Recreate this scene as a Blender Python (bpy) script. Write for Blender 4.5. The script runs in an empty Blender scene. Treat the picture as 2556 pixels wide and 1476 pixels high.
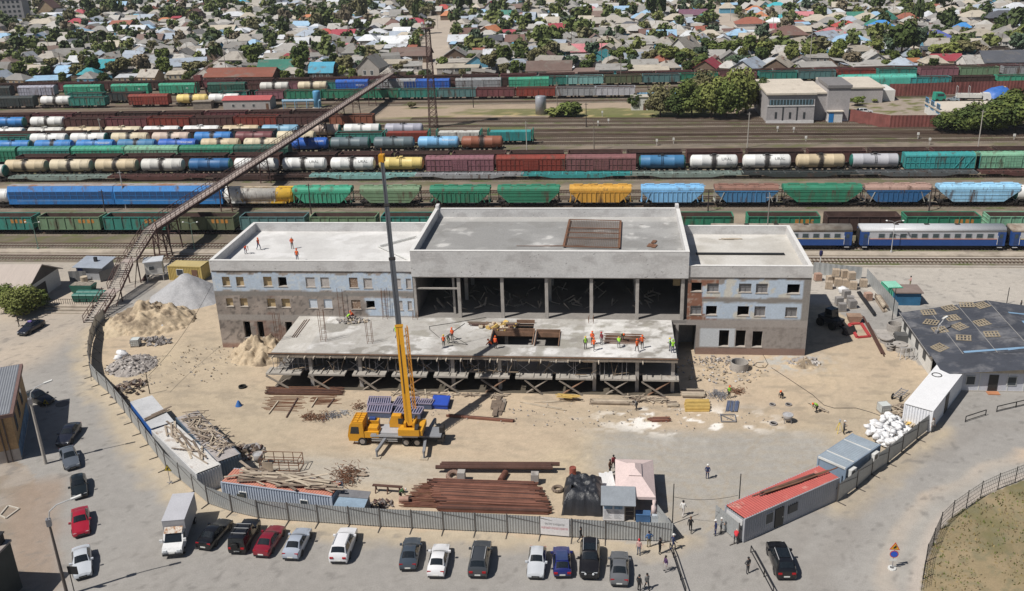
import bpy,bmesh,math,random
import numpy as np
from mathutils import Vector,Matrix
S=bpy.context.scene
COL=S.collection
rnd=random.Random(7)
R=math.radians
# ---------------------------------------------------------------- camera
CAM_H,CAM_F=55.30365,2343.148  # metres above ground, focal length in pixels of a 2556 px wide picture
PITCH,ROLL,YAW=0.3795439,-0.03268539,-0.1095274
FW=Vector((math.sin(YAW)*math.cos(PITCH),math.cos(YAW)*math.cos(PITCH),-math.sin(PITCH)))
_r=Vector((math.cos(YAW),-math.sin(YAW),0));_u=_r.cross(FW)
RT=_r*math.cos(ROLL)+_u*math.sin(ROLL);UP=_u*math.cos(ROLL)-_r*math.sin(ROLL)
cam=bpy.data.cameras.new('camera');camo=bpy.data.objects.new('camera',cam);COL.objects.link(camo)
camo.matrix_world=Matrix(((RT.x,UP.x,-FW.x,0),(RT.y,UP.y,-FW.y,0),(RT.z,UP.z,-FW.z,CAM_H),(0,0,0,1)))
cam.sensor_width=36;cam.lens=36*CAM_F/2556;cam.clip_end=6000;cam.clip_start=1
S.camera=camo
# ---------------------------------------------------------------- world and sun
SUN_EL,SUN_AZ=R(55),math.atan2(-0.56,-0.83)  # azimuth (math angle) of the direction towards the sun
w=bpy.data.worlds.new('World');S.world=w;w.use_nodes=True
nt=w.node_tree;bg=nt.nodes['Background'];sky=nt.nodes.new('ShaderNodeTexSky')
sky.sky_type='NISHITA';sky.sun_disc=False;sky.sun_elevation=SUN_EL;sky.sun_rotation=math.pi/2-SUN_AZ
sky.altitude=300;sky.dust_density=1.2
nt.links.new(sky.outputs[0],bg.inputs[0]);bg.inputs[1].default_value=0.05
sl=bpy.data.lights.new('sun','SUN');sl.energy=5.0;sl.angle=R(0.53);sl.color=(1,.955,.89)
so=bpy.data.objects.new('sun',sl);COL.objects.link(so)
sdir=Vector((math.cos(SUN_EL)*math.cos(SUN_AZ),math.cos(SUN_EL)*math.sin(SUN_AZ),math.sin(SUN_EL)))
so.rotation_euler=sdir.to_track_quat('Z','Y').to_euler()
S.view_settings.view_transform='Standard';S.view_settings.look='None';S.view_settings.exposure=-0.06;S.view_settings.gamma=1
# ---------------------------------------------------------------- picture pixel -> place
def ray(x,y):return RT*((x-1278)/CAM_F)-UP*((y-738)/CAM_F)+FW
def G(x,y,z=0.):  # point seen at pixel x, y that lies z metres up
    d=ray(x,y);t=(z-CAM_H)/d.z;return Vector((d.x*t,d.y*t,z))
def GY(x,y,Y):
    d=ray(x,y);t=Y/d.y;return Vector((d.x*t,Y,CAM_H+d.z*t))
def tl(c,r,x,y):  # enlarged tile -> picture pixel
    k=2522/(640 if c<1920 else 636);return c+x/k,r+y/k
def T(c,r,x,y,z=0.):return G(*tl(c,r,x,y),z)
def Dd(x,y,z=0.):return G(x*1.01388,y*1.01388,z)
def XO(px,Y,z):  # X of the point at column px on the line Y, z
    k=(px-1278)/CAM_F;dz=z-CAM_H
    return(k*(Y*FW.y+dz*FW.z)-(Y*RT.y+dz*RT.z))/(RT.x-k*FW.x)
# ---------------------------------------------------------------- noise on the CPU
def vn(x,y,seed=0):
    x=np.asarray(x,float);y=np.asarray(y,float)
    xi=np.floor(x).astype(np.int64);yi=np.floor(y).astype(np.int64);xf=x-xi;yf=y-yi
    def h(a,b):
        n=(a*374761393+b*668265263+seed*974711)&0xffffffff
        n=((n^(n>>13))*1274126177)&0xffffffff
        return((n^(n>>16))&0xffff)/65535.
    u=xf*xf*(3-2*xf);v=yf*yf*(3-2*yf)
    return(h(xi,yi)*(1-u)+h(xi+1,yi)*u)*(1-v)+(h(xi,yi+1)*(1-u)+h(xi+1,yi+1)*u)*v
def fbm(x,y,seed=0,o=4):
    s=0;a=.5;t=0
    for i in range(o):s=s+a*vn(x*2**i,y*2**i,seed+i*17);t+=a;a*=.5
    return s/t
def sst(a,b,x):t=np.clip((x-a)/(b-a),0,1);return t*t*(3-2*t)
def inpoly(x,y,p):
    r=np.zeros(np.shape(x),bool);n=len(p)
    for i in range(n):
        x0,y0=p[i][:2];x1,y1=p[(i+1)%n][:2]
        c=((y0>y)!=(y1>y))&(x<(x1-x0)*(y-y0)/((y1-y0)if y1!=y0 else 1e-9)+x0);r^=c
    return r
def dline(x,y,p):  # distance to a polyline
    d=np.full(np.shape(x),1e9)
    for a,b in zip(p[:-1],p[1:]):
        ax,ay=a[:2];bx,by=b[:2];l=(bx-ax)**2+(by-ay)**2+1e-9
        t=np.clip(((x-ax)*(bx-ax)+(y-ay)*(by-ay))/l,0,1);d=np.minimum(d,np.hypot(x-ax-t*(bx-ax),y-ay-t*(by-ay)))
    return d
# ---------------------------------------------------------------- materials
MATS={}
def M(name,col=(.5,.5,.5),rough=.75,metal=0.,var=.14,sc=.7,stain=None,stretch=(1,1,1),obj=False,fine=.1,bump=0.,attr=None,spec=.4,band=None,micro=0.):
    """procedural paint / stone / metal: base colour (fixed, per object or per vertex), broad and fine variation, optional stain"""
    if name in MATS:return MATS[name]
    m=bpy.data.materials.new(name);MATS[name]=m;m.use_nodes=True;t=m.node_tree;N=t.nodes;L=t.links
    p=N['Principled BSDF'];p.inputs['Roughness'].default_value=rough;p.inputs['Metallic'].default_value=metal
    p.inputs['Specular IOR Level'].default_value=spec
    tc=N.new('ShaderNodeTexCoord');oi=N.new('ShaderNodeObjectInfo');mp=N.new('ShaderNodeMapping');mp.inputs['Scale'].default_value=stretch
    ad=N.new('ShaderNodeVectorMath');ad.operation='ADD';ml=N.new('ShaderNodeVectorMath');ml.operation='SCALE';ml.inputs['Scale'].default_value=1
    cb=N.new('ShaderNodeCombineXYZ');mu=N.new('ShaderNodeMath');mu.operation='MULTIPLY';mu.inputs[1].default_value=57.
    L.new(oi.outputs['Random'],mu.inputs[0])
    for i in range(3):L.new(mu.outputs[0],cb.inputs[i])
    L.new(tc.outputs['Object'],mp.inputs['Vector']);L.new(mp.outputs[0],ad.inputs[0]);L.new(cb.outputs[0],ad.inputs[1])
    def noise(s,d=4.):
        n=N.new('ShaderNodeTexNoise');n.inputs['Scale'].default_value=s;n.inputs['Detail'].default_value=d;n.inputs['Roughness'].default_value=.62
        L.new(ad.outputs[0],n.inputs['Vector']);return n.outputs['Fac']
    def mr(src,a,b,c,d):
        r=N.new('ShaderNodeMapRange');r.inputs[1].default_value=a;r.inputs[2].default_value=b;r.inputs[3].default_value=c;r.inputs[4].default_value=d
        L.new(src,r.inputs[0]);return r.outputs[0]
    if obj:base=oi.outputs['Color']
    elif attr:
        a=N.new('ShaderNodeAttribute');a.attribute_name=attr;base=a.outputs['Color']
    else:
        c=N.new('ShaderNodeRGB');c.outputs[0].default_value=(*col,1);base=c.outputs[0]
    if stain:
        scol,lo,hi,ss=stain
        mx=N.new('ShaderNodeMixRGB');L.new(mr(noise(ss,6.),lo,hi,0,1),mx.inputs[0]);L.new(base,mx.inputs[1]);mx.inputs[2].default_value=(*scol,1);base=mx.outputs[0]
    if band:
        bw,bcol,soft=band;sx=N.new('ShaderNodeSeparateXYZ');L.new(tc.outputs['Object'],sx.inputs[0]);ab=N.new('ShaderNodeMath');ab.operation='ABSOLUTE';L.new(sx.outputs[0],ab.inputs[0])
        wn=N.new('ShaderNodeMath');wn.operation='MULTIPLY_ADD';L.new(noise(1.6,6.),wn.inputs[0]);wn.inputs[1].default_value=soft*2.4;L.new(ab.outputs[0],wn.inputs[2])
        mx=N.new('ShaderNodeMixRGB');L.new(mr(wn.outputs[0],bw+soft,bw+soft*1.6,.92,0),mx.inputs[0]);L.new(base,mx.inputs[1]);mx.inputs[2].default_value=(*bcol,1);base=mx.outputs[0]
    v1=mr(noise(sc),.25,.75,1-var,1+var);v2=mr(noise(sc*9,3.),.25,.75,1-fine,1+fine)
    mm=N.new('ShaderNodeMath');mm.operation='MULTIPLY';L.new(v1,mm.inputs[0]);L.new(v2,mm.inputs[1])
    if micro:
        m3=N.new('ShaderNodeMath');m3.operation='MULTIPLY';L.new(mm.outputs[0],m3.inputs[0]);L.new(mr(noise(sc*70,4.),.3,.7,1-micro,1+micro),m3.inputs[1]);mm=m3
    vs=N.new('ShaderNodeVectorMath');vs.operation='SCALE';L.new(base,vs.inputs[0]);L.new(mm.outputs[0],vs.inputs['Scale'])
    L.new(vs.outputs[0],p.inputs['Base Color'])
    if bump:
        b=N.new('ShaderNodeBump');b.inputs['Strength'].default_value=.6;b.inputs['Distance'].default_value=bump;L.new(noise(sc*6,5.),b.inputs['Height']);L.new(b.outputs[0],p.inputs['Normal'])
    return m
# ---------------------------------------------------------------- mesh collector
class MB:
    def __init__(s):s.v=[];s.f=[];s.m=[];s.T=Matrix()
    def at(s,loc=(0,0,0),rz=0,rx=0,ry=0):s.T=Matrix.Translation(loc)@Matrix.Rotation(rz,4,'Z')@Matrix.Rotation(ry,4,'Y')@Matrix.Rotation(rx,4,'X');return s
    def add(s,vs,fs,mi=0):
        n=len(s.v);T=s.T;s.v+=[tuple(T@Vector(p))for p in vs];s.f+=[tuple(i+n for i in f)for f in fs];s.m+=[mi]*len(fs);return s
    def box(s,x0,x1,y0,y1,z0,z1,mi=0):
        return s.add([(x0,y0,z0),(x1,y0,z0),(x1,y1,z0),(x0,y1,z0),(x0,y0,z1),(x1,y0,z1),(x1,y1,z1),(x0,y1,z1)],
                     [(0,3,2,1),(4,5,6,7),(0,1,5,4),(1,2,6,5),(2,3,7,6),(3,0,4,7)],mi)
    def bar(s,a,b,w,h=None,mi=0):  # rectangular bar from a to b
        a=Vector(a);b=Vector(b);h=h or w;d=(b-a);L=d.length
        if L<1e-6:return s
        d/=L;u=Vector((0,0,1))if abs(d.z)<.98 else Vector((1,0,0));sx=d.cross(u).normalized()*(w/2);up=sx.cross(d).normalized()*(h/2)
        return s.add([a-sx-up,a+sx-up,a+sx+up,a-sx+up,b-sx-up,b+sx-up,b+sx+up,b-sx+up],
                     [(0,3,2,1),(4,5,6,7),(0,1,5,4),(1,2,6,5),(2,3,7,6),(3,0,4,7)][0:6],mi)
    def tube(s,a,b,r,r2=None,n=8,cap=True,mi=0):
        a=Vector(a);b=Vector(b);d=(b-a).normalized();r2=r if r2 is None else r2
        u=d.cross(Vector((0,0,1))if abs(d.z)<.95 else Vector((1,0,0))).normalized();v=d.cross(u)
        vs=[a+(u*math.cos(2*math.pi*i/n)+v*math.sin(2*math.pi*i/n))*r for i in range(n)]+[b+(u*math.cos(2*math.pi*i/n)+v*math.sin(2*math.pi*i/n))*r2 for i in range(n)]
        fs=[(i,(i+1)%n,n+(i+1)%n,n+i)for i in range(n)]
        if cap:fs+=[tuple(range(n-1,-1,-1)),tuple(range(n,2*n))]
        return s.add(vs,fs,mi)
    def path(s,pts,r,n=6,mi=0):
        for a,b in zip(pts[:-1],pts[1:]):s.tube(a,b,r,n=n,mi=mi)
        return s
    def lathe(s,prof,n=16,mi=0,axis='z'):  # prof: (radius, height)
        vs=[];fs=[]
        for r,h in prof:
            for i in range(n):
                a=2*math.pi*i/n;x,y=r*math.cos(a),r*math.sin(a)
                vs.append((x,y,h)if axis=='z' else((h,x,y)if axis=='x' else(y,h,x)))
        for k in range(len(prof)-1):
            for i in range(n):fs.append((k*n+i,k*n+(i+1)%n,(k+1)*n+(i+1)%n,(k+1)*n+i))
        if prof[0][0]>1e-4:fs.append(tuple(range(n-1,-1,-1)))
        if prof[-1][0]>1e-4:fs.append(tuple(range((len(prof)-1)*n,len(prof)*n)))
        return s.add(vs,fs,mi)
    def prism(s,poly,a,b,axis='x',mi=0):  # 2-D outline (counter-clockwise) swept along an axis
        n=len(poly);g=(lambda t,p:(t,p[0],p[1]))if axis=='x' else((lambda t,p:(p[0],t,p[1]))if axis=='y' else(lambda t,p:(p[0],p[1],t)))
        return s.add([g(a,p)for p in poly]+[g(b,p)for p in poly],[(i,(i+1)%n,n+(i+1)%n,n+i)for i in range(n)]+[tuple(range(n-1,-1,-1)),tuple(range(n,2*n))],mi)
    def quad(s,a,b,c,d,mi=0):return s.add([a,b,c,d],[(0,1,2,3)],mi)
    def mesh(s,name,mats,smooth=False):
        me=bpy.data.meshes.new(name);me.from_pydata(s.v,[],s.f)
        for m in(mats if isinstance(mats,(list,tuple))else[mats]):me.materials.append(m)
        if any(s.m):me.polygons.foreach_set('material_index',s.m)
        bm=bmesh.new();bm.from_mesh(me);bmesh.ops.recalc_face_normals(bm,faces=bm.faces);bm.to_mesh(me);bm.free()
        if smooth:me.shade_smooth()
        me.update();return me
    def build(s,name,mats,parent=None,smooth=False,color=None):return ob(name,s.mesh(name,mats,smooth),parent,color)
def each(mb,name,mats,parent=None,smooth=False,color=None):
    """every connected piece of the collector becomes a part of its own"""
    n=len(mb.v);p=list(range(n))
    def fd(i):
        while p[i]!=i:p[i]=p[p[i]];i=p[i]
        return i
    for f in mb.f:
        for k in f[1:]:p[fd(k)]=fd(f[0])
    gr={}
    for fi,f in enumerate(mb.f):gr.setdefault(fd(f[0]),[]).append(fi)
    for fl in gr.values():
        q=MB();mp={}
        for fi in fl:
            for k in mb.f[fi]:
                if k not in mp:mp[k]=len(q.v);q.v.append(mb.v[k])
            q.f.append(tuple(mp[k]for k in mb.f[fi]));q.m.append(mb.m[fi])
        q.build(name,mats,parent,smooth,color)
def text_mesh(body,size,name='lettering',extrude=0.):
    cu=bpy.data.curves.new(name,'FONT');cu.body=body;cu.size=size;cu.align_x='CENTER';cu.align_y='CENTER';cu.extrude=extrude;cu.resolution_u=2
    o=bpy.data.objects.new(name,cu);COL.objects.link(o);dg=bpy.context.evaluated_depsgraph_get();me=bpy.data.meshes.new_from_object(o.evaluated_get(dg));bpy.data.objects.remove(o);bpy.data.curves.remove(cu);me.name=name;return me
def ob(name,me,parent=None,color=None,loc=None,rz=0):
    o=bpy.data.objects.new(name,me);COL.objects.link(o)
    if parent:o.parent=parent
    if color:o.color=(*color,1)
    if loc is not None:o.location=loc
    if rz:o.rotation_euler=(0,0,rz)
    return o
def tag(o,label=None,cat=None,group=None,kind=None):
    if label:o['label']=label
    if cat:o['category']=cat
    if group:o['group']=group
    if kind:o['kind']=kind
    return o
def thing(name,label,cat,loc=(0,0,0),rz=0,group=None):
    o=bpy.data.objects.new(name,None);COL.objects.link(o);o.empty_display_size=.3;o.location=loc;o.rotation_euler=(0,0,rz)
    return tag(o,label,cat,group)
KIDS={}
def kids(o):
    if o.name not in KIDS:KIDS[o.name]=[c for c in COL.objects if c.parent is o]
    return KIDS[o.name]
def dup(root,loc,rz=0,label=None,group=None,color=None,parent=None):
    r=root.copy();COL.objects.link(r);r.parent=parent
    if parent is None:r.location=loc;r.rotation_euler=(0,0,rz)
    if label:r['label']=label
    if group:r['group']=group
    if color and root.get('tint',1):r.color=(*color,1)
    for c in kids(root):dup(c,None,parent=r,color=color)
    return r
ORD='first second third fourth fifth sixth seventh eighth ninth tenth eleventh twelfth thirteenth fourteenth fifteenth sixteenth seventeenth eighteenth nineteenth twentieth'.split()
def ordn(i):
    if i<20:return ORD[i]
    tens=['twenty','thirty','forty','fifty','sixty','seventy','eighty','ninety'][(i+1)//10-2];u=(i+1)%10
    return tens+'-'+ORD[u-1]if u else tens[:-1]+'ieth'
# ================================================================ ground
FENCE=[T(0,640,*p,2.2)for p in((1010,512),(930,590),(880,720),(862,830),(858,930),(880,1040))]
FENCE=[Vector((p.x,p.y,0))for p in FENCE]
FENCE+=[T(0,880,*p)for p in((905,240),(975,320),(1070,405),(1230,595),(1300,690),(1385,800),(1460,910),(1555,1030),(1640,1150))]
FENCE+=[T(0,1156,*p)for p in((1775,170),(2050,405),(2285,485))]+[T(640,1156,*p)for p in((20,545),(320,570),(610,590),(915,610),(1220,630),(1530,645),(1838,662),(2152,675),(2467,690))]
FENCE+=[T(1280,1156,*p)for p in((268,710),(580,735),(908,755),(1245,768),(1570,778))]
FENCE_R=[T(1920,1156,670,385),T(1920,1156,860,250),T(1920,880,1010,1210),T(1920,880,1170,1100),T(1920,880,1310,985),T(1920,880,1460,860),T(1920,880,1570,775)]
GRASS=[T(1920,1156,*p)for p in((2522,160),(2430,200),(2260,265),(2090,345),(1950,440),(1810,540),(1690,660),(1620,820),(1550,980),(1520,1150),(1500,1269))]
GRASSP=GRASS+[Vector((20,60,0)),Vector((70,60,0)),Vector((70,88,0))]
KERB=[T(1920,1156,*p)for p in((2522,-120),(2250,10),(1900,180),(1600,360),(1400,550),(1280,720),(1190,1000),(1140,1269))]
YARD=[(p.x,p.y)for p in FENCE]+[(p.x,p.y)for p in FENCE_R]+[(36,97),(41.5,110.5),(33,136),(27,150),(-60,146),(-74,135)]
LEFTWALK=[(T(0,1156,*p).x,T(0,1156,*p).y)for p in((380,285),(335,560),(340,680),(300,1100),(295,1261))]
TRACKS=[[(10,76),(4,84),(-8,90),(-24,95),(-40,98),(-54,106),(-62,120)],[(11,77),(14,88),(20,98),(28,108),(29,124)],[(8,77),(0,86),(-14,93),(-22,92)],[(-50,104),(-38,92),(-20,86.5),(0,86),(8,80)],[(12,79),(6,92),(-6,99),(-20,100)],[(-60,112),(-50,96),(-40,90),(-28,92)],[(9,78),(18,84),(26,92),(30,104)]]
def lerp(a,b,t):t=t[...,None];return a*(1-t)+np.array(b)*t
def near_colour(x,y):
    wx=x+2.2*(fbm(x*.25,y*.25,3)-.5);wy=y+2.2*(fbm(x*.25,y*.25,4)-.5)
    n1=fbm(x*.09,y*.09,1);n2=fbm(x*.5,y*.5,2);n3=fbm(x*.035,y*.035,9,3);n4=fbm(x*1.6,y*1.6,11,3)
    c=np.zeros(x.shape+(3,));c[:]=(.3,.286,.268)  # dusty asphalt
    c=lerp(c,(.335,.318,.296),sst(.45,.7,n1)*.5);c=lerp(c,(.285,.268,.248),sst(.5,.75,n3)*.6)

    lw=inpoly(wx,wy,[(-200,40),(-200,95)]+[(T(0,880,220,1090).x,T(0,880,220,1090).y)]+LEFTWALK)
    c=np.where(lw[...,None],lerp(np.broadcast_to(np.array((.33,.29,.25)),c.shape),(.27,.225,.18),sst(.4,.65,n2)),c)
    strip=dline(wx,wy,LEFTWALK);c=lerp(c,(.3,.235,.185),np.clip(1.6-strip*.5,0,.85)*(wx>-75))
    df=np.minimum(dline(x,y,[(p.x,p.y)for p in FENCE]),dline(x,y,[(p.x,p.y)for p in FENCE_R]))
    c=lerp(c,(.46,.38,.27),np.clip(1.05-(df-1.2+2.4*(n2-.5)+2.4*(n1-.5))/2.2,0,1)*.75)  # sand blown along the fence
    yd=inpoly(wx,wy,YARD)
    s=np.zeros(c.shape);s[:]=(.44,.365,.268)  # sandy yard
    s=lerp(s,(.51,.42,.295),sst(.45,.7,n1));s=lerp(s,(.36,.3,.225),sst(.52,.72,n2)*.55);s=lerp(s,(.3,.25,.19),sst(.62,.74,n4)*.4)
    s=lerp(s,(.49,.385,.28),sst(.5,.7,n3)*.6)
    gx=wx+4*(n1-.5);g=sst(-4,3,gx)*(1-sst(94.5,98,y+3*(n2-.5)))*sst(60,70,y)*(1-sst(23,27,wx));s=lerp(s,(.33,.315,.29),g*.9)  # grey trampled patch by the gate
    g2=np.exp(-((x+30)/16)**2-((y-86)/3.2)**2);s=lerp(s,(.4,.37,.32),np.clip(g2*1.3-.3*n2,0,.8))
    t=np.abs(((y-92+.02*(x+20)+.9*(n3-.5)*8)*.55)%1-.5);s=lerp(s,(.38,.32,.235),(1-sst(.1,.3,t))*.18*(y<101))
    dkp=sst(.6,.68,fbm(x*.35+7,y*.9,23));s=lerp(s,(.29,.245,.19),dkp*.5*sst(95,100,y));crk=np.abs(fbm(x*.5,y*.5,25)-.5);s=lerp(s,(.33,.275,.205),(1-sst(.0,.03,crk))*.35)
    for tp in TRACKS:
        d_=dline(x+.6*(n1-.5),y+.6*(n3-.5),tp)
        for o_ in(.85,):s=lerp(s,(.34,.285,.215),(1-sst(.1,.32,np.abs(d_-o_)))*.4*sst(.35,.55,n2))
    wht=sst(.56,.64,fbm(x*.55+5,y*.8,21))*np.exp(-((x-9)/8)**2-((y-98.5)/2.8)**2);s=lerp(s,(.82,.79,.74),np.clip(wht*1.7,0,.9))
    rub=np.exp(-((x-24.5)/4)**2-((y-115)/2.4)**2);s=lerp(s,(.42,.41,.38),np.clip(rub*sst(.4,.6,n4)*1.6,0,.9))
    c=np.where(yd[...,None],s,c)
    # paved station square to the right and the strip behind the building
    sq=sst(133,137,wy)*(1-sst(157,158,y))*sst(24,30,wx);c=lerp(c,(.43,.395,.35),sq*(1-.25*sst(.5,.7,n1)))
    sq=sst(137,141,wy)*(1-sst(157,158,y))*(wx<=27);c=lerp(c,(.38,.34,.29),sq*(1-.3*sst(.5,.7,n1)))
    lf=sst(105,112,wy)*(1-sst(138,140,wy))*(1-sst(-82,-76,wx));c=lerp(c,(.44,.375,.305),lf*(1-yd)*(1-.3*sst(.5,.7,n1)))
    # curving road: kerb line and the sandy verge
    dk=dline(wx,wy,[(p.x,p.y)for p in KERB]);c=lerp(c,(.52,.41,.31),np.clip(1.15-dk/1.1,0,.8))
    tk=np.abs(dk-5.2+2*(n1-.5));c=lerp(c,(.24,.22,.2),(1-sst(.3,1.7,tk))*.35*(x>5));tk=np.abs(dk-8+2*(n1-.5));c=lerp(c,(.25,.23,.21),(1-sst(.3,1.3,tk))*.3*(x>5))
    dg=dline(x,y,[(p.x,p.y)for p in GRASS]);ig=inpoly(x,y,[(p.x,p.y)for p in GRASSP])
    c=lerp(c,(.36,.34,.31),(1-sst(2.2,6,dg+2*(n2-.5)))*(~ig)*.8*(x>12));c=lerp(c,(.5,.43,.37),(1-sst(.5,1.6,dg))*(~ig)*.6)
    gr=np.zeros(c.shape);gr[:]=(.25,.2,.12);gr=lerp(gr,(.165,.15,.075),sst(.42,.7,n2)*.85);gr=lerp(gr,(.33,.255,.16),sst(.55,.7,n1)*.7);gr=lerp(gr,(.17,.16,.1),sst(.5,.7,n4)*.6)
    c=np.where(ig[...,None],gr,c)
    sk=np.hypot(x-17,y-92);t=np.abs((sk*.9)%1-.5);c=lerp(c,(.4,.385,.36),(1-sst(.06,.2,t))*.35*sst(.45,.6,n2)*yd*g)
    crk=np.abs(fbm(x*.16,y*.16,27)-.5);c=lerp(c,(.2,.185,.17),(1-sst(.0,.008,crk))*.45*(~yd)*(~ig));sp=sst(.74,.8,fbm(x*1.1,y*1.1,29,2));c=lerp(c,(.17,.16,.15),sp*.5*(~yd)*(~ig))
    # worn patches and expansion joints of the car park
    return np.clip(c*(.93+.14*n4)[...,None],0,.9),yd,ig
def rail_colour(x,y):
    n1=fbm(x*.05,y*.12,31);n2=fbm(x*.35,y*.5,32);n3=fbm(x*.02,y*.08,33,3);n4=fbm(x*1.1,y*1.1,34,3)
    c=np.zeros(x.shape+(3,));c[:]=(.175,.147,.117);c=lerp(c,(.245,.2,.155),sst(.4,.7,n2));c=lerp(c,(.13,.11,.085),sst(.5,.7,n1)*.6)
    c=lerp(c,(.115,.12,.05),sst(.48,.66,n1)*sst(.4,.6,n4)*.75)
    c=lerp(c,(.32,.26,.195),sst(171.2,172.5,y+n2)*(1-sst(182,184,y+n2))*.8)
    c=lerp(c,(.31,.255,.19),sst(199,201,y)*(1-sst(203,206,y))*.55)
    yy=y-.03*(x+40)
    pl=sst(283,287,yy+3*n2)*(1-sst(303,306,yy))*sst(-78,-70,x);c=lerp(c,(.36,.285,.215),pl*.95)
    gp=sst(.5,.62,n1+.25*np.exp(-((yy-288)/7)**2)-.1)*sst(-75,-60,x)*(yy>262)*(yy<302);c=lerp(c,(.14,.15,.055),np.clip(gp,0,1)*.85)
    gp=sst(.56,.66,n2)*np.exp(-((x+10)/30)**2-((yy-286)/6)**2);c=lerp(c,(.5,.38,.2),np.clip(gp,0,.8))
    yt=inpoly(x,y,[(40,292),(44,314),(150,318),(150,280),(72,278)]);c=np.where(yt[...,None],lerp(np.broadcast_to(np.array((.31,.26,.215)),c.shape),(.15,.15,.06),sst(.55,.65,n2)),c)
    c=lerp(c,(.14,.1,.08),sst(304,307,yy)*.6)
    return np.clip(c*(.85+.3*n4)[...,None],0,.9)
def town_colour(x,y):
    n1=fbm(x*.03,y*.03,51);n2=fbm(x*.15,y*.15,52);n4=fbm(x*.6,y*.6,53,3)
    c=np.zeros(x.shape+(3,));c[:]=(.12,.1,.082);c=lerp(c,(.06,.065,.035),sst(.42,.6,n2));c=lerp(c,(.24,.205,.17),sst(.58,.68,n1)*.6)
    for rp,wd in ROADS:
        c=lerp(c,(.42,.36,.3),1-sst(wd*.5,wd*.8,dline(x+3*(n2-.5),y,rp)))
    return np.clip(c*(.85+.3*n4)[...,None],0,.9)
ROADS=[([(Dd(1062,185).x,Dd(1062,185).y),(Dd(1068,130).x,Dd(1068,130).y),(Dd(1085,75).x,Dd(1085,75).y),(Dd(1090,40).x,Dd(1090,40).y)],13),
         ([(Dd(1715,-6).x,Dd(1715,-6).y),(Dd(1745,20).x,Dd(1745,20).y),(Dd(1780,42).x,Dd(1780,42).y),(Dd(1830,75).x,Dd(1830,75).y)],12),
         ([(Dd(980,40).x,Dd(980,40).y),(Dd(1100,47).x,Dd(1100,47).y)],9),([(-330,352),(-90,357),(20,359),(150,365)],7)]
MG=M('ground_surface',attr='Col',rough=.95,var=.045,sc=.12,fine=.07,bump=.035,spec=.12,micro=.13)
def sheet(name,x0,x1,y0,y1,res,fn,z=0.,keep=None,kind='structure',hf=None):
    nx=int((x1-x0)/res)+1;ny=int((y1-y0)/res)+1
    X,Y=np.meshgrid(np.linspace(x0,x1,nx),np.linspace(y0,y1,ny));c=fn(X,Y)
    Z=np.full(X.shape,z)if hf is None else hf(X,Y)
    V=np.stack([X,Y,Z],-1).reshape(-1,3);cc=c.reshape(-1,3)
    i=np.arange(ny-1)[:,None]*nx+np.arange(nx-1)[None,:];F=np.stack([i,i+1,i+nx+1,i+nx],-1)
    if keep is not None:
        k=keep(.25*(X[1:,1:]+X[:-1,1:]+X[1:,:-1]+X[:-1,:-1]),.25*(Y[1:,1:]+Y[:-1,1:]+Y[1:,:-1]+Y[:-1,:-1]));F=F[k]
    F=F.reshape(-1,4);us=np.unique(F);mp=np.full(len(V),-1);mp[us]=np.arange(len(us));V=V[us];cc=cc[us];F=mp[F]
    me=bpy.data.meshes.new(name);me.from_pydata(V.tolist(),[],F.tolist());at=me.color_attributes.new('Col','FLOAT_COLOR','POINT')
    at.data.foreach_set('color',np.concatenate([cc,np.ones((len(cc),1))],1).ravel());me.materials.append(MG);me.shade_smooth()
    o=ob(name,me);o['kind']=kind;return o
inY=lambda x,y:inpoly(x,y,YARD)
inG=lambda x,y:inpoly(x,y,[(p.x,p.y)for p in GRASSP])
NC=lambda x,y:near_colour(x,y)[0]
def yard_h(X,Y):
    return.22*(fbm(X*.22,Y*.22,71)-.5)*sst(1.5,5,dline(X,Y,[(p.x,p.y)for p in FENCE]+[(p.x,p.y)for p in FENCE_R]))*(X>-74)*(1-sst(20,27,X)*0)*sst(.5,6,np.abs(Y-90.5))*(1-sst(98,103,Y)*sst(-48,-40,X)*(1-sst(8,13,X)))
sheet('construction_yard',-126,80,52,157,.34,NC,keep=inY)
sheet('parking_lot',-126,80,52,157,.34,NC,keep=lambda x,y:~inY(x,y)&~inG(x,y)&(y<132))
sheet('plaza',-126,80,52,157,.34,NC,keep=lambda x,y:~inY(x,y)&~inG(x,y)&(y>=132))
sheet('road_verge',-126,80,52,157,.34,NC,keep=inG)
sheet('rail_yard_ground',-330,160,157,352,1.3,rail_colour)
sheet('town_ground',-900,460,352,1100,3.2,town_colour)
g=MB();g.quad((-4000,-300,-.06),(4000,-300,-.06),(4000,6000,-.06),(-4000,6000,-.06));tag(g.build('ground',M('far_ground',(.17,.15,.12))),kind='structure')
# dry grass standing on the verge
def grass():
    m=MB();r=random.Random(3)
    for i in range(5200):
        x=r.uniform(22,50);y=r.uniform(62,90)
        if not inG(np.array([x]),np.array([y]))[0]or vn([x*.5],[y*.5],5)[0]<.3:continue
        h=r.uniform(.1,.3)*(.5+vn([x*.3],[y*.3],6)[0]);a=r.uniform(0,6.3);w=r.uniform(.05,.15);dx,dy=math.cos(a)*w,math.sin(a)*w;lx,ly=r.uniform(-.1,.1),r.uniform(-.1,.1)
        m.add([(x-dx,y-dy,0),(x+dx,y+dy,0),(x+lx,y+ly,h)],[(0,1,2)],r.choice((0,0,1,1,2)))
    o=m.build('grass',[M('grass_dry',(.28,.22,.1)),M('grass_green',(.13,.15,.04)),M('grass_brown',(.2,.15,.09))]);tag(o,'patchy dry grass inside the curved black fence','grass',kind='stuff')
grass()
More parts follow.
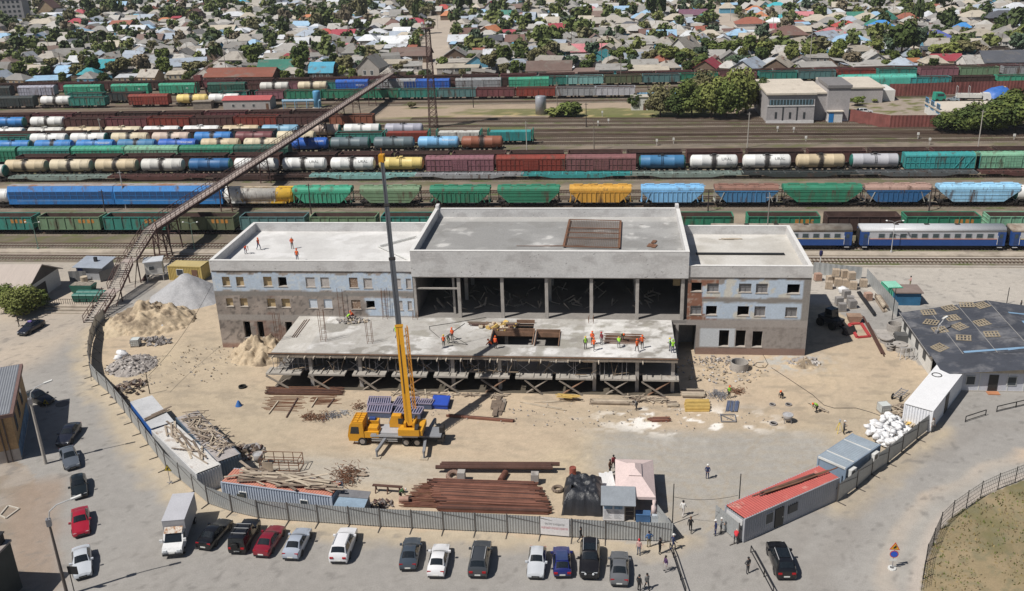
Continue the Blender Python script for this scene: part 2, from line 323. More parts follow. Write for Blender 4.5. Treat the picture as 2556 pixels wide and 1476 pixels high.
# platforms between the near tracks
def slab(name,x0,x1,y0,y1,z1,mat):m=MB();m.box(x0,x1,y0,y1,-.02,z1);tag(m.build(name,mat),kind='structure')
MPL=M('platform_top',(.4,.345,.28),rough=.95,var=.2,sc=.25,stain=((.24,.2,.16),.5,.7,.3),fine=.12)
slab('platform',-330,160,157.0,159.2,.25,MPL)
slab('kerb',27,150,151.6,151.95,.3,M('kerb_stone',(.45,.41,.36)))
# ---------------------------------------------------------------- railway tracks
MRAIL=M('rail_steel',(.19,.13,.1),rough=.55,metal=.5,var=.2);MSLP=M('sleeper_wood',(.11,.085,.065),var=.35,sc=.5);MSLC=M('sleeper_concrete',(.33,.29,.24),var=.2);MBAL=M('ballast',(.17,.142,.112),rough=1,var=.2,sc=.3,fine=.3,stain=((.1,.11,.045),.48,.62,.16))
def track(pts,sleepers=True,mat=None,ballast=True):
    root=bpy.data.objects.new('railway_track',None);COL.objects.link(root);tag(root,kind='structure')
    rl=MB();sp=MB();bl=MB()
    for(ax,ay),(bx,by)in zip(pts[:-1],pts[1:]):
        a=Vector((ax,ay,.34));b=Vector((bx,by,.34));d=(b-a);L=d.length;d/=L;n=Vector((-d.y,d.x,0))
        for s in(-.78,.78):rl.bar(a+n*s,b+n*s,.11,.17)
        if ballast:
            q=[a+n*k+Vector((0,0,dz-.34))for k,dz in((-2.1,.01),(-1.5,.17),(1.5,.17),(2.1,.01))];q2=[p+d*L for p in q];bl.add(q+q2,[(0,1,5,4),(1,2,6,5),(2,3,7,6)])
        if sleepers:
            k=0
            while k<L:
                c=a+d*k;sp.bar(Vector((c.x,c.y,.18))-n*1.3,Vector((c.x,c.y,.18))+n*1.3,.26,.16);k+=.62
    rl.build('rail',MRAIL,root)
    if sleepers:sp.build('sleepers',mat or MSLP,root)
    if ballast:bl.build('ballast_bed',MBAL,root)
XL,XR=-290,150
for y,s,mt in((154.4,1,MSLC),(161.4,1,MSLC),(169.5,1,None),(187.4,1,None),(193,1,None),(198.2,1,None),(209.6,1,None),(214.5,1,None),(221,0,None),(227,0,None),(232,1,None),(237,1,None),(245.5,1,None),(250,1,None),(254.2,1,None)):
    track([(XL,y),(XR,y)],s,mt)
for pts in(((-290,259),(-40,258.5),(150,250)),((-290,264.5),(-60,264),(150,253.2)),((-290,270),(-75,270),(30,268),(150,261)),((-290,279),(-100,277.5),(-40,276),(60,270.5),(150,265)),((-60,281.5),(0,278),(150,268.5)),((-66,262),(40,262.5),(150,257))):
    track(pts,True)
for y0,k in((307.5,0),(313.7,-.015),(331.5,.008),(337.2,.05),(344.5,.02)):track([(XL,y0+k*(XL+9)),(XR,y0+k*(XR+9))],False)
track([(60,318.5),(160,322.5)],False)
# ================================================================ the station under reconstruction
MATT=M('wall_surface',attr='Col',rough=.9,var=.05,sc=.5,fine=.12,spec=.2)
def cgrid(name,P0,U,V,nu,nv,colf,mat,keep=None,parent=None,xs=None,zs=None):
    """flat grid spanned by U and V from P0 with a colour per corner; xs / zs give explicit grid lines"""
    xs=np.linspace(0,1,nu+1)if xs is None else xs;zs=np.linspace(0,1,nv+1)if zs is None else zs
    A,B=np.meshgrid(xs,zs);P0=np.array(P0);U=np.array(U);V=np.array(V)
    W=P0+A[...,None]*U+B[...,None]*V;c=colf(W[...,0],W[...,1],W[...,2])
    ny,nx=A.shape;i=np.arange(ny-1)[:,None]*nx+np.arange(nx-1)[None,:];F=np.stack([i,i+1,i+nx+1,i+nx],-1)
    if keep is not None:F=F[keep(*[.25*(W[1:,1:,k]+W[:-1,:-1,k]+W[1:,:-1,k]+W[:-1,1:,k])for k in range(3)])]
    me=bpy.data.meshes.new(name);me.from_pydata(W.reshape(-1,3).tolist(),[],F.reshape(-1,4).tolist())
    a=me.color_attributes.new('Col','FLOAT_COLOR','POINT');cc=c.reshape(-1,3);a.data.foreach_set('color',np.concatenate([np.clip(cc,0,.95),np.ones((len(cc),1))],1).ravel())
    me.materials.append(mat);return ob(name,me,parent)
def mix(c,col,m):return c*(1-m[...,None])+np.array(col)*m[...,None]
BLUE,RAW,BAND,RED=(.46,.54,.64),(.27,.235,.21),(.235,.22,.205),(.25,.125,.085)
def facade_left(x,y,z):
    n=fbm(x*.7,z*.7,81);n2=fbm(x*3,z*3,82,3);n3=fbm(x*.3,z*.5,83)
    c=np.zeros(x.shape+(3,));c[:]=RAW;c=mix(c,(.36,.31,.275),sst(.45,.65,n));c=mix(c,(.13,.115,.105),sst(.58,.7,n2)*.8)
    c=mix(c,RED,sst(.62,.72,n3)*.5*(z<8))
    bl=sst(0,.12,z-8.75-.55*(n-.5))*(1-sst(0,.1,z-11.35+.8*(fbm(x*.9,x*0,84)-.35)))
    b2=sst(0,.12,z-5.15)*(1-sst(0,.12,z-7.75-.5*(n-.5)))*sst(-.2,.2,x+33.2+.5*(z-7.4)*2*(n-.2));bl=np.maximum(bl,b2)
    c=mix(c,BLUE,bl);c=mix(c,(.58,.6,.6),bl*sst(.55,.68,n2)*.6);c=mix(c,(.33,.34,.36),bl*sst(.6,.75,n3)*.5)
    bd=sst(0,.1,z-7.9-.25*(n-.5))*(1-sst(0,.1,z-8.6-.25*(n2-.5)));c=mix(c,BAND,bd*.95)
    bd=sst(0,.04,z-4.25)*(1-sst(0,.04,z-5.12));c=mix(c,(.34,.31,.285),bd)
    c=mix(c,(.28,.17,.13),(1-sst(.5,.9,z))*(x<-50)*.8)
    return c
def facade_right(x,y,z):
    n=fbm(x*.7,z*.7,91);n2=fbm(x*3,z*3,92,3);n3=fbm(x*.3,z*.5,93)
    c=np.zeros(x.shape+(3,));c[:]=(.3,.27,.25);c=mix(c,(.2,.175,.16),sst(.5,.7,n2)*.7)
    c=mix(c,RED,(x<14.5)*(z>4.8)*(z<10.9)*1.);c=mix(c,(.42,.36,.31),(x<14.5)*sst(.62,.7,n2)*.6)
    bl=sst(0,.12,z-8.2-.4*(n-.5))*(1-sst(0,.1,z-10.85+.8*(fbm(x*.8,x*0,94)-.35)))*sst(-.1,.15,x-12.4-2.8*sst(9.9,10.3,z)+.6*(n-.5))
    b2=sst(0,.12,z-5.15)*(1-sst(0,.12,z-7.65-.4*(n-.5)))*sst(-.1,.15,x-12.6+.6*(n-.5)-.4*(z<6));bl=np.maximum(bl,b2)*(1-sst(25.3,25.6,x+.3*(n-.5)))
    c=mix(c,BLUE,bl);c=mix(c,(.6,.56,.47),bl*sst(.62,.68,n)*.8)
    bd=sst(0,.1,z-7.55-.25*(n-.5))*(1-sst(0,.1,z-8.15-.25*(n2-.5)))*(x>12.4);c=mix(c,BAND,bd)
    bd=sst(0,.04,z-4.1)*(1-sst(0,.04,z-5.));c=mix(c,(.33,.3,.28),bd)
    c=mix(c,(.52,.55,.58),(z>1.1)*(z<3.85)*(x>12.3)*(x<17.05)*1.)
    c=mix(c,(.25,.17,.14),1-sst(.95,1.05,z+.1*(n-.5)));c=mix(c,(.25,.235,.22),(x>25.4)*(z>5)*1.)
    return c
def wbrick(x,y,z):
    u=x+y;n=fbm(u*.5,z*.8,101);n2=vn(u*7,z*9,102);n3=vn(u*2,z*14,103)
    c=np.zeros(x.shape+(3,));c[:]=(.56,.555,.55);c=mix(c,(.46,.45,.445),sst(.45,.7,n));c=mix(c,(.62,.61,.6),sst(.6,.9,n3)*.5);c=mix(c,(.13,.12,.12),sst(.93,.97,n2)*.9);return c
def concrete(x,y,z):
    n=fbm(x*.16,y*.16,111);n2=fbm(x*.6,y*.6,112);n3=fbm(x*.25+9,y*.3,113)
    c=np.zeros(x.shape+(3,));c[:]=(.4,.385,.36);c=mix(c,(.54,.53,.51),sst(.45,.65,n));c=mix(c,(.34,.32,.3),sst(.5,.72,n2)*.6);c=mix(c,(.72,.71,.7),sst(.58,.72,n3)*.6);return c
def slab_col(x,y,z):
    c=concrete(x,y,z);n=fbm(x*.22+3,y*.3,121);n2=fbm(x*.8,y*.8,122)
    wet=sst(.555,.59,n+.12*(n2-.5));c=mix(c,(.24,.225,.2),wet*.85);c=mix(c,(.3,.28,.25),sst(.62,.7,fbm(x*1.3,y*1.3,125))*.6)
    wet=sst(.5,.54,fbm(x*.35,y*.35,124)*.75+.42*np.exp(-((x-1)/3.6)**2-((y-114.2)/1.5)**2));c=mix(c,(.29,.275,.24),wet*.8)
    jx=np.abs((x+30)%6-3);c=mix(c,(.36,.34,.32),(jx<.12)*.5);c=mix(c,(.5,.475,.43),(x<-38.5)*.6);c=mix(c,(.72,.71,.69),(x>-3)*sst(.4,.6,n2)*.6);return c
def roof_center(x,y,z):
    n=fbm(x*.12,y*.2,131);n2=fbm(x*.6,y*.6,132);c=np.zeros(x.shape+(3,));c[:]=(.27,.267,.26);c=mix(c,(.34,.336,.328),sst(.48,.68,n));c=mix(c,(.56,.55,.53),sst(.58,.7,n2)*sst(.4,.6,n)*.8)
    c=mix(c,(.22,.215,.205),sst(.58,.68,fbm(x*.3,y*.3,133))*.5);c=mix(c,(.5,.49,.47),(y>134)*.5);c=mix(c,(.26,.25,.24),((np.abs(y-132.4)<.3)&(np.abs((x%3.2)-1.6)<.25))*.9);return c
stn=thing('station_building','three storey station being rebuilt, white brick parapets, peeling blue plaster, open hall in the middle','building')
XA,XB,XC,XD=-54.6,-26.4,10.5,26.3;YF,YB=117.,134.4
WL_T=[(-53.2,-52.1,9.45,10.8,'b'),(-51.2,-50.1,9.45,10.8,'b'),(-47.3,-46.1,9.45,10.85,'b'),(-45.2,-44.,9.45,10.8,'o'),(-41.3,-40.,9.4,10.8,'f'),(-39.2,-38.,9.4,10.8,'f'),(-35.2,-34.,9.35,10.8,'r'),(-33.2,-32.,9.3,10.7,'f'),(-29.1,-28.,9.3,10.7,'f'),(-27.3,-26.6,9.3,10.7,'f'),
        (-53.1,-52.1,6.4,7.6,'b'),(-51.1,-50.,6.4,7.6,'b'),(-47.2,-46.,6.3,7.6,'b'),(-45.1,-43.9,6.3,7.6,'b'),(-41.2,-40.,6.25,7.6,'w'),(-39.1,-37.9,6.25,7.6,'w'),(-35.2,-33.9,6.15,7.5,'r'),(-33.1,-31.9,6.3,7.4,'o'),(-29.1,-28.,6.1,7.45,'f'),(-27.3,-26.7,6.1,7.4,'f'),(-51.1,-50.1,1.6,4.1,'o'),(-49.1,-48.2,1.6,4.1,'o'),(-45,-44,1.6,4.1,'o')]
WL_R=[(10.95,12.3,9.15,10.4,'o'),(13.,14.5,9.1,10.3,'g'),(17.1,18.7,9.1,10.3,'g'),(19.3,20.8,9.,10.3,'g'),(23.3,24.9,8.95,10.25,'o'),(10.95,12.4,5.85,7.1,'g'),(13.,14.4,5.8,7.1,'o'),(17.1,18.6,5.75,7.1,'o'),(19.3,20.7,5.7,7.1,'g'),(23.3,24.8,5.65,7.,'g'),
        (14.9,16.2,1.2,3.6,'o'),(17.1,18.4,1.2,3.6,'o'),(19.3,20.6,1.2,3.5,'o')]
FILL={'b':('window_board',M('window_board',(.46,.35,.2),var=.25,sc=1.2)),'f':('brick_infill',M('grey_infill',(.45,.42,.4),var=.15,sc=2,stain=((.2,.17,.15),.6,.68,4))),'r':('brick_infill',M('brown_infill',(.25,.17,.12),var=.3,sc=3,stain=((.5,.42,.35),.56,.62,6))),
        'w':('brick_infill',M('pale_infill',(.55,.6,.66),var=.1,sc=2)),'g':('window_pane',M('dull_pane',(.2,.2,.21),rough=.25,var=.2,sc=1.))}
MREV=M('reveal',(.42,.38,.34),var=.15,sc=2)
def wall(x0,x1,z0,z1,wins,colf,nm='wall'):
    xs=sorted(set(np.round(np.concatenate([np.arange(x0,x1,.22),[x1]]+[[w_[0],w_[1]]for w_ in wins if w_[0]<x1]),3)));zs=sorted(set(np.round(np.concatenate([np.arange(z0,z1,.22),[z1]]+[[w_[2],w_[3]]for w_ in wins]),3)))
    def keep(X,Y,Z):
        k=np.ones(X.shape,bool)
        for w_ in wins:k&=~((X>w_[0])&(X<w_[1])&(Z>w_[2])&(Z<w_[3]))
        return k
    o=cgrid(nm,(0,YF,0),(1,0,0),(0,0,1),1,1,colf,MATT,keep,stn,np.array(xs),np.array(zs))
    for a,b,c,d,k in wins:
        m=MB();m.quad((a,YF,c),(b,YF,c),(b,YF+.45,c),(a,YF+.45,c));m.quad((a,YF,d),(b,YF,d),(b,YF+.45,d),(a,YF+.45,d));m.quad((a,YF,c),(a,YF+.45,c),(a,YF+.45,d),(a,YF,d));m.quad((b,YF,c),(b,YF+.45,c),(b,YF+.45,d),(b,YF,d))
        m.box(a-.08,b+.08,YF-.06,YF-.003,c-.1,c-.005);wo=m.build('window' if d-c<2 else 'doorway',MREV,o)
        if k!='o':
            dep={'b':.3,'g':.22}.get(k,.12);f=MB();f.quad((a,YF+dep,c),(b,YF+dep,c),(b,YF+dep,d),(a,YF+dep,d))
            if k=='g':f.box(a,b,YF+dep-.06,YF+dep-.01,d-.5,d-.42);f.box((a+b)/2-.03,(a+b)/2+.03,YF+dep-.06,YF+dep-.012,c,d)
            f.build(FILL[k][0],FILL[k][1],o)
    return o
wall(XA,XB,0,11.7,WL_T,facade_left,'left_wing_wall');wall(11.8,XD,0,4.3,[w_ for w_ in WL_R if w_[3]<4.2],facade_right,'ground_floor_wall');wall(XC,XD,4.3,11.2,[w_ for w_ in WL_R if w_[3]>4.2],facade_right,'right_wing_wall')
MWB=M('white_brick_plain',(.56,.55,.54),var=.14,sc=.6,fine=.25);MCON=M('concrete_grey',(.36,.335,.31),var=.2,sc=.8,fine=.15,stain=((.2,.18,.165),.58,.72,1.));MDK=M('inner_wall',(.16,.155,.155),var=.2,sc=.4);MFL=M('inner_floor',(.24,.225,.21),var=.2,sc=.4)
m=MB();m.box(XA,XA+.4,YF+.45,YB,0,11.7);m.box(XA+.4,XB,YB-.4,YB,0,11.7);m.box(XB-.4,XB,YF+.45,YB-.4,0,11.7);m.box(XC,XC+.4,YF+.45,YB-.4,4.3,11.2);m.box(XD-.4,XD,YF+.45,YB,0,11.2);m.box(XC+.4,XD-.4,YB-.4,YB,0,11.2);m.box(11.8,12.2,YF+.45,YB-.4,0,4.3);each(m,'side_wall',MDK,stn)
m=MB();m.box(XA+.4,XB-.4,YF+.46,YB-.4,4.7,5.);m.box(XA+.4,XB-.4,YF+.46,YB-.4,8.2,8.5);m.box(XC+.4,XD-.4,YF+.46,YB-.4,4.4,4.7);m.box(XC+.4,XD-.4,YF+.46,YB-.4,7.9,8.2);each(m,'storey_floor',MFL,stn)
def parapet(x0,x1,y0,y1,z0,z1,t=.45,fz=None,stubs=False):
    """front face reaches down to fz"""
    fz=z0 if fz is None else fz;p=MB()
    for a,b,c,d,lo in((x0,x1,y0,y0+t,fz),(x0,x1,y1-t,y1,z0),(x0,x0+t,y0+t,y1-t,z0),(x1-t,x1,y0+t,y1-t,z0)):p.box(a,b,c,d,lo,z1)
    o=p.build('parapet',MWB,stn)
    cgrid('brickwork',(x0,y0-.004,fz),(x1-x0,0,0),(0,0,z1-fz),int((x1-x0)/.14),int((z1-fz)/.11),wbrick,MATT,None,o)
    cgrid('brickwork',(x0+t,y1-t-.004,z0),(x1-x0-2*t,0,0),(0,0,z1-z0),int((x1-x0)/.14),int((z1-z0)/.11),wbrick,MATT,None,o)
    cp=MB();q=.03
    cp.box(x0-q,x1+q,y0-q,y0+t+q,z1+.002,z1+.05);cp.box(x0-q,x1+q,y1-t-q,y1+q,z1+.002,z1+.05);cp.box(x0-q,x0+t+q,y0+t+q+.002,y1-t-q-.002,z1+.002,z1+.05);cp.box(x1-t-q,x1+q,y0+t+q+.002,y1-t-q-.002,z1+.002,z1+.05);cp.build('mortar_capping',M('mortar_cap',(.66,.65,.63),var=.1,sc=1),o)
ZL,ZR,ZC=13.2,12.75,14.75
def deck(x0,x1,y0,y1,z,colf):cgrid('roof_deck',(x0,y0,z),(x1-x0,0,0),(0,y1-y0,0),int((x1-x0)/.3),int((y1-y0)/.3),colf,MATT,None,stn);q=MB();q.box(x0,x1,y0,y1,z-.5,z-.01);q.build('roof_slab',MCON,stn)
parapet(XA,XB-.004,YF-.12,YB,11.4,ZL,fz=11.75);deck(XA+.45,XB-.45,YF+.33,YB-.45,11.9,lambda x,y,z:mix(concrete(x,y,z),(.7,.7,.7),np.full(x.shape,.45)))
parapet(XC+.004,XD,YF-.12,YB,11.,ZR,fz=11.2);deck(XC+.45,XD-.45,YF+.33,YB-.45,11.5,lambda x,y,z:mix(concrete(x,y,z),(.55,.52,.46),np.full(x.shape,.4)))
parapet(XB,XC,YF-.3,136.8,12.2,ZC,fz=11.1);deck(XB+.45,XC-.45,YF+.15,136.35,13.45,roof_center)
m=MB()
for x in(XB+.1,XC-.6):m.box(x,x+.5,136.2,137.4,13.4,15.3)
each(m,'parapet_pier',MWB,stn)
# the open hall
m=MB();m.box(XB,XC,YF+.152,YF+.7,11.12,12.9);m.box(XB+.1,XC-.1,YF+.05,YF+.5,10.85,11.09);each(m,'hall_beam',MCON,stn)
for x in(-26.2,-20.1,-14.2,-8.2,-2.2,3.9,9.85):
    m=MB();m.box(x-.22,x+.22,YF+.05,YF+.5,5,10.85);m.build('hall_column',MCON,stn)
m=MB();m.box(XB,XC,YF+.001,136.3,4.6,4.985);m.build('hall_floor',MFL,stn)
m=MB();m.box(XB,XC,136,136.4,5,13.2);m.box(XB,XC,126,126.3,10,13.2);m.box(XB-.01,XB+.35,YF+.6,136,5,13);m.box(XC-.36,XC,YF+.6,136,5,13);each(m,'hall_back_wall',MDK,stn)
for x in(-17,-11,-5):
    m=MB();m.box(x-2.2,x+2.2,135.8,135.98,8.2,9.9);m.build('hall_window',M('hall_pane',(.35,.42,.52),rough=.3),stn)
m=MB();m.box(8.9,9.9,122,122.08,8,10.4);m.build('hall_board',FILL['b'][1],stn)
m=MB();m.box(-26,-20.3,YF+.2,YF+.4,9.1,9.3);m.box(-21.2,-20.9,YF+1.4,YF+1.6,5,11);each(m,'hall_rail',MCON,stn)
rh=random.Random(31)
for x in(-20.1,-8.2,3.9):
    for y in(123.5,129.5):m=MB();m.box(x-.25,x+.25,y,y+.5,4.99,13);m.build('hall_pillar',MCON,stn)
for y in(121,125.6,130.5):m=MB();m.box(XB+.4,XC-.4,y,y+.35,11.6,12.4);m.build('roof_beam',MCON,stn)
m=MB()
for i in range(90):x,y=rh.uniform(-24,8),rh.uniform(119.5,128);m.bar((x,y,5.05),(x+rh.uniform(-1.6,1.6),y+rh.uniform(-1,1),5.1+rh.uniform(0,1.3)),rh.uniform(.06,.2))
m.build('hall_debris',M('hall_scrap',(.3,.26,.22),var=.4),stn)
# rubble inside the hall is left dark; bay under the right wing
m=MB();m.box(9.1,9.5,YF,YF+.4,0,4.3);m.box(8.6,11.8,YF+.01,YF+.5,4.3,4.95);m.box(8.7,11.75,YF+4,YF+4.2,0,4.3);each(m,'bay_column',MCON,stn)
# ---------------------------------------------------------------- concrete frame in front
fr=thing('concrete_structure','two level concrete frame with props and timber formwork in front of the open hall','structure')
SX0,SX1,SY0,SY1=-42.8,8.5,105.2,116.97
HOLES=[(T(1280,640,215,885,5).x,T(1280,640,445,885,5).x,T(1280,640,330,885,5).y,T(1280,640,330,745,5).y),(T(640,640,2290,880,5).x,T(1280,640,200,790,5).x,T(1280,640,100,870,5).y,T(1280,640,100,735,5).y),(T(1280,640,25,720,5).x,T(1280,640,205,720,5).x,T(1280,640,100,720,5).y,T(1280,640,100,660,5).y)]
inH=lambda x,y:np.any([(x>h[0])&(x<h[1])&(y>h[2])&(y<h[3])for h in HOLES],0)
cgrid('slab_top',(SX0,SY0,5.),(SX1-SX0,0,0),(0,SY1-SY0,0),230,54,slab_col,MATT,lambda x,y,z:~inH(x,y),fr)
m=MB();m.quad((SX0,SY0+.004,4.65),(SX1,SY0+.004,4.65),(SX1,SY0+.004,5.),(SX0,SY0+.004,5.));m.quad((SX0,SY0,4.65),(SX0,SY1,4.65),(SX0,SY1,5),(SX0,SY0,5));m.quad((SX1,SY0,4.65),(SX1,SY1,4.65),(SX1,SY1,5),(SX1,SY0,5));m.build('slab_edge',MCON,fr)
cgrid('slab_soffit',(SX0,SY0,4.65),(SX1-SX0,0,0),(0,SY1-SY0,0),230,54,lambda x,y,z:slab_col(x,y,z)*.3,MATT,lambda x,y,z:~inH(x,y),fr)  # underside takes the slab colour darkened, its shade painted in
MWD=M('plank_wood',(.4,.31,.21),var=.3,sc=1.3,fine=.25);MWG=M('grey_wood',(.25,.215,.18),var=.3,sc=1.3,fine=.25);MWR=M('rusty_form',(.22,.13,.085),var=.3,sc=1.);MST=M('prop_steel',(.3,.3,.32),rough=.5,metal=.4,var=.2);MRB=M('rebar',(.17,.085,.05),rough=.8,var=.35,sc=1.)
m=MB()
for h in HOLES[:2]:
    m.box(h[0]-.1,h[1]+.1,h[3],h[3]+.1,4.2,5.35);m.box(h[0]-.1,h[0],h[2],h[3],4.2,5.2);m.box(h[1],h[1]+.1,h[2],h[3],4.2,5.2);m.box(h[0],h[1],h[3]-.12,h[3]-.02,4.3,4.9)
h=HOLES[2];m.box(h[0],h[1],h[3],h[3]+.1,4.6,5.5);each(m,'opening_formwork',MWR,fr)
m=MB();r=random.Random(5);x=SX0-.4
while x<SX1:
    w_=r.uniform(2.2,4.2);m.box(x,min(x+w_-.03,SX1+.1),SY0-.09-r.uniform(0,.03),SY0-.004,4.42-r.uniform(0,.08),4.86);x+=w_
each(m,'edge_board',MWG,fr);m=MB();m.box(SX0-.45,SX1+.15,SY0-.2,SY0-.12,4.87,4.98);m.build('edge_rail',MWR,fr)
m=MB()
for i in range(30):
    x=SX0+.8+i*1.7+r.uniform(-.5,.5)
    if x<SX1 and(x<-2 or i%3==0):m.bar((x,SY0+1.5,4.56),(x-.05,SY0-.5-r.uniform(0,.35),4.5),.12,.2)
each(m,'formwork_bearer',M('raw_timber',(.5,.44,.36),var=.25,sc=2),fr)
LOWX=[T(640,880,a,215,2.2).x for a in(85,430,510,870,945,1270,1335,1680,1750,2085,2155,2495)]+[T(1280,880,a,270,2.2).x for a in(20,385,420,790,860,1210,1280,1635)]
MSL=M('lower_slab',(.36,.335,.3),var=.25,sc=.8,fine=.15,stain=((.25,.22,.19),.58,.66,1.1))
for a,b in zip(LOWX[::2],LOWX[1::2]):
    m=MB();m.box(a,b,104.7,106.5,2.02,2.24);k=a+.4
    while k<b-.3:m.box(k,k+.1,104.75,106.4,2.242,2.36);k+=r.uniform(.7,1.8)
    m.build('lower_slab',MSL,fr)
m=MB();m.box(SX0-.2,SX1+.6,104.75,SY1,-.01,.03);m.box(SX0-.2,SX1+.3,111,111.2,2.2,4.6)if 0 else None;m.build('trench_shade_sheet',M('shade_dark_earth',(.1,.085,.065),var=.3,sc=.8),fr);m=MB();m.box(SX0,SX1,106.502,SY1,1.95,2.2);m.build('lower_floor',MFL,fr)  # dark earth sheet added so the shade below the slab reads deeper
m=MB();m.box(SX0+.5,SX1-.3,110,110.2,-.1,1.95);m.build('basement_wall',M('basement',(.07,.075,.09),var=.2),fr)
for i in range(88):
    x=SX0+.4+i*.55+r.uniform(-.35,.35)
    if x>2.5:break
    if HOLES[0][0]-1<x<HOLES[0][1]+.5:continue
    y=SY0+r.choice((.3,.5,1.6,2.8,4.));m=MB();m.tube((x,y,2.25),(x,y,3.6),.035,n=5);m.tube((x,y,3.6),(x+r.uniform(-.03,.03),y,4.64),.025,n=5);m.bar((x-.3,y,4.6),(x+.3,y,4.6),.06);m.build('steel_prop',MST,fr)
m=MB()
for i in range(11):x=-36+i*3.1;m.bar((x,SY0+.9,2.4),(x+1.4,SY0+.9,3.5),.05);m.bar((x+1.4,SY0+.95,2.4),(x,SY0+.95,3.5),.05)
each(m,'cross_brace',MST,fr)
for x in(-38,-31.5,-25.5,-19.5,-13.5,-1.6,3.7,8.1):
    m=MB();m.box(x-.22,x+.22,SY0+.5,SY0+.95,0,4.65);m.box(x-.22,x+.22,SY1-3,SY1-2.5,0,4.65);each(m,'frame_column',MCON,fr)
for i in range(10):
    a,b=LOWX[2*i],LOWX[2*i+1];xm=(a+b)/2
    xm+=r.uniform(-.7,.7);m=MB();m.bar((xm-1.6+r.uniform(-.4,.3),104.75,1.9),(xm+1.2+r.uniform(-.4,.4),104.55,-.02),.34,.08);m.build('shoring_plank',MWG,fr);m=MB();m.bar((xm+1.5,104.95,1.9),(xm-1.2,104.9,-.02),.34,.08);m.build('shoring_plank',MWR if i%2 else MWG,fr)
m=MB()
for ix in range(7):
    for iy in range(6):x=-42.9+ix*.85;y=105.6+iy*1.7;m.tube((x,y,2.2),(x,y,4.64),.03,n=5)
for iy in range(6):y=105.6+iy*1.7;m.bar((-42.9,y,3.3),(-37.8,y,3.3),.04);m.bar((-42.9,y,4.1),(-37.8,y,4.1),.04);m.bar((-42.9,y,2.3),(-40,y,4.6),.04)
m.build('scaffold_cluster',MST,fr)
m=MB()
for i in range(84):
    x=r.uniform(SX0,1.5);y=r.uniform(105.1,107.5);k=r.random()
    if k<.4:m.bar((x,y,2.25),(x+r.uniform(-.9,.9),y+r.uniform(-.3,.3),r.uniform(3.2,4.6)),.07)
    elif k<.75:m.bar((x,y,r.uniform(2.3,2.9)),(x+r.uniform(-2,2),y+r.uniform(-.5,.5),r.uniform(2.3,3.2)),.16,.05)
    else:m.bar((x,y,4.4),(x+r.uniform(1,3),y,4.4+r.uniform(-.1,.1)),.12,.18)
each(m,'shoring_timber',M('shore_wood',(.22,.17,.12),var=.4,sc=1.),fr)
# starter bars
BARS=[((640,640,228,838),4.7,4.3,'at the left edge of the upper slab'),((640,640,432,562),5,4.4,'near the back wall at the left end of the upper slab'),((640,640,665,832),5,4.6,'in the middle of the left part of the upper slab'),((640,640,850,595),5,4.4,'behind the bricklayers on the upper slab'),((640,640,1122,852),5,3.2,'near the front edge left of the crane boom'),((640,640,1272,612),5,4.5,'by the blue wall just left of the crane boom'),((640,640,590,560),5,1.6,'short, near the blue infilled windows'),((640,640,1565,615),5,1.2,'short, at the foot of the left hall corner'),((1280,640,770,650),5,1.,'short, below the middle hall column')]
for(c,rr,x,y),z,h,wh in BARS:
    p=T(c,rr,x,y,z);m=MB()
    for i in range(4):
        dx,dy=(-.32,.32)[i%2],(-.3,.3)[i//2];m.tube((dx,dy,0),(dx+r.uniform(-.1,.1),dy,h*r.uniform(.92,1)),.034,n=5)
    for k in range(int(h/.9)):zz=.3+k*.9;m.bar((-.34,-.32,zz),(.34,-.32,zz),.02);m.bar((-.34,.32,zz),(.34,.32,zz),.02)
    o=m.build('starter_bars',MRB);o.location=p;tag(o,'upright rusty starter bars '+wh,'rebar','starter bars standing on the upper slab')
# ================================================================ railway wagons
MPT=M('wagon_paint',obj=True,rough=.62,var=.16,sc=.5,stain=((.1,.06,.045),.54,.7,.8),stretch=(1,1,.25),fine=.16)
MTK=M('tank_paint',obj=True,rough=.5,var=.1,sc=.5,stain=((.14,.11,.09),.62,.78,.8),stretch=(1,1,.4),fine=.06)
MTS=M('tank_paint_spilt',obj=True,rough=.55,var=.12,sc=.5,stain=((.14,.11,.09),.6,.75,.8),stretch=(1,1,.35),fine=.08,band=(.55,(.05,.042,.04),.65))
MRS=M('rust_deck',(.1,.06,.05),rough=.9,var=.35,sc=.5,fine=.2);MUF=M('wagon_underframe',(.028,.025,.024),rough=.8,var=.3);MBG=M('bogie_iron',(.03,.025,.022),rough=.7,var=.3)
MGN=M('tank_end_green',(.02,.12,.1),rough=.5,var=.15);MLT=M('white_lettering',(.75,.75,.73));MLD=M('dark_lettering',(.03,.035,.04));MGL=M('train_glass',(.05,.075,.085),rough=.12,var=.1,spec=.6)
def bogie_mesh():
    m=MB()
    for x in(-.93,.93):
        for y in(-.79,.79):m.at((x,y,.89)).lathe([(.47,-.06),(.47,.06)],12,axis='y')
        m.at();m.tube((x,-1,.89),(x,1,.89),.09)
    for y in(-1.02,1.02):m.box(-1.25,1.25,y-.1,y+.1,.78,1.02);m.box(-.35,.35,y-.13,y+.13,.6,1.08)
    m.box(-.2,.2,-1,1,.8,1.1);return m.mesh('bogie',MBG)
BOG=bogie_mesh()
def under(root,L,bx,w=.9,deep=0):
    m=MB();m.box(-L/2,L/2,-w/2,w/2,1.06,1.36);m.box(-L/2,-L/2+.25,-1.4,1.4,1.05,1.4);m.box(L/2-.25,L/2,-1.4,1.4,1.05,1.4)
    for s in(-1,1):m.bar((s*L/2,0,1.2),(s*(L/2+.58),0,1.2),.3)
    for i in range(3):m.box(-1.6+i*1.2,-.9+i*1.2,-.9,-.3,.7,1.05)
    if deep:m.box(-L/2+3.6,L/2-3.6,-1.2,1.2,.6,1.06)
    m.build('underframe',MUF,root)
    for s in(-1,1):b=ob('bogie',BOG,root);b.location=(s*bx,0,0)
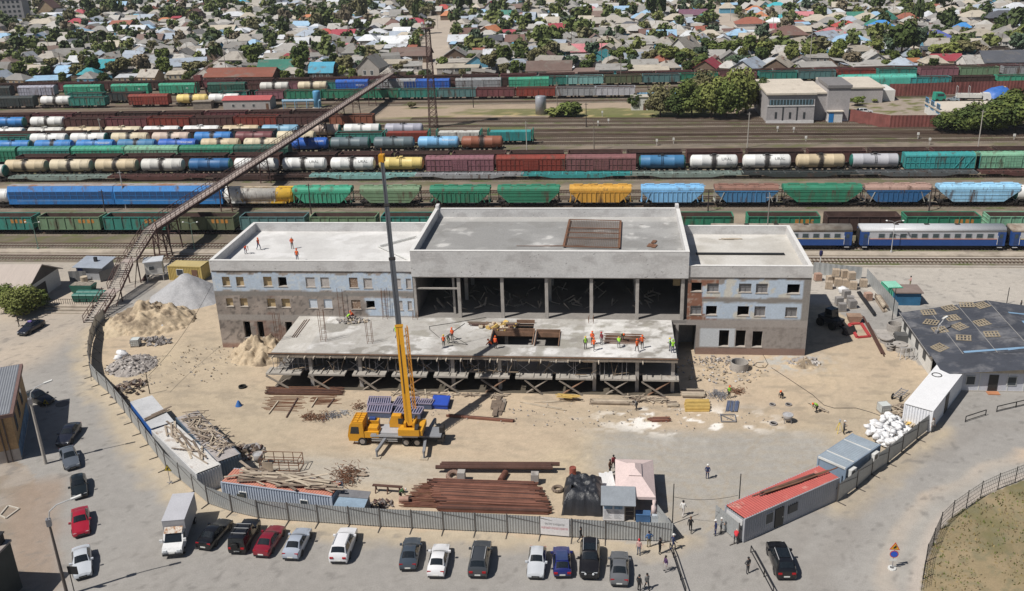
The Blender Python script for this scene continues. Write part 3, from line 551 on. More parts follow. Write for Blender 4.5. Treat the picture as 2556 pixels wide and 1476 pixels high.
def gondola(L=12.75,H=3.72):
    t=thing('gondola_wagon','','wagon');under(t,L,4.33);w=1.55;m=MB();z0=1.36
    for y in(-1,1):m.box(-L/2,L/2,y*w-.04,y*w+.04,z0,H)
    for x in(-1,1):m.box(x*L/2-.04,x*L/2+.04,-w+.041,w-.041,z0,H)
    for i in range(8):
        x=-L/2+i*L/7
        for y in(-1,1):m.box(x-.08,x+.08,y*(w+.1)-.06,y*(w+.1)+.06,z0-.1,H)
    for y in(-1,1):m.box(-L/2-.05,L/2+.05,y*(w+.06)-.1,y*(w+.06)+.1,H+.003,H+.12);m.box(-L/2,L/2,y*(w+.07)-.06,y*(w+.07)+.06,z0-.13,z0-.02)
    for x in(-1,1):
        m.box(x*L/2-.1,x*L/2+.1,-w-.03,w+.03,H+.004,H+.115)
        for k in range(3):m.box(x*(L/2+.08)-.05,x*(L/2+.08)+.05,-w,w,z0+.3+k*.75,z0+.42+k*.75)
    m.build('body',MPT,t);m=MB();m.box(-L/2+.05,L/2-.05,-w+.05,w-.05,z0-.05,z0+.05)
    for y in(-1,1):m.box(-L/2+.06,L/2-.06,y*(w-.06)-.012,y*(w-.06)+.012,z0+.06,H-.02)
    for x in(-1,1):m.box(x*(L/2-.07)-.012,x*(L/2-.07)+.012,-w+.08,w-.08,z0+.06,H-.02)
    m.build('rusty_interior',MRS,t);return t
def gondola_patch():
    t=gondola();t.name='gondola_wagon'
    for x in(2.7,4.55):
        m=MB();m.box(x-.7,x+.7,-1.606,-1.594,2.55,3.3);m.build('orange_panel',M('orange_panel',(.5,.22,.05),var=.2,stain=((.16,.2,.17),.55,.65,2)),t)
    return t
def tank(L=10.8,r=1.5,spill=0,ends=0,txt=None,dome=1,tc=None):
    t=thing('tank_wagon','','wagon');under(t,11.1,3.9,1.1);zc=2.78;m=MB();e=L/2;n=28;mat=MTS if spill else MTK
    pr=[(0,-e),(r*.45,-e+.06),(r*.8,-e+.25),(r*.97,-e+.5)]
    m.at((0,0,zc)).lathe([(r*.98,-e+.5),(r,-e+.62),(r,-e+2.6),(r*1.006,-e+2.62),(r*1.006,-e+2.7),(r,-e+2.72),(r,e-2.72),(r*1.006,e-2.7),(r*1.006,e-2.62),(r,e-2.6),(r,e-.62),(r*.98,e-.5)],n,axis='x');m.build('tank',mat,t,True)
    for s in(-1,1):
        m=MB();m.at((0,0,zc)).lathe([(a,s*b)for a,b in pr],n,axis='x');m.build('tank_end',MGN if ends==1 or(ends==2 and s>0)else mat,t,True)
        m=MB();m.box(s*3.9-.25,s*3.9+.25,-1.25,1.25,1.36,1.75);m.build('saddle',MUF,t)
    if dome:
        m=MB();m.at((0,0,zc+r-.06)).lathe([(.42,0),(.42,.22),(.5,.22),(.5,.3),(.1,.36),(0,.36)],14);m.at();m.tube((-.9,0,zc+r-.02),(-.9,0,zc+r+.25),.13);m.build('dome',MUF if dome==1 else mat,t)
        m=MB()
        for x in(-.75,.75):m.bar((x,-.7,zc+r-.05),(x,.7,zc+r-.05),.08)
        m.box(-1.1,1.1,-.75,-.62,zc+r-.02,zc+r+.03);m.box(-1.1,1.1,.62,.75,zc+r-.02,zc+r+.03)
        if dome==2:
            for x in(-1.5,1.5):m.path([(x-.45,0,zc+r-.1),(x-.4,0,zc+r+.35),(x,0,zc+r+.55),(x+.4,0,zc+r+.35),(x+.45,0,zc+r-.1)],.04)
        m.build('walkway',MUF,t)
    m=MB()
    for x in(-.22,.22):m.path([(x,-r*math.sin(a)-.1,zc+r*math.cos(a)+.06)for a in(.45,.9,1.3,1.57,2.)],.03,4)
    for a in(.5,.7,.9,1.1,1.3,1.5,1.7,1.9):m.bar((-.22,-r*math.sin(a)-.1,zc+r*math.cos(a)+.06),(.22,-r*math.sin(a)-.1,zc+r*math.cos(a)+.06),.04)
    m.build('ladder',MUF,t)
    if txt:
        me=text_mesh(txt,.95 if len(txt)<5 else.6)
        for v in me.vertices:
            a=.62-v.co.y/(r+.02)+.16;rr=r+.025;v.co=(v.co.x+2.75,-rr*math.sin(a+.25),zc+rr*math.cos(a+.25))
        me.materials.append(tc or MLD);ob('lettering',me,t)
    return t
def boxcar(L=14.,rr=0,txt=None):
    t=thing('boxcar','','wagon');under(t,L,L/2-2.2);w=1.5;z0,z1=1.2,3.95;m=MB();m.box(-L/2,L/2,-w,w,z0,z1)
    nr=int(L/1.05)
    for i in range(nr+1):
        x=-L/2+.06+i*(L-.12)/nr
        if abs(x)<1.9 and not rr:continue
        for y in(-1,1):m.box(x-.06,x+.06,y*(w+.05)-.045,y*(w+.05)+.045,z0,z1)
    for y in(-1,1):
        for z in(z0+.05,2.5,z1-.06):m.box(-L/2,L/2,y*(w+.04)-.036,y*(w+.04)+.036,z-.05,z+.05)
    if rr==2:
        for s in(-1,1):
            for k in range(2):x=s*(2.6+k*2.2);m.bar((x,-w-.06,z0),(x+s*1.9,-w-.06,z1),.14)
    m.build('body',MPT,t);m=MB();n=9;h=.85 if rr==1 else.62
    pts=[(-(w+.06)*math.cos(math.pi*i/(n-1)),z1+.005+h*math.sin(math.pi*i/(n-1))**.8)for i in range(n)];m.prism(pts[::-1],-L/2-.06,L/2+.06,'x')
    nn=int(L/1.1)
    for i in range(nn+1):
        x=-L/2+i*L/nn
        for(a,b),(c,d)in zip(pts[:-1],pts[1:]):m.bar((x,a,b+.02),(x,c,d+.02),.07,.05)
    m.build('roof',MPT,t)
    if not rr:
        for y in(-1,1):
            m=MB();m.box(-1.85,1.85,y*(w+.06)-.05,y*(w+.06)+.05,z0+.12,z1-.2)
            for x in(-1.8,-.6,0.02,.65,1.8):m.box(x-.05,x+.05,y*(w+.13)-.03,y*(w+.13)+.03,z0+.12,z1-.2)
            for z in(1.6,2.2,2.8,3.4):m.box(-1.8,1.8,y*(w+.12)-.02,y*(w+.12)+.02,z-.03,z+.03)
            m.build('sliding_door',MPT,t)
    if txt:
        me=text_mesh(txt,.9)
        for v in me.vertices:v.co=(v.co.x+L*.26,-w-.11,2.9+v.co.y)
        me.materials.append(MLT);ob('lettering',me,t)
    return t
def hopper(L=12.6,lb=7.8,ribs=8,zt=4.1):
    t=thing('hopper_wagon','','wagon');under(t,L-.4,L/2-1.9);w=1.5;z0=1.35;zs=3.45;m=MB()
    prof=[(-L/2,zs+.35),(-L/2+.15,zs),(-lb/2,z0),(lb/2,z0),(L/2-.15,zs),(L/2,zs+.35)]
    m.prism([(a,b)for a,b in prof],-w,w,'y')
    if ribs:
        for i in range(ribs+1):
            x=-lb/2+.1+i*(lb-.2)/ribs
            for y in(-1,1):m.box(x-.06,x+.06,y*(w+.06)-.055,y*(w+.06)+.055,z0,zs)
        for y in(-1,1):m.box(-L/2+.2,L/2-.2,y*(w+.05)-.04,y*(w+.05)+.04,zs,zs+.12)
    else:
        for y in(-1,1):
            for z,k in((2.,.66),(2.7,.8),(zs,.98)):m.box(-L/2*k+.1,L/2*k-.1,y*(w+.03)-.028,y*(w+.03)+.028,z-.04,z+.04)
    m.build('hopper_body',MPT,t);m=MB();n=9
    pts=[(-(w+.04)*math.cos(math.pi*i/(n-1)),zs+.352+(zt-zs+.25)*math.sin(math.pi*i/(n-1))**.75)for i in range(n)];m.prism(pts[::-1],-L/2+.02,L/2-.02,'x');m.build('roof',MPT,t)
    top=zs+.35+zt-zs+.25
    for i in range(4):
        m=MB();x=-L*.36+i*L*.24;m.box(x-L*.075,x+L*.075,-.42,.42,top-.12,top+.12);m.box(x+L*.08,x+L*.16,-.85,-.5,top-.2,top-.06);m.build('hatch',MPT,t)
    for s in(-1,1):
        m=MB()
        for y in(-1.3,1.3):m.bar((s*(L/2-.2),y,1.4),(s*(L/2-.25),y,zs+.1),.14);m.bar((s*(lb/2+.2),y,1.5),(s*(L/2-.3),y,zs-.2),.1)if ribs else m.bar((s*(L/2-.25),y,1.4),(s*(lb/2+1),y,2.4),.1)
        if ribs:m.bar((s*(lb/2+.5),-w-.04,3.4),(s*(lb/2+1.3),-w-.04,1.4),.14)
        m.box(s*(L/2-.15)-.15,s*(L/2-.15)+.15,-1.3,1.3,1.37,1.5);m.build('end_frame',MPT if ribs else MUF,t)
    return t
def rounded_hopper():
    t=thing('hopper_wagon','','wagon');L=12.4;under(t,L,L/2-2);m=MB();m.at((0,0,2.85)).lathe([(0,-L/2),(1.1,-L/2+.05),(1.6,-L/2+.7),(1.62,-L/2+.72),(1.62,L/2-.72),(1.6,L/2-.7),(1.1,L/2-.05),(0,L/2)],20,axis='x');m.build('hopper_body',MPT,t,True)
    m=MB();m.box(-4.4,4.4,-1.5,1.5,1.3,1.6);m.build('outlet',MPT,t);m=MB();m.box(-L/2+.4,L/2-.4,-.5,.5,4.36,4.55);m.build('roof_walk',MPT,t)
    for s in(-1,1):m=MB();m.bar((s*5,-1.45,1.4),(s*6,-1.45,3.8),.12);m.bar((s*5,1.45,1.4),(s*6,1.45,3.8),.12);each(m,'ladder',MPT,t)
    return t
def flat(L=25.2):
    t=thing('flat_wagon','','wagon');m=MB();z=1.5
    for y in(-1.3,1.3):m.box(-L/2,L/2,y-.1,y+.1,z-.4,z)
    m.box(-L/2,L/2,-.3,.3,z-.3,z-.02)
    for i in range(9):x=-L/2+.15+i*(L-.3)/8;m.box(x-.12,x+.12,-1.2,1.2,z-.2,z-.004)
    for y in(-1.34,1.34):m.prism([(-L/2+4.5,z-.4),(-L/2+7,z-.85),(L/2-7,z-.85),(L/2-4.5,z-.4)],y-.05,y+.05,'y')
    m.build('deck_frame',MPT,t);m=MB();m.box(-L/2+5,L/2-5,-.5,.5,.8,1.15);m.bar((-L/2-.5,0,1.15),(-L/2,0,1.15),.3);m.bar((L/2,0,1.15),(L/2+.5,0,1.15),.3);m.build('underframe',MUF,t)
    for s in(-1,1):b=ob('bogie',BOG,t);b.location=(s*(L/2-3),0,0)
    m=MB()
    for i in range(4):
        for s in(-1,1):x=s*(2+i*3);m.box(x-.12,x+.12,-1.42,-1.2,z+.002,z+.16);m.box(x-.12,x+.12,1.2,1.42,z+.002,z+.16)
    each(m,'container_lock',MUF,t);return t
def autorack(L=24.1):
    t=thing('car_carrier_wagon','','wagon');under(t,L,L/2-3,.9,1);w=1.55;m=MB();sec=[(-w,1.2),(w,1.2),(w,4.0),(.95,5.1),(-.95,5.1),(-w,4.0)];m.prism(sec,-L/2,L/2,'x');m.build('body',MPT,t)
    m=MB();m.quad((-L/2+.3,-w-.012,2.4),(L/2-.3,-w-.012,2.4),(L/2-.3,-w-.012,3.95),(-L/2+.3,-w-.012,3.95));m.build('mesh_side',M('mesh_side',(.02,.075,.2),rough=.6,var=.2,sc=2),t)
    m=MB()
    for i in range(16):x=-L/2+.3+i*(L-.6)/15;m.box(x-.05,x+.05,-w-.06,-w-.014,2.4,3.95)
    m.box(-L/2+.3,L/2-.3,-w-.055,-w-.013,3.1,3.17);m.build('mesh_frame',MPT,t)
    m=MB();m.box(-L/2,L/2,-.96,.96,5.103,5.14);m.build('roof',M('carrier_roof',(.32,.3,.3),var=.2,stain=((.3,.16,.1),.5,.62,.5)),t)
    m=MB();m.box(-L/2+2,L/2-2,-w-.015,-w-.003,1.95,2.02);m.build('stripe',M('pale_stripe',(.3,.4,.55)),t);return t
def coach(L=23.9,rusty=0):
    t=thing('passenger_coach','','railway coach');under(t,L,L/2-3.5,1.2,1);w=1.53;m=MB();m.box(-L/2,L/2,-w,w,1.15,3.55);m.build('body',M('coach_grey',(.46,.47,.5),rough=.4,var=.06),t)
    m=MB();m.box(-L/2-.01,L/2+.01,-w-.03,w+.03,1.1,2.25);m.box(-L/2-.02,-L/2+1.35,-w-.031,w+.031,2.251,3.54);m.box(L/2-1.35,L/2+.02,-w-.031,w+.031,2.251,3.54);each(m,'blue_panel',M('coach_blue',(.025,.075,.26),rough=.35,var=.08),t)
    m=MB();m.box(-L/2+1.36,L/2-1.36,-w-.04,-w-.004,2.252,2.34);m.build('stripe',M('coach_stripe',(.72,.3,.1),rough=.4)if not rusty else M('yellow_stripe',(.7,.5,.12)),t);n=13
    pts=[(-(w+.04)*math.cos(math.pi*i/(n-1)),3.56+.9*math.sin(math.pi*i/(n-1))**.7)for i in range(n)];m=MB();m.prism(pts[::-1],-L/2,L/2,'x');m.build('roof',M('coach_roof_rusty',(.34,.3,.25),rough=.6,var=.2,stain=((.17,.12,.09),.45,.7,.5))if rusty else M('coach_roof',(.5,.51,.53),rough=.35,var=.08),t,True)
    m=MB()
    for i in range(10):m.box(-8+i*1.7,-7.2+i*1.7,-.3,.3,4.44,4.52)if i in(1,4,7)else None
    each(m,'roof_vent',MUF,t)
    for i in range(11):
        x=-L/2+3.4+i*1.8;m=MB();m.box(x-.55,x+.55,-w-.05,-w-.004,2.5,3.3);wn=m.build('window',M('window_frame_grey',(.3,.31,.33)),t);m=MB();m.box(x-.47,x+.47,-w-.06,-w-.052,2.57,3.23);m.build('pane',MGL,wn)
    for s in(-1,1):
        m=MB();x=s*(L/2-.75);m.box(x-.36,x+.36,-w-.05,-w-.032,1.2,3.3);d=m.build('door',M('coach_door',(.03,.06,.16),rough=.35),t);m=MB();m.box(x-.24,x+.24,-w-.058,-w-.051,2.45,3.1);m.build('pane',MGL,d)
        m=MB();m.bar((x-s*.55,-w-.1,1.3),(x-s*.55,-w-.1,2.9),.06);m.build('handrail',M('white_rail',(.7,.7,.7)),t);m=MB();m.box(x-.4,x+.4,-w-.1,-w+.2,.75,.82);m.build('step',M('step_grey',(.45,.45,.45)),t)
        m=MB();m.box(s*(L/2+.03)-.25*(s<0),s*(L/2+.03)+.25*(s>0),-.7,.7,1.2,3.6);m.build('gangway',MUF,t)
    return t
def boxes_wagon():
    t=thing('container_wagon','','wagon');L=12.6;under(t,L,4.4)
    for s,k in((-1,0),(1,1)):
        m=MB();x0,x1=(-L/2+.9,-.03)if s<0 else(.03,L/2-.9);n=14;m.box(x0,x1,-1.35,1.35,1.38,3.75)
        for i in range(n+1):x=x0+.05+i*(x1-x0-.1)/n;m.box(x-.1,x+.1,-1.43,-1.351,1.4,3.7);m.box(x-.1,x+.1,1.351,1.43,1.4,3.7)
        m.build('container',MPT,t)
        m=MB();x=s*(L/2-.35);m.box(x-.12,x+.12,-1.45,-1.2,1.36,4.3);m.box(x-.12,x+.12,1.2,1.45,1.36,4.3);m.bar((x,-1.3,4.2),(x,1.3,4.2),.2);m.bar((x,-1.3,2.6),(x,1.3,2.6),.2);m.bar((x-s*.5,-1.3,1.4),(x,-1.3,4.2),.12);m.build('end_rack',M('rack_green',(.03,.2,.15),var=.2),t)
    return t
def longcar(L=24.6):
    t=thing('covered_wagon','','wagon');under(t,L,L/2-3,.9,1);m=MB();sec=[(-1.55,1.2),(1.55,1.2),(1.55,3.7)]+[(1.55*math.cos(math.pi*i/8),3.7+1.15*math.sin(math.pi*i/8))for i in range(1,8)]+[(-1.55,3.7)];m.prism(sec,-L/2,L/2,'x');m.build('body',MPT,t)
    m=MB();m.box(-L/2+1,L/2-1,-.35,.35,4.86,4.98);m.build('roof_walk',MPT,t);return t
PR={'gon':(gondola,12.75,'open wagon'),'gop':(gondola_patch,12.75,'open wagon with orange panels'),'tnk':(lambda:tank(),10.8,'tank wagon'),'tnd':(lambda:tank(dome=2),10.8,'twin hooped tank wagon'),'tdg':(lambda:tank(dome=2,ends=2),10.8,'hooped green ended tank wagon'),
      'tsp':(lambda:tank(spill=1),10.8,'oil streaked tank wagon'),'tsg':(lambda:tank(spill=1,ends=2),10.8,'streaked green ended tank wagon'),'tge':(lambda:tank(ends=1),10.8,'tank wagon with green ends'),'tur':(lambda:tank(spill=1,txt='URAL'),10.8,'tank wagon lettered URAL'),'ttr':(lambda:tank(txt='ТРАНСОЙЛ',tc=MLT),10.8,'tank wagon with white lettering'),
      'tye':(lambda:tank(dome=3,r=1.45),10.8,'plain tank wagon'),'box':(lambda:boxcar(13.9),13.9,'covered boxcar'),'b17':(lambda:boxcar(16.),16.,'long covered boxcar'),'brd':(lambda:boxcar(14.1,1),14.1,'covered wagon with rounded roof'),'bdg':(lambda:boxcar(16.,2),16.,'boxcar with diagonal bracing'),'b40':(lambda:boxcar(13.9,0,'40'),13.9,'covered boxcar marked 40'),'bxr':(lambda:boxcar(11.6,1,'РЕССА'),11.6,'container car lettered РЕССА'),
      'hop':(hopper,12.6,'ribbed grain hopper'),'hps':(lambda:hopper(12.8,8.4,0),12.8,'smooth sided grain hopper'),'hpl':(lambda:hopper(15.2,9.6,0),15.2,'long smooth sided hopper'),'hpr':(rounded_hopper,12.4,'rounded cement hopper'),'flt':(flat,25.2,'empty container flat wagon'),'aut':(autorack,24.1,'long enclosed car carrier'),'cch':(coach,23.9,'passenger coach with clean grey roof'),'ccr':(lambda:coach(rusty=1),23.9,'passenger coach with stained rusty roof'),'cnt':(boxes_wagon,12.6,'wagon carrying two slatted containers'),'lng':(longcar,24.6,'long rounded covered wagon')}
CL={'teal':(.045,.22,.18),'faded green':(.16,.25,.15),'green':(.035,.2,.12),'bright green':(.06,.33,.21),'pale green':(.2,.4,.27),'dark green':(.03,.1,.075),'brown':(.1,.045,.04),'dark brown':(.06,.035,.03),'rust red':(.24,.05,.035),'maroon':(.17,.06,.065),'mauve':(.24,.11,.13),'pinkish brown':(.22,.1,.1),'orange brown':(.27,.1,.06),
      'white':(.7,.7,.68),'off white':(.58,.57,.53),'cream':(.6,.52,.37),'beige':(.55,.45,.3),'peach':(.56,.45,.38),'yellow':(.68,.42,.05),'pale yellow':(.7,.55,.2),'amber':(.6,.33,.06),'royal blue':(.03,.12,.46),'blue':(.045,.2,.5),'cobalt':(.025,.17,.47),'azure':(.03,.2,.52),'dull blue':(.06,.19,.36),'deep blue':(.03,.12,.28),'sky blue':(.2,.44,.7),'pale blue':(.3,.55,.75),'steel blue':(.2,.38,.52),
      'grey':(.3,.31,.32),'dark grey':(.1,.11,.115),'slate grey':(.13,.17,.19),'silver':(.45,.45,.48),'lilac grey':(.36,.36,.42),'olive':(.12,.14,.08),'grey teal':(.1,.2,.2),'light teal':(.22,.42,.4),'blue green':(.05,.3,.3),'charcoal':(.045,.055,.055),'grey green':(.22,.28,.25),'aqua':(.1,.45,.36)}
PROTO={}
def recolor(o,c):
    o.color=(*c,1)
    for k in kids(o):recolor(k,c)
def put(kind,loc,rz,label,col,group):
    if kind not in PROTO:
        o=PROTO[kind]=PR[kind][0]();o.location=loc;o.rotation_euler=(0,0,rz);recolor(o,col);tag(o,label,None,group);return o
    return dup(PROTO[kind],loc,rz,label,group,col)
def train(Y,k,where,group,items,z=2.5):
    """items: (kind, colour, picture column of the left end | None = coupled to the one before)"""
    xs=[];last=None
    for kd,cn,px in items:
        L=PR[kd][1]
        if px is None:x0=last+(1.17 if kd[0]!='t' else 1.24)
        else:
            x0=XO(px,Y-1.5,z);y=Y+k*(x0+9);x0=XO(px,y-1.5,z)
        last=x0+L;xs.append(x0+L/2)
    cnt={}
    for kd,cn,px in items:cnt[(kd,cn)]=cnt.get((kd,cn),0)+1
    seen={}
    for(kd,cn,px),x in zip(items,xs):
        key=(kd,cn);i=seen.get(key,0);seen[key]=i+1;base=cn+' '+PR[kd][2]
        if kd in('cch','ccr'):base=PR[kd][2]
        lab=base+' '+where if cnt[key]==1 else ordn(i)+' '+base+' from left '+where
        nm=put(kd,(x,Y+k*(x+9),0),math.atan(k),lab,CL[cn],group)
def seq(kind,cols,px):return[(kind,c,px if i==0 else None)for i,c in enumerate(cols)]
d=1.01388
train(161.3,0,'in the train beside the platform','passenger coaches',[('ccr','blue',1752*d),('cch','blue',2118*d),('ccr','blue',2488*d)],1.3)
K_=list(tuple(o for o in COL.objects if o.name.startswith('passenger_coach')and o.type=='EMPTY'));K_[0]['label']='passenger coach with stained rusty roof, partly hidden by the station';K_[2]['label']='passenger coach with dull brown roof, cut by the right picture edge'
train(169.5,0,'in the row right behind the station','open wagons right behind the station',[('gop','teal',-72*d),('gop','faded green',94),('gop','teal',258)]+[('gop','olive',424)]+[('gon','grey teal',599),('gon','faded green',774),('gon','teal',951)]+[('gon','green',1655),('gop','green',1868),('gon','dark brown',2066),('gop','green',2263),('gon','pale green',2470)],3.6)
train(187.4,0,'in the hopper row','hoppers and carriers in the hopper row',[('tdg','white',-100),('aut','cobalt',18),('aut','azure',283),('hpr','white',553),('hpr','yellow',590),('hop','bright green',729),('hps','faded green',896),('hop','green',1072),('hps','green',1241),('hop','amber',1421),('hop','sky blue',1600),('hop','dull blue',1784),('hpl','green',1956),('hop','deep blue',2160),('hpl','pale blue',2345),('tge','white',2537)],3.6)
train(209.6,0,'in the row of empty flats','empty flats',[('tge','off white',-92),('flt','grey green',19),('flt','brown',267),('flt','dark brown',512),('flt','light teal',770),('flt','grey',1034),('flt','blue green',1300),('flt','grey green',1573),('flt','charcoal',1852),('flt','dark grey',2143),('flt','brown',2450)],1.4)
train(214.5,0,'in the row behind the empty flats','tanks and boxcars behind the empty flats',[('tsg','beige',7.6),('tsg','cream',119),('tsg','beige',233),('tsg','off white',347.7),('tge','deep blue',467),('tur','white',581),('tur','white',701),('tur','white',822),('tye','pale yellow',943),('b17','mauve',1063),('b17','rust red',1239),('b17','pinkish brown',1413),('tge','dull blue',1594),('tur','white',1723),('tur','white',1855),('tsp','beige',1989),('tge','silver',2124),('bdg','blue green',2259),('b17','pale green',2434)])
train(221,0,'half hidden behind the tank row','open wagons half hidden behind the tank row',seq('gon',['brown','dark brown']*9,40),3.6)
train(227,0,'in the green roofed row','round roofed green wagons',[('brd','green',-90),('brd','teal',44),('brd','bright green',178),('brd','pale green',311),('brd','green',448),('brd','dark green',584)],3.6)
train(237,0,'in the blue tank row','tanks in the blue tank row',[('tge','blue',-20),('tsp','blue',82),('ttr','blue',186),('tsp','dull blue',289),('ttr','royal blue',391),('tsg','beige',497),('tsp','cream',605),('ttr','royal blue',716),('tge','slate grey',821),('tnk','slate grey',930),('ttr','sky blue',1041),('tsp','orange brown',1150)])
train(245.5,0,'in the row behind the blue tanks','wagons behind the blue tanks',[('gon','teal',-40),('tnk','white',71),('tge','white',171),('tsg','cream',273),('tsp','peach',376),('tsg','blue',481),('tnk','maroon',584),('tsg','cream',687),('gon','teal',838),('cnt','rust red',957),('cnt','off white',1086),('cnt','blue green',1214)])
train(250,0,'showing only its rim between white tanks','open wagons between the white tank rows',seq('gon',['brown','dark brown','charcoal']*2,-20),3.6)
train(254.2,0,'in the far white tank row','tanks in the far white tank row',[('tdg','white',-33),('tdg','off white',65),('tnd','beige',160),('tnd','cream',258),('tnk','white',354),('tdg','white',453),('tnd','beige',552),('tnk','steel blue',650),('tge','peach',754),('tge','white',854),('tnk','lilac grey',958)])
train(270.2,0,'in the nearer row of brown wagons','nearer brown open wagons',[('tge','blue',-26),('tsp','white',71),('gon','brown',160),('gon','maroon',264),('gon','rust red',369),('gon','brown',476),('gon','rust red',584),('gon','brown',691),('gon','orange brown',823)],3.)
train(278.6,0,'in the farther row of brown wagons','farther brown open wagons',seq('gon',['brown','maroon','brown','dark brown','brown','maroon','brown','dark brown'],-22),3.6)
train(307.5,0,'in the row beyond the brown wagons','wagons beyond the brown wagons',[('box','charcoal',-12),('tsp','white',98),('gon','teal',172.6),('box','rust red',321),('tsp','pale yellow',438),('tnk','white',518)])
train(313.7,-.015,'in the row before the sandy strip','open wagons before the sandy strip',[('gon','teal',170),('gon','charcoal',268),('gon','teal',548),('gon','mauve',617),('gon','green',711),('gon','green',806),('gon','green',901.5),('gon','teal',996.6),('gon','grey teal',1093),('gon','maroon',1189),('gon','rust red',1289),('gon','grey',1388),('gon','silver',1487),('flt','steel blue',1590),('flt','grey',1762)])
train(331.5,.008,'in the boxcar row by the town','boxcars by the town',[('box','charcoal',-64),('box','lilac grey',45),('b40','bright green',160),('b40','bright green',278),('b40','bright green',397),('box','dark green',518),('tsp','off white',646),('tsp','cream',741),('bxr','royal blue',838),('brd','grey',939),('b17','royal blue',1009),('b17','grey',1137),('box','bright green',1270)])
train(337.2,.05,'in the open wagon row before the houses','open wagons before the houses',[('gon','brown',590),('gon','mauve',690),('gon','teal',779),('gon','teal',868),('gon','dark brown',960),('gon','brown',1060),('gon','dark green',1160),('gon','dark brown',1240),('gon','teal',1326),('gon','light teal',1414),('gon','olive',1509),('gon','grey teal',1604),('gon','green',1699),('gon','pinkish brown',1795),('gon','teal',1895),('gon','grey teal',1992),('gon','rust red',2091),('gon','teal',2193),('gon','mauve',2297),('gon','faded green',2397),('gon','grey',2505)])
train(344.5,.02,'in the last row below the houses','brown open wagons below the houses',seq('gon',['dark brown','brown','maroon','brown']*7+['brown'],-30),3.6)
train(321.4,.022,'in the row behind the warehouse yard','wagons behind the warehouse yard',[('lng','aqua',2094),('gon','blue green',2272),('gon','dark brown',2380),('gon','bright green',2489)])
for o in list(COL.objects):  # two hoppers with rust eaten roofs over blue sides
    if o.parent is None and o.get('label','').startswith(('dull blue ribbed','deep blue ribbed')):
        o['label']=o['label'].replace('ribbed grain hopper','ribbed hopper with rusty roof')
        for c in COL.objects:
            if c.parent is o and c.name.split('.')[0]in('roof','hatch','end_frame'):c.color=(.4,.41,.38,1)if c.name.startswith('end')else(.24,.13,.1,1)if o['label'].startswith('dull')else(.36,.24,.2,1)
# ================================================================ trees
MLF=M('foliage',obj=True,rough=.85,var=.3,sc=.35,fine=.3,spec=.15);MTR=M('bark',(.12,.09,.065),var=.3,sc=2)
def crown_mesh(seed,nb,nq,flat=.85,q=.17):
    """unit crown: clumps of small leaf faces inside a radius 1, height 2 volume, with gaps"""
    r=random.Random(seed);m=MB()
    for b in range(nb):
        while True:
            c=Vector((r.uniform(-1,1),r.uniform(-1,1),r.uniform(-.8,1)))
            if.2<c.length<1:break
        c=c*.74;c.z=c.z*flat+.05;br=r.uniform(.22,.42)
        for k in range(nq):
            d=Vector((r.gauss(0,1),r.gauss(0,1),r.gauss(0,1))).normalized();p=c+d*br*r.uniform(.7,1.05);n=(d+Vector((r.uniform(-.7,.7),r.uniform(-.7,.7),r.uniform(-.3,.8)))).normalized()
            u=n.orthogonal().normalized();v=n.cross(u);a=r.uniform(0,3.1);s=q*r.uniform(.6,1.3);uu=(u*math.cos(a)+v*math.sin(a))*s;vv=(v*math.cos(a)-u*math.sin(a))*s*.8
            m.add([p-uu,p-vv*.9,p+uu,p+vv],[(0,1,2,3)])
    return m.mesh('crown',MLF)
def bare_mesh(seed):
    r=random.Random(seed);m=MB()
    def br(p,d,L,rad,k):
        e=p+d*L;m.tube(p,e,rad,rad*.6,4,False)
        if k:
            for i in range(3):br(p+d*L*r.uniform(.6,1),(d+Vector((r.uniform(-.8,.8),r.uniform(-.8,.8),r.uniform(-.1,.5)))).normalized(),L*.68,rad*.55,k-1)
    br(Vector((0,0,-1)),Vector((0,0,1)),.75,.05,5);return m.mesh('crown',MLF)
CROWN=[crown_mesh(i,nb,34)for i,nb in enumerate((26,30,22,34,18))];LOWC=[crown_mesh(20+i,14,16,.85,.26)for i in range(3)]
HICROWN=[crown_mesh(40+i,34,110,.9,.07)for i in range(3)]
_m=MB();_m.tube((0,0,0),(.02,.03,.55),.05,.035,7,False);_m.tube((.02,.03,.55),(-.05,.1,1.),.035,.012,6,False);_m.tube((.02,.03,.5),(.25,-.05,.85),.025,.008,5,False);_m.tube((.01,.02,.45),(-.22,-.12,.8),.022,.008,5,False);TRUNK=_m.mesh('trunk',MTR)
GREENS={'dark green':(.06,.085,.026),'green':(.115,.145,.04),'yellow green':(.165,.185,.055),'olive':(.155,.145,.07),'brownish':(.2,.165,.11),'blue green':(.08,.115,.07)}
def tree(loc,rad,h,col,rz,label=None,cat='tree',group=None,ms=None,name='tree',low=.35):
    t=thing(name,label,cat,loc,rz,group);c=ob('crown',ms or CROWN[rnd.randrange(5)],t,col);c.scale=(rad,rad,h*(1-low)/2*1.08);c.location=(0,0,h*low+h*(1-low)/2)
    k=ob('trunk',TRUNK,t);k.scale=(h*.6,h*.6,h*.8);return t
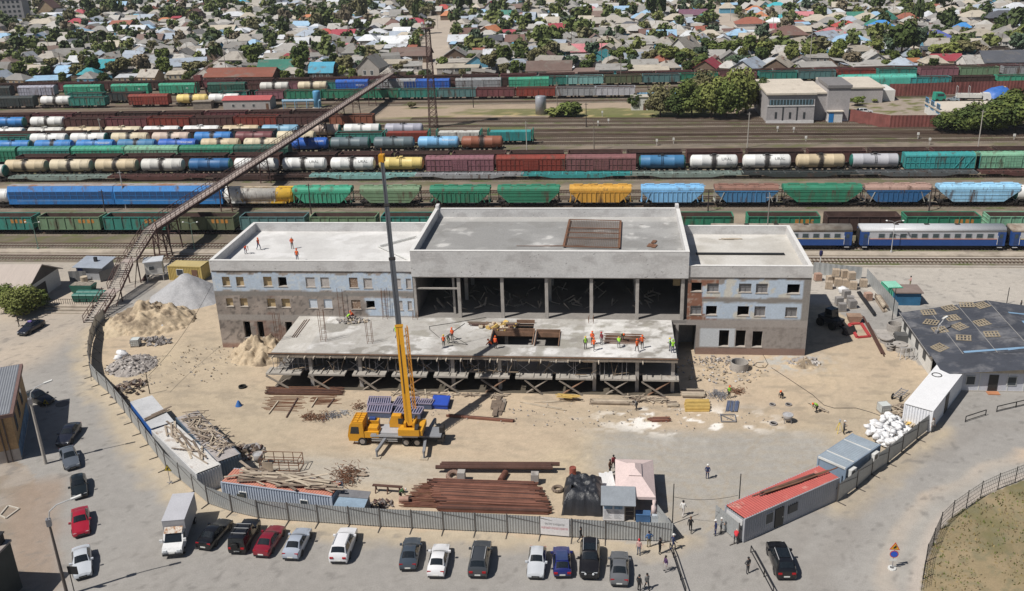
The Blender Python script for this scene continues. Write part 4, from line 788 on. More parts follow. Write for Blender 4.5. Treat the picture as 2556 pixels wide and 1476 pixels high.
# ================================================================ the town beyond the tracks
MRF=M('roof_sheet',obj=True,rough=.7,var=.14,sc=.25,fine=.12,stain=((.17,.15,.13),.55,.7,.35),spec=.3);MHW=M('house_wall',obj=True,rough=.85,var=.15,sc=.4,stain=((.2,.17,.14),.62,.75,.6));MWN=M('house_pane',(.04,.05,.06),rough=.2)
MWF=M('window_white',(.6,.6,.58))
def house_meshes(kind):
    L,W,H=5.,4.,2.8;o=.45;w=MB();rf=MB();
    if kind=='hip':
        w.box(-L,L,-W,W,0,H);r_=2.5;rf.add([(-L-o,-W-o,H-.1),(L+o,-W-o,H-.1),(L+o,W+o,H-.1),(-L-o,W+o,H-.1),(-1.5,0,H+r_),(1.5,0,H+r_)],[(0,1,5,4),(1,2,5),(2,3,4,5),(3,0,4),(3,2,1,0)])
    elif kind in('gable','gambrel'):
        w.box(-L,L,-W,W,0,H);rh=2.6 if kind=='gable' else 3.6
        w.prism([(-W,H),(W,H),(0,H+rh-.25)]if kind=='gable' else[(-W,H),(W,H),(W*.62,H+2.3),(0,H+rh-.25),(-W*.62,H+2.3)],-L,L,'x')
        ys=[(-W-o,H-.25),(0,H+rh),(W+o,H-.25)]if kind=='gable' else[(-W-o,H-.2),(-W*.66,H+2.4),(0,H+rh),(W*.66,H+2.4),(W+o,H-.2)]
        for(a,b),(c,d)in zip(ys[:-1],ys[1:]):rf.add([(-L-o,a,b),(L+o,a,b),(L+o,c,d),(-L-o,c,d),(-L-o,a,b+.12),(L+o,a,b+.12),(L+o,c,d+.12),(-L-o,c,d+.12)],[(0,3,2,1),(4,5,6,7),(0,1,5,4),(1,2,6,5),(2,3,7,6),(3,0,4,7)])
    else:
        w.prism([(-W,0),(W,0),(W,H+.5),(-W,H-.3)],-L,L,'x');rf.add([(-L-o,-W-o,H-.35),(L+o,-W-o,H-.35),(L+o,W+o,H+.62),(-L-o,W+o,H+.62),(-L-o,-W-o,H-.2),(L+o,-W-o,H-.2),(L+o,W+o,H+.77),(-L-o,W+o,H+.77)],[(0,3,2,1),(4,5,6,7),(0,1,5,4),(1,2,6,5),(2,3,7,6),(3,0,4,7)])
    return w,rf
HM={}
for k in('hip','gable','gambrel','shed'):w_,r_=house_meshes(k);HM[k]=(w_.mesh('wall',MHW),r_.mesh('roof',MRF),w_,r_)
_m=MB();_m.box(-.35,.35,-.35,.35,0,1.3);_m.box(-.42,.42,-.42,.42,1.3,1.45);CHIM=_m.mesh('chimney',M('chimney_brick',(.3,.22,.18),var=.2))
_m=MB();_m.box(-.6,.6,-.06,0,0,1.25,0);_m.box(-.48,-.03,-.075,-.061,.1,1.15,1);_m.box(.03,.48,-.075,-.061,.1,1.15,1);WINM=_m.mesh('window',[MWF,MWN])
RC={'pale grey':(.42,.405,.38),'sandy grey':(.375,.345,.305),'weathered grey':(.27,.26,.245),'light metal':(.55,.57,.6),'bluish grey':(.36,.41,.48),'slate':(.09,.095,.11),'brown':(.17,.1,.085),'chocolate':(.2,.14,.12),'rust red':(.3,.11,.075),'red':(.4,.07,.06),'crimson':(.35,.06,.08),'pink':(.52,.2,.22),'orange':(.5,.2,.1),'turquoise':(.06,.4,.46),'cyan blue':(.1,.42,.6),'bright blue':(.06,.25,.58),'light blue':(.3,.46,.62),'violet blue':(.1,.13,.4),'green':(.05,.2,.15),'teal':(.05,.24,.26),'plum':(.18,.09,.13),'cream':(.46,.41,.335),'white metal':(.68,.7,.72)}
WCOL={'white':(.6,.58,.55),'cream':(.5,.42,.3),'grey':(.3,.28,.26),'brown':(.16,.11,.08),'blue':(.12,.32,.45),'dark timber':(.09,.07,.06),'tan brick':(.38,.28,.18),'teal':(.06,.25,.28)}
HS=[]  # everything built: x, y, kind, sizes
def bandname(Y):return 'in the block next to the tracks' if Y<388 else 'in the second block from the tracks' if Y<425 else 'in the third block from the tracks' if Y<470 else 'in the fourth block from the tracks' if Y<530 else 'in the fifth block from the tracks' if Y<610 else 'in the far blocks of the town'
PENDING=[]
def house(x,y,kind,rc,wc,sx,sy,sz,rz,chim=True):HS.append((x,y,max(sx*5,sy*4)));PENDING.append((x,y,kind,rc,wc,sx,sy,sz,rz,chim))
# landmark roofs: tile column, pixel of the roof centre, kind, roof colour, wall colour, length, depth, height factor, turn
for c,px,py,kd,rc,wc,L,W,hz,rz in((0,1045,640,'gable','turquoise','brown',12,10,1.1,-4),(0,885,710,'hip','turquoise','blue',8,6,.9,0),(0,690,690,'gable','light blue','brown',10,8,.9,0),(0,1210,240,'gable','rust red','dark timber',13,10,1.1,-3),(0,760,215,'hip','crimson','brown',12,11,1.1,5),(0,480,60,'gable','brown','tan brick',12,11,2.1,95),(0,455,215,'hip','cream','grey',16,13,1.1,0),(0,1345,170,'hip','cyan blue','blue',10,8,1,0),(0,685,290,'hip','turquoise','tan brick',9,8,1,0),(0,790,310,'hip','light blue','brown',12,10,1,4),(0,1165,285,'gable','light metal','blue',12,9,1,-8),(0,1690,365,'gable','bluish grey','brown',12,8,1,10),(0,1490,375,'gable','chocolate','brown',13,9,1,6),(0,725,420,'hip','slate','dark timber',13,11,1,0),(0,700,525,'gable','weathered grey','brown',12,9,1.1,12),(0,490,550,'hip','sandy grey','blue',10,9,1.1,0),(0,1925,165,'gambrel','brown','cream',10,9,1.5,92),(0,2300,145,'hip','light metal','white',20,9,1,0),(0,2200,285,'gable','cream','teal',14,9,1,0),(0,2390,720,'gable','rust red','brown',26,10,1,-2),(0,40,360,'hip','light blue','blue',12,10,1,0),(0,570,130,'shed','white metal','white',26,8,1,4),(0,720,155,'shed','cream','white',14,10,1,0),(0,1560,575,'gable','weathered grey','brown',15,10,1,14),(0,1440,605,'gable','light metal','grey',11,9,1,75),(0,1770,575,'hip','pale grey','brown',14,10,1,-12),(0,2310,560,'hip','sandy grey','grey',11,10,1.2,0),(0,320,690,'gable','cream','brown',15,10,1,-14),(0,480,760,'shed','light blue','brown',14,8,.8,8),(0,1860,620,'gable','bluish grey','dark timber',14,8,1,18),
        (1,300,120,'hip','green','brown',11,9,1,0),(1,515,175,'hip','orange','white',10,8,1,0),(1,515,335,'hip','bluish grey','grey',14,10,1.1,0),(1,685,320,'hip','red','tan brick',10,8,1,0),(1,865,325,'gable','crimson','grey',12,8,.9,0),(1,345,580,'hip','crimson','tan brick',12,10,1.2,0),(1,215,650,'gable','green','tan brick',14,11,1.2,4),(1,1560,215,'hip','crimson','brown',14,10,1.1,0),(1,1840,75,'hip','red','white',10,8,1,0),(1,1880,140,'hip','orange','brown',8,7,1,0),(1,2320,60,'gable','crimson','white',9,9,1.5,80),(1,2300,295,'gable','orange','brown',9,8,1,60),(1,1420,400,'gable','white metal','white',17,11,1.1,0),(1,1340,450,'shed','light metal','grey',12,6,1,0),(1,1530,520,'gable','chocolate','brown',16,9,1.1,-1),(1,1140,630,'gable','weathered grey','grey',9,9,1.6,80),(1,2030,385,'gable','light metal','white',13,9,1,0),(1,1960,520,'gable','weathered grey','brown',9,9,1.1,90),(1,1120,460,'shed','cream','dark timber',11,9,1,0),(1,900,580,'shed','pale grey','tan brick',11,8,1.2,0),(1,780,20,'gable','light metal','grey',12,9,1,0),(1,1975,590,'shed','sandy grey','brown',17,5,.9,0),(1,1980,640,'shed','cream','grey',16,5,1,0),(1,2180,600,'gable','sandy grey','blue',9,9,1.2,88),(1,840,665,'shed','cream','grey',10,8,1,10),(1,1380,600,'shed','cream','white',11,6,1,0),(1,1540,620,'shed','pale grey','white',7,7,1,10),(1,320,470,'hip','pale grey','grey',14,11,1.1,5),(1,1100,380,'hip','white metal','tan brick',10,8,1,0),(1,1370,265,'hip','pale grey','grey',13,8,1,0),
        (2,770,95,'hip','pink','grey',9,8,1,0),(2,760,480,'gable','pink','brown',15,10,1,-1),(2,870,550,'gable','teal','teal',10,8,1,70),(2,460,270,'gable','crimson','brown',11,9,1,15),(2,360,660,'gable','chocolate','white',16,9,1.1,0),(2,590,690,'shed','chocolate','teal',18,7,.9,0),(2,1770,130,'gable','plum','brown',15,10,1,0),(2,1600,175,'hip','cream','grey',12,9,1.1,0),(2,2340,210,'hip','rust red','white',15,11,1.1,0),(2,2020,430,'hip','sandy grey','blue',14,11,1.2,0),(2,1690,450,'gable','sandy grey','white',11,9,1.7,60),(2,1920,635,'gable','crimson','brown',10,8,1,70),(2,2320,640,'gable','bluish grey','white',12,9,1.1,60),(2,1460,340,'gable','light blue','white',13,8,1,0),(2,2230,325,'hip','light blue','blue',11,8,1,0),(2,1845,380,'gable','light metal','blue',8,7,1,70),(2,510,475,'hip','cream','dark timber',13,10,1.1,0),(2,60,630,'hip','bluish grey','brown',11,9,1,0),(2,970,650,'shed','pale grey','teal',11,8,1.1,0),(2,1320,660,'shed','cream','brown',15,8,.9,0),(2,270,250,'shed','pale grey','white',12,8,1.4,0),(2,930,405,'hip','cream','dark timber',12,10,1.1,0),(2,990,190,'hip','sandy grey','grey',13,9,1.1,0),(2,1480,250,'hip','sandy grey','blue',11,8,1.1,0),(2,2110,65,'hip','cream','blue',9,8,1.1,0),(2,1240,410,'shed','pale grey','white',10,8,1.2,15),
        (3,80,55,'hip','turquoise','white',12,10,1,0),(3,190,315,'hip','brown','tan brick',15,12,1.4,0),(3,1110,245,'hip','bright blue','white',11,9,1.1,0),(3,620,315,'hip','pink','brown',12,10,1,0),(3,750,245,'hip','red','brown',11,8,1,0),(3,800,385,'hip','light blue','brown',15,12,1.1,0),(3,1140,170,'gable','green','white',10,10,1.3,60),(3,1360,165,'hip','rust red','white',10,8,1,0),(3,1385,310,'hip','slate','grey',9,8,1.5,0),(3,1620,350,'hip','violet blue','white',15,11,1.1,0),(3,1750,420,'hip','violet blue','blue',6,5,.8,0),(3,2310,150,'hip','slate','brown',17,12,1.2,0),(3,2440,65,'hip','light metal','blue',11,9,1.1,0),(3,2330,570,'gable','slate','white',17,12,1.2,2),(3,540,370,'gable','bluish grey','dark timber',12,10,1.2,40),(3,2420,610,'shed','light metal','white',13,6,.9,0),(3,270,430,'gable','cream','brown',11,9,1.1,50),(3,2020,460,'gable','sandy grey','brown',10,8,1,40),(3,1980,400,'shed','cream','white',14,9,1,0),(3,2080,330,'hip','cream','blue',14,10,1,0),(3,1210,365,'hip','cream','tan brick',11,9,1.1,0),(3,90,630,'gable','cream','brown',10,9,1.1,70),(3,970,620,'shed','pale grey','brown',13,9,.9,10),(3,900,470,'shed','cream','white',8,7,1.4,20),(3,470,630,'shed','pale grey','white',12,8,.8,0),(3,2040,145,'hip','cream','white',14,10,1.1,0),(3,960,170,'hip','cream','brown',12,9,1.1,0),(3,470,185,'hip','cream','grey',12,10,1.1,0),(3,670,165,'hip','cream','brown',13,9,1,0),(3,550,120,'hip','bluish grey','brown',11,9,1,0),(3,2080,80,'hip','bluish grey','white',13,9,1,0)):
    ox=(0,640,1280,1920)[c];hh=3.3*hz;p=T(ox,0,px,py,hh);house(p.x,p.y,kd,rc,wc,L/10,W/8,hz,R(rz+rnd.uniform(-2,2)))
def on_road(x,y,mrg):return any(dline(np.array([x]),np.array([y]),rp)[0]<wd*.5+mrg for rp,wd in ROADS[:3])
def pix(x,y,z=0):
    v=Vector((x,y,z-CAM_H));k=v.dot(FW);return 1278+CAM_F*v.dot(RT)/k,738-CAM_F*v.dot(UP)/k
def clear(x,y,rr,lst):return all((x-a)**2+(y-b)**2>(rr+c)**2 for a,b,c in lst)
rr=random.Random(11);cand=[]
yy=364.
RW=[('pale grey',26),('sandy grey',28),('weathered grey',28),('cream',9),('light metal',8),('bluish grey',8),('white metal',3),('slate',3),('brown',3),('chocolate',3),('rust red',2),('crimson',1),('light blue',2.5),('cyan blue',.6),('turquoise',.7),('green',.6),('orange',.4),('pink',.3),('bright blue',.4)]
WWT=[('white',9),('cream',5),('grey',5),('brown',6),('dark timber',6),('blue',3),('tan brick',3),('teal',1)]
def pick(tab):return rr.choices([a for a,b in tab],[b for a,b in tab])[0]
while yy<1010:
    x=-760
    while x<420:
        x+=rr.uniform(9.5,13.5)*(1+(yy-364)/2600);X,Yv=x+rr.uniform(-1,1),yy+rr.uniform(-3,3)
        px,py=pix(X,Yv,3)
        if-70<px<2630 and-45<py<200 and not on_road(X,Yv,5):cand.append((X,Yv))
    yy+=rr.uniform(11,13.5)*(1+(yy-364)/1800)
for X,Yv in cand:
    kd=rr.choices(['hip','gable','shed','gambrel'],[46,30,21,3])[0];L,W=rr.uniform(6.5,11),rr.uniform(5.2,8.2)
    if kd=='shed':L,W=rr.uniform(4.5,10),rr.uniform(3.5,6)
    if not clear(X,Yv,max(L,W)*.42,[(a,b,c*.8)for a,b,c in HS]):continue
    house(X,Yv,kd,pick(RW),pick(WWT),L/10,W/8,rr.uniform(.7,1.05),R(rr.choice((0,0,90))+rr.gauss(-2,9)))
PENDING.sort(key=lambda h:h[1]);NH=298;groups={}
for h in PENDING[:NH]:groups.setdefault((h[3],h[2],bandname(h[1])),[]).append(h)
KN={'hip':'hip roofed house','gable':'gable roofed house','gambrel':'gambrel roofed house','shed':'low lean-to house'}
for(rc,kd,bn),lst in groups.items():
    lst.sort()
    for i,(x,y,kind,rc,wc,sx,sy,sz,rz,ch)in enumerate(lst):
        lab=f'{rc} {KN[kd]}'+(f', {ordn(i)} from left' if len(lst)>1 else ' with %s walls'%wc)+' '+bn
        t=thing('house',lab,'house',(x,y,-.02),rz,'houses of the town beyond the tracks');t.scale=(sx,sy,sz)
        j=1+rr.uniform(-.12,.12);j2=rr.uniform(.72,1.05);ob('wall',HM[kd][0],t,tuple(min(.9,a*j)for a in WCOL[wc]));rf=ob('roof',HM[kd][1],t,tuple(min(.9,a*j2)for a in RC[rc]))
        if kd!='shed' and rr.random()<.6:c_=ob('chimney',CHIM,rf);c_.location=(rr.uniform(-2,2),rr.choice((-1.2,1.2)),4.1)
        if y<470:
            for side in(0,-90):
                n=3 if side==0 else 2
                for k in range(n):a=R(side);wn=ob('window',WINM,t);d_=(4.003 if side==0 else 5.003);off=(k-(n-1)/2)*(2.9 if side==0 else 2.6);wn.rotation_euler=(0,0,a);wn.location=(off if side==0 else-d_,-d_ if side==0 else off,1.)
far=MB();fm=[]
MF=[M('far_roof_'+k.replace(' ','_'),tuple(v),rough=.7)for k,v in RC.items()];MFW=[M('far_wall_'+k.replace(' ','_'),v)for k,v in WCOL.items()];RI={k:i for i,k in enumerate(RC)};WI={k:len(RC)+i for i,k in enumerate(WCOL)}
for x,y,kd,rc,wc,sx,sy,sz,rz,ch in PENDING[NH:]:
    far.T=Matrix.Translation((x,y,-.02))@Matrix.Rotation(rz,4,'Z')@Matrix.Diagonal((sx,sy,sz,1));far.add(HM[kd][2].v,HM[kd][2].f,WI[wc]);far.add(HM[kd][3].v,HM[kd][3].f,RI[rc])
o=far.build('distant_houses',MF+MFW);tag(o,'hundreds of small far houses filling the town up to the top edge','houses',kind='stuff')
# sheds and yard clutter between the houses
SH=[];shed_p=[]
for k in range(6500):
    y=360+(rr.random()**1.35)*420;x=rr.uniform(-520,300);px,py=pix(x,y)
    if not(-30<px<2590 and-10<py<195)or on_road(x,y,2):continue
    L,W=rr.uniform(2.5,6),rr.uniform(2,3.6)
    if not clear(x,y,L*.42,[(a,b,c*.72)for a,b,c in HS if abs(a-x)<30 and abs(b-y)<30])or not clear(x,y,L*.5,[s for s in SH if abs(s[0]-x)<14]):continue
    SH.append((x,y,L*.5));shed_p.append((x,y,L,W,rr.uniform(.5,.85),R(rr.choice((0,90,180))+rr.gauss(0,10)),pick(RW),pick([('dark timber',5),('brown',4),('grey',3),('white',3),('blue',1)])))
shed_p.sort(key=lambda s:s[1]);grp={}
for s in shed_p[:290]:grp.setdefault((s[6],bandname(s[1])),[]).append(s)
for(rc,bn),lst in grp.items():
    lst.sort()
    for i,(x,y,L,W,sz,rz,rc,wc)in enumerate(lst):
        t=thing('shed',f'small {rc} roofed shed'+(f', {ordn(i)} from left' if len(lst)>1 else f' with {wc} walls')+' '+bn,'shed',(x,y,-.02),rz,'sheds in the town yards');t.scale=(L/10,W/8,sz)
        ob('wall',HM['shed'][0],t,WCOL[wc]);ob('roof',HM['shed'][1],t,RC[rc])
far=MB()
for x,y,L,W,sz,rz,rc,wc in shed_p[290:]:
    far.T=Matrix.Translation((x,y,-.02))@Matrix.Rotation(rz,4,'Z')@Matrix.Diagonal((L/10,W/8,sz,1));far.add(HM['shed'][2].v,HM['shed'][2].f,WI[wc]);far.add(HM['shed'][3].v,HM['shed'][3].f,RI[rc])
if far.v:tag(far.build('distant_sheds',MF+MFW),'countless little sheds and lean-tos among the far houses','sheds',kind='stuff')
# ---------------------------------------------------------------- trees of the town
TR=[]
for c,px,py,rad,h,cn in((0,880,150,13,15,'dark green'),(0,1170,165,12,14,'dark green'),(0,990,480,10,11,'dark green'),(0,1080,470,8,10,'dark green'),(0,210,520,14,12,'dark green'),(0,330,520,9,11,'green'),(0,870,630,8,8,'green'),(0,1010,570,9,8,'green'),(0,1260,600,7,8,'dark green'),(0,1610,660,8,11,'green'),(0,1600,760,6,9,'green'),(0,1250,760,9,10,'olive'),(0,1120,770,7,8,'olive'),(0,1420,770,9,11,'brownish'),(0,1900,770,10,9,'olive'),(0,2050,750,8,8,'olive'),(0,780,780,9,7,'olive'),(0,1780,490,8,12,'brownish'),(0,2110,460,13,11,'dark green'),(0,2130,640,9,12,'dark green'),(0,2480,650,8,11,'green'),(0,1730,190,14,12,'green'),(0,1940,210,10,9,'green'),(0,280,160,9,18,'dark green'),(0,1500,470,9,11,'dark green'),(0,1320,430,9,10,'dark green'),(0,60,290,11,12,'dark green'),(0,600,250,8,9,'green'),(0,2000,60,12,14,'dark green'),(0,1720,20,14,15,'dark green'),(0,130,790,6,5,'green'),(0,30,650,8,7,'yellow green'),(0,2090,170,13,13,'green'),(0,1700,300,8,8,'green'),
        (1,690,280,13,12,'green'),(1,890,270,10,16,'brownish'),(1,1040,200,14,20,'olive'),(1,1010,330,8,10,'dark green'),(1,700,600,10,11,'green'),(1,440,720,10,13,'dark green'),(1,890,740,10,9,'olive'),(1,570,720,5,6,'olive'),(1,2040,150,17,22,'dark green'),(1,1960,250,10,12,'dark green'),(1,1830,710,6,8,'green'),(1,2290,730,8,9,'olive'),(1,2140,530,11,10,'yellow green'),(1,280,370,9,14,'dark green'),(1,440,210,8,10,'yellow green'),(1,150,490,8,9,'green'),(1,20,620,9,11,'green'),(1,1290,70,9,11,'green'),(1,1450,110,11,18,'green'),(1,1570,240,6,18,'dark green'),(1,1710,330,8,10,'olive'),(1,2350,240,13,11,'green'),(1,2440,660,8,10,'green'),(1,2480,320,8,9,'yellow green'),(1,640,420,12,8,'olive'),(1,900,420,8,8,'dark green'),(1,340,500,7,8,'dark green'),(1,120,190,11,9,'green'),(1,1500,410,5,5,'olive'),(1,2230,90,9,16,'dark green'),
        (2,680,240,16,14,'green'),(2,1400,190,15,30,'dark green'),(2,270,490,12,14,'green'),(2,400,480,13,13,'green'),(2,320,570,10,10,'green'),(2,600,370,13,11,'green'),(2,740,360,9,10,'green'),(2,1220,550,9,10,'yellow green'),(2,1540,650,11,9,'yellow green'),(2,1720,650,9,9,'yellow green'),(2,2010,580,10,9,'green'),(2,2150,570,11,9,'green'),(2,2330,580,10,11,'green'),(2,2470,620,9,10,'yellow green'),(2,1850,270,10,9,'green'),(2,1940,260,10,10,'green'),(2,1080,110,8,13,'dark green'),(2,60,560,9,9,'green'),(2,780,620,8,10,'blue green'),(2,1100,620,8,8,'green'),(2,1170,640,7,7,'green'),(2,120,300,11,11,'green'),(2,200,690,6,9,'olive'),(2,940,540,7,9,'green'),(2,1550,390,5,8,'green'),(2,420,160,9,9,'dark green'),(2,2180,670,9,7,'blue green'),(2,1640,290,6,8,'dark green'),(2,2370,20,10,13,'yellow green'),(2,1960,360,9,8,'blue green'),
        (3,1300,600,13,17,'dark green'),(3,1420,590,11,15,'blue green'),(3,1210,600,9,13,'blue green'),(3,1470,260,6,19,'dark green'),(3,1060,130,10,16,'dark green'),(3,1720,120,13,20,'dark green'),(3,1750,310,13,14,'dark green'),(3,480,540,13,9,'olive'),(3,380,530,8,8,'green'),(3,150,550,12,9,'green'),(3,220,640,8,9,'yellow green'),(3,700,600,8,11,'green'),(3,1050,560,9,8,'yellow green'),(3,1000,540,8,8,'green'),(3,1690,620,11,9,'yellow green'),(3,1790,600,10,8,'yellow green'),(3,1640,480,9,9,'green'),(3,2440,340,12,15,'dark green'),(3,2190,500,9,8,'yellow green'),(3,1940,600,11,9,'olive'),(3,2080,600,8,8,'brownish'),(3,2480,440,9,9,'yellow green'),(3,650,80,10,14,'dark green'),(3,480,60,10,13,'green'),(3,1360,80,12,11,'green'),(3,180,250,9,8,'dark green'),(3,820,490,8,9,'green'),(3,1870,500,10,8,'green'),(3,720,320,9,7,'green'),(3,630,640,6,8,'yellow green')):
    p=T((0,640,1280,1920)[c],0,px,py,0);TR.append((p.x,p.y,rad*.45,h*.9,cn))
HX=np.array([(h[0],h[1],h[2])for h in HS])
for k in range(11000):
    y=359+(rr.random()**1.15)*620;x=rr.uniform(-640,370);px,py=pix(x,y,3)
    if not(-60<px<2620 and-50<py<195)or on_road(x,y,1.5):continue
    rad=rr.uniform(.9,2.3)if rr.random()<.78 else rr.uniform(2.3,3.8);rad*=1+(y-360)/900
    if(np.hypot(HX[:,0]-x,HX[:,1]-y)<HX[:,2]*.72+rad*.35).any()or not clear(x,y,rad*.6,[(a[0],a[1],a[2]*.55)for a in TR if abs(a[0]-x)<20]):continue
    if vn([x*.022],[y*.022],8)[0]<.3 and rr.random()<.6:continue
    TR.append((x,y,rad,rad*rr.uniform(1.7,2.7),rr.choices(list(GREENS),[30,30,12,14,8,8])[0]))
TR.sort(key=lambda t:t[1]);grp={}
for t_ in TR[:296]:grp.setdefault((t_[4],'bush' if t_[3]<5 else 'slender tree' if t_[3]/t_[2]>2.6 else 'broad tree',bandname(t_[1])),[]).append(t_)
BARE=[bare_mesh(i)for i in range(3)]
for(cn,kd,bn),lst in grp.items():
    lst.sort()
    for i,(x,y,rad,h,cn)in enumerate(lst):
        j=1+rr.uniform(-.2,.25);ms=CROWN[rr.randrange(5)]
        tree((x,y,-.02),rad,h,tuple(a*j for a in GREENS[cn]),rr.uniform(0,6),f'{cn} {kd}'+(f', {ordn(i)} from left' if len(lst)>1 else ' standing alone')+' '+bn,'bush' if kd=='bush' else 'tree','bushes of the town' if kd=='bush' else 'trees of the town',ms,'bush' if kd=='bush' else 'tree',.12 if h<7 else.25)
far=MB();gk=list(GREENS)
for x,y,rad,h,cn in TR[296:]:
    far.T=Matrix.Translation((x,y,h*.5))@Matrix.Rotation(rr.uniform(0,6),4,'Z')@Matrix.Diagonal((rad,rad,h*.5,1));me=LOWC[rr.randrange(3)]
    far.add([v.co for v in me.vertices],[tuple(p.vertices)for p in me.polygons],gk.index(cn))
tag(far.build('distant_trees',[M('far_leaf_'+k.replace(' ','_'),v,var=.3)for k,v in GREENS.items()]),'far garden trees scattered among the distant houses','trees',kind='stuff')
# ---------------------------------------------------------------- poles, fences of the town
MPO=M('pole_wood',(.2,.17,.14),var=.2);MPC=M('pole_concrete',(.42,.39,.35),var=.15)
POLES=[(0,130,585,9),(0,290,770,9.5),(0,985,510,8),(0,2235,780,12),(0,2000,280,9),(0,2250,520,9),(0,495,560,8),(0,1775,570,8),(1,310,550,9),(1,805,560,9),(1,1690,760,20),(1,1395,620,8),(1,1785,290,8),(2,520,110,8),(2,575,500,9),(2,870,720,13),(2,1015,450,9),(2,935,700,8),(2,1420,230,9),(2,1600,390,9),(2,1955,70,9),(2,2035,110,9),(2,1060,830,10),(3,400,665,14),(3,730,345,9),(3,835,175,9),(3,1330,265,8),(3,1420,145,9),(3,1785,130,9),(3,1985,295,8),(3,30,400,11),(3,2290,480,6),(3,415,470,5)]
PL=[(T((0,640,1280,1920)[c],0,x,y,0),h)for c,x,y,h in POLES]
for k in range(42):
    y=rr.uniform(362,640);x=rr.uniform(-420,280);px,py=pix(x,y)
    if 0<px<2556 and 0<py<190:PL.append((Vector((x,y,0)),rr.uniform(7.5,9.5)))
PL.sort(key=lambda q:q[0].x);nP={}
for p,h in PL:nP.setdefault(bandname(p.y),[]).append((p,h))
for bn,l in nP.items():
    for i,(p,h)in enumerate(l):
        t=thing('utility_pole',f'thin utility pole, {ordn(i)} from left {bn}','pole',(p.x,p.y,0),rr.uniform(-.3,.3),'utility poles of the town');m=MB();m.tube((0,0,-.1),(rr.uniform(-.2,.2),0,h),.17,.11,6);m.build('post',MPC if i%2 else MPO,t);m=MB();m.box(-.9,.9,-.06,.06,h-.7,h-.58);m.build('crossarm',MPO,t)
FC=[('grey plank',(.28,.25,.22)),('rusty sheet',(.2,.1,.07)),('blue painted',(.08,.25,.4)),('white painted',(.55,.54,.52)),('dark plank',(.07,.06,.055))]
MFN=M('fence_board',obj=True,rough=.85,var=.25,sc=.5);_m=MB();_m.box(-5,5,-.04,.04,0,1.7)
for i in range(5):_m.box(-5+i*2.5-.06,-5+i*2.5+.06,-.1,-.041,0,1.8)
FM=_m.mesh('garden_fence',MFN);fl=[]
for k in range(400):
    y=358+rr.random()*95;x=rr.uniform(-270,170);px,py=pix(x,y)
    if len(fl)<95 and-20<px<2580 and 0<py<196 and not on_road(x,y,3)and(np.hypot(HX[:,0]-x,HX[:,1]-y)>HX[:,2]+1).all():fl.append((x,y,rr.randrange(5),R(rr.choice((0,0,0,90))+rr.gauss(0,6)),rr.uniform(.5,1.3)))
fl.sort();gf={}
for f in fl:gf.setdefault((f[2],bandname(f[1])),[]).append(f)
for(ci,bn),l in gf.items():
    for i,(x,y,_,rz,sx)in enumerate(l):o=ob('garden_fence',FM,None,FC[ci][1],(x,y,-.03),rz);o.scale=(sx,1,1);tag(o,f'{FC[ci][0]} garden fence, {ordn(i)} from left {bn}','fence','garden fences of the town')
# five storey block at the top left corner
b=T(0,0,110,235);t=thing('apartment_block','grey five storey apartment block in the top left corner','building',(b.x-6,b.y+6,0),R(12));m=MB();m.box(-22,14,-6,6,0,16);m.build('wall',M('panel_grey',(.3,.29,.29),var=.12),t);m=MB();m.box(-22.3,14.3,-6.3,6.3,16.003,16.6);m.build('roof',M('flat_roof_grey',(.25,.24,.23)),t)
for f in range(5):
    for k in range(11):m=MB();m.box(-20.5+k*3.1,-18.9+k*3.1,-6.06,-6.003,1+f*3.1,2.6+f*3.1);m.build('window',MWN,t)
# ================================================================ footbridge
MBR=M('bridge_rust',(.085,.045,.04),rough=.75,var=.3,sc=.8);MBD=M('bridge_deck',(.36,.3,.27),rough=.9,var=.15,sc=.4,stain=((.2,.16,.14),.55,.7,.6));MTD=M('stair_tread',(.4,.36,.32),rough=.85,var=.2,sc=1)
fb=thing('footbridge','long rusty steel footbridge with stairs crossing the whole rail yard','footbridge')
ZB=6.45;P0=Vector((-81.,152.2,ZB));P1=Vector((-77.2,333.,ZB));dv=(P1-P0).normalized();nv=Vector((dv.y,-dv.x,0));BW=1.1
def bx(t,s,z):return P0+dv*t+nv*s+Vector((0,0,z))
LB=(P1-P0).length;m=MB();m.add([bx(0,-BW,0),bx(LB,-BW,0),bx(LB,BW,0),bx(0,BW,0),bx(0,-BW,-.18),bx(LB,-BW,-.18),bx(LB,BW,-.18),bx(0,BW,-.18)],[(0,1,2,3),(7,6,5,4),(0,4,5,1),(1,5,6,2),(2,6,7,3),(3,7,4,0)]);m.build('deck',MBD,fb)
for s in(-1,1):
    m=MB();m.bar(bx(0,s*(BW+.08),-.25),bx(LB,s*(BW+.08),-.25),.14,.55);m.build('girder',MBR,fb);m=MB();y=s*(BW+.1)
    for k in range(int(LB/1.9)+1):m.bar(bx(k*1.9,y,0),bx(k*1.9,y,1.15),.08)
    m.bar(bx(0,y,1.15),bx(LB,y,1.15),.09);m.bar(bx(0,y,.62),bx(LB,y,.62),.06);m.bar(bx(0,y,.2),bx(LB,y,.2),.06);m.build('railing',MBR,fb)
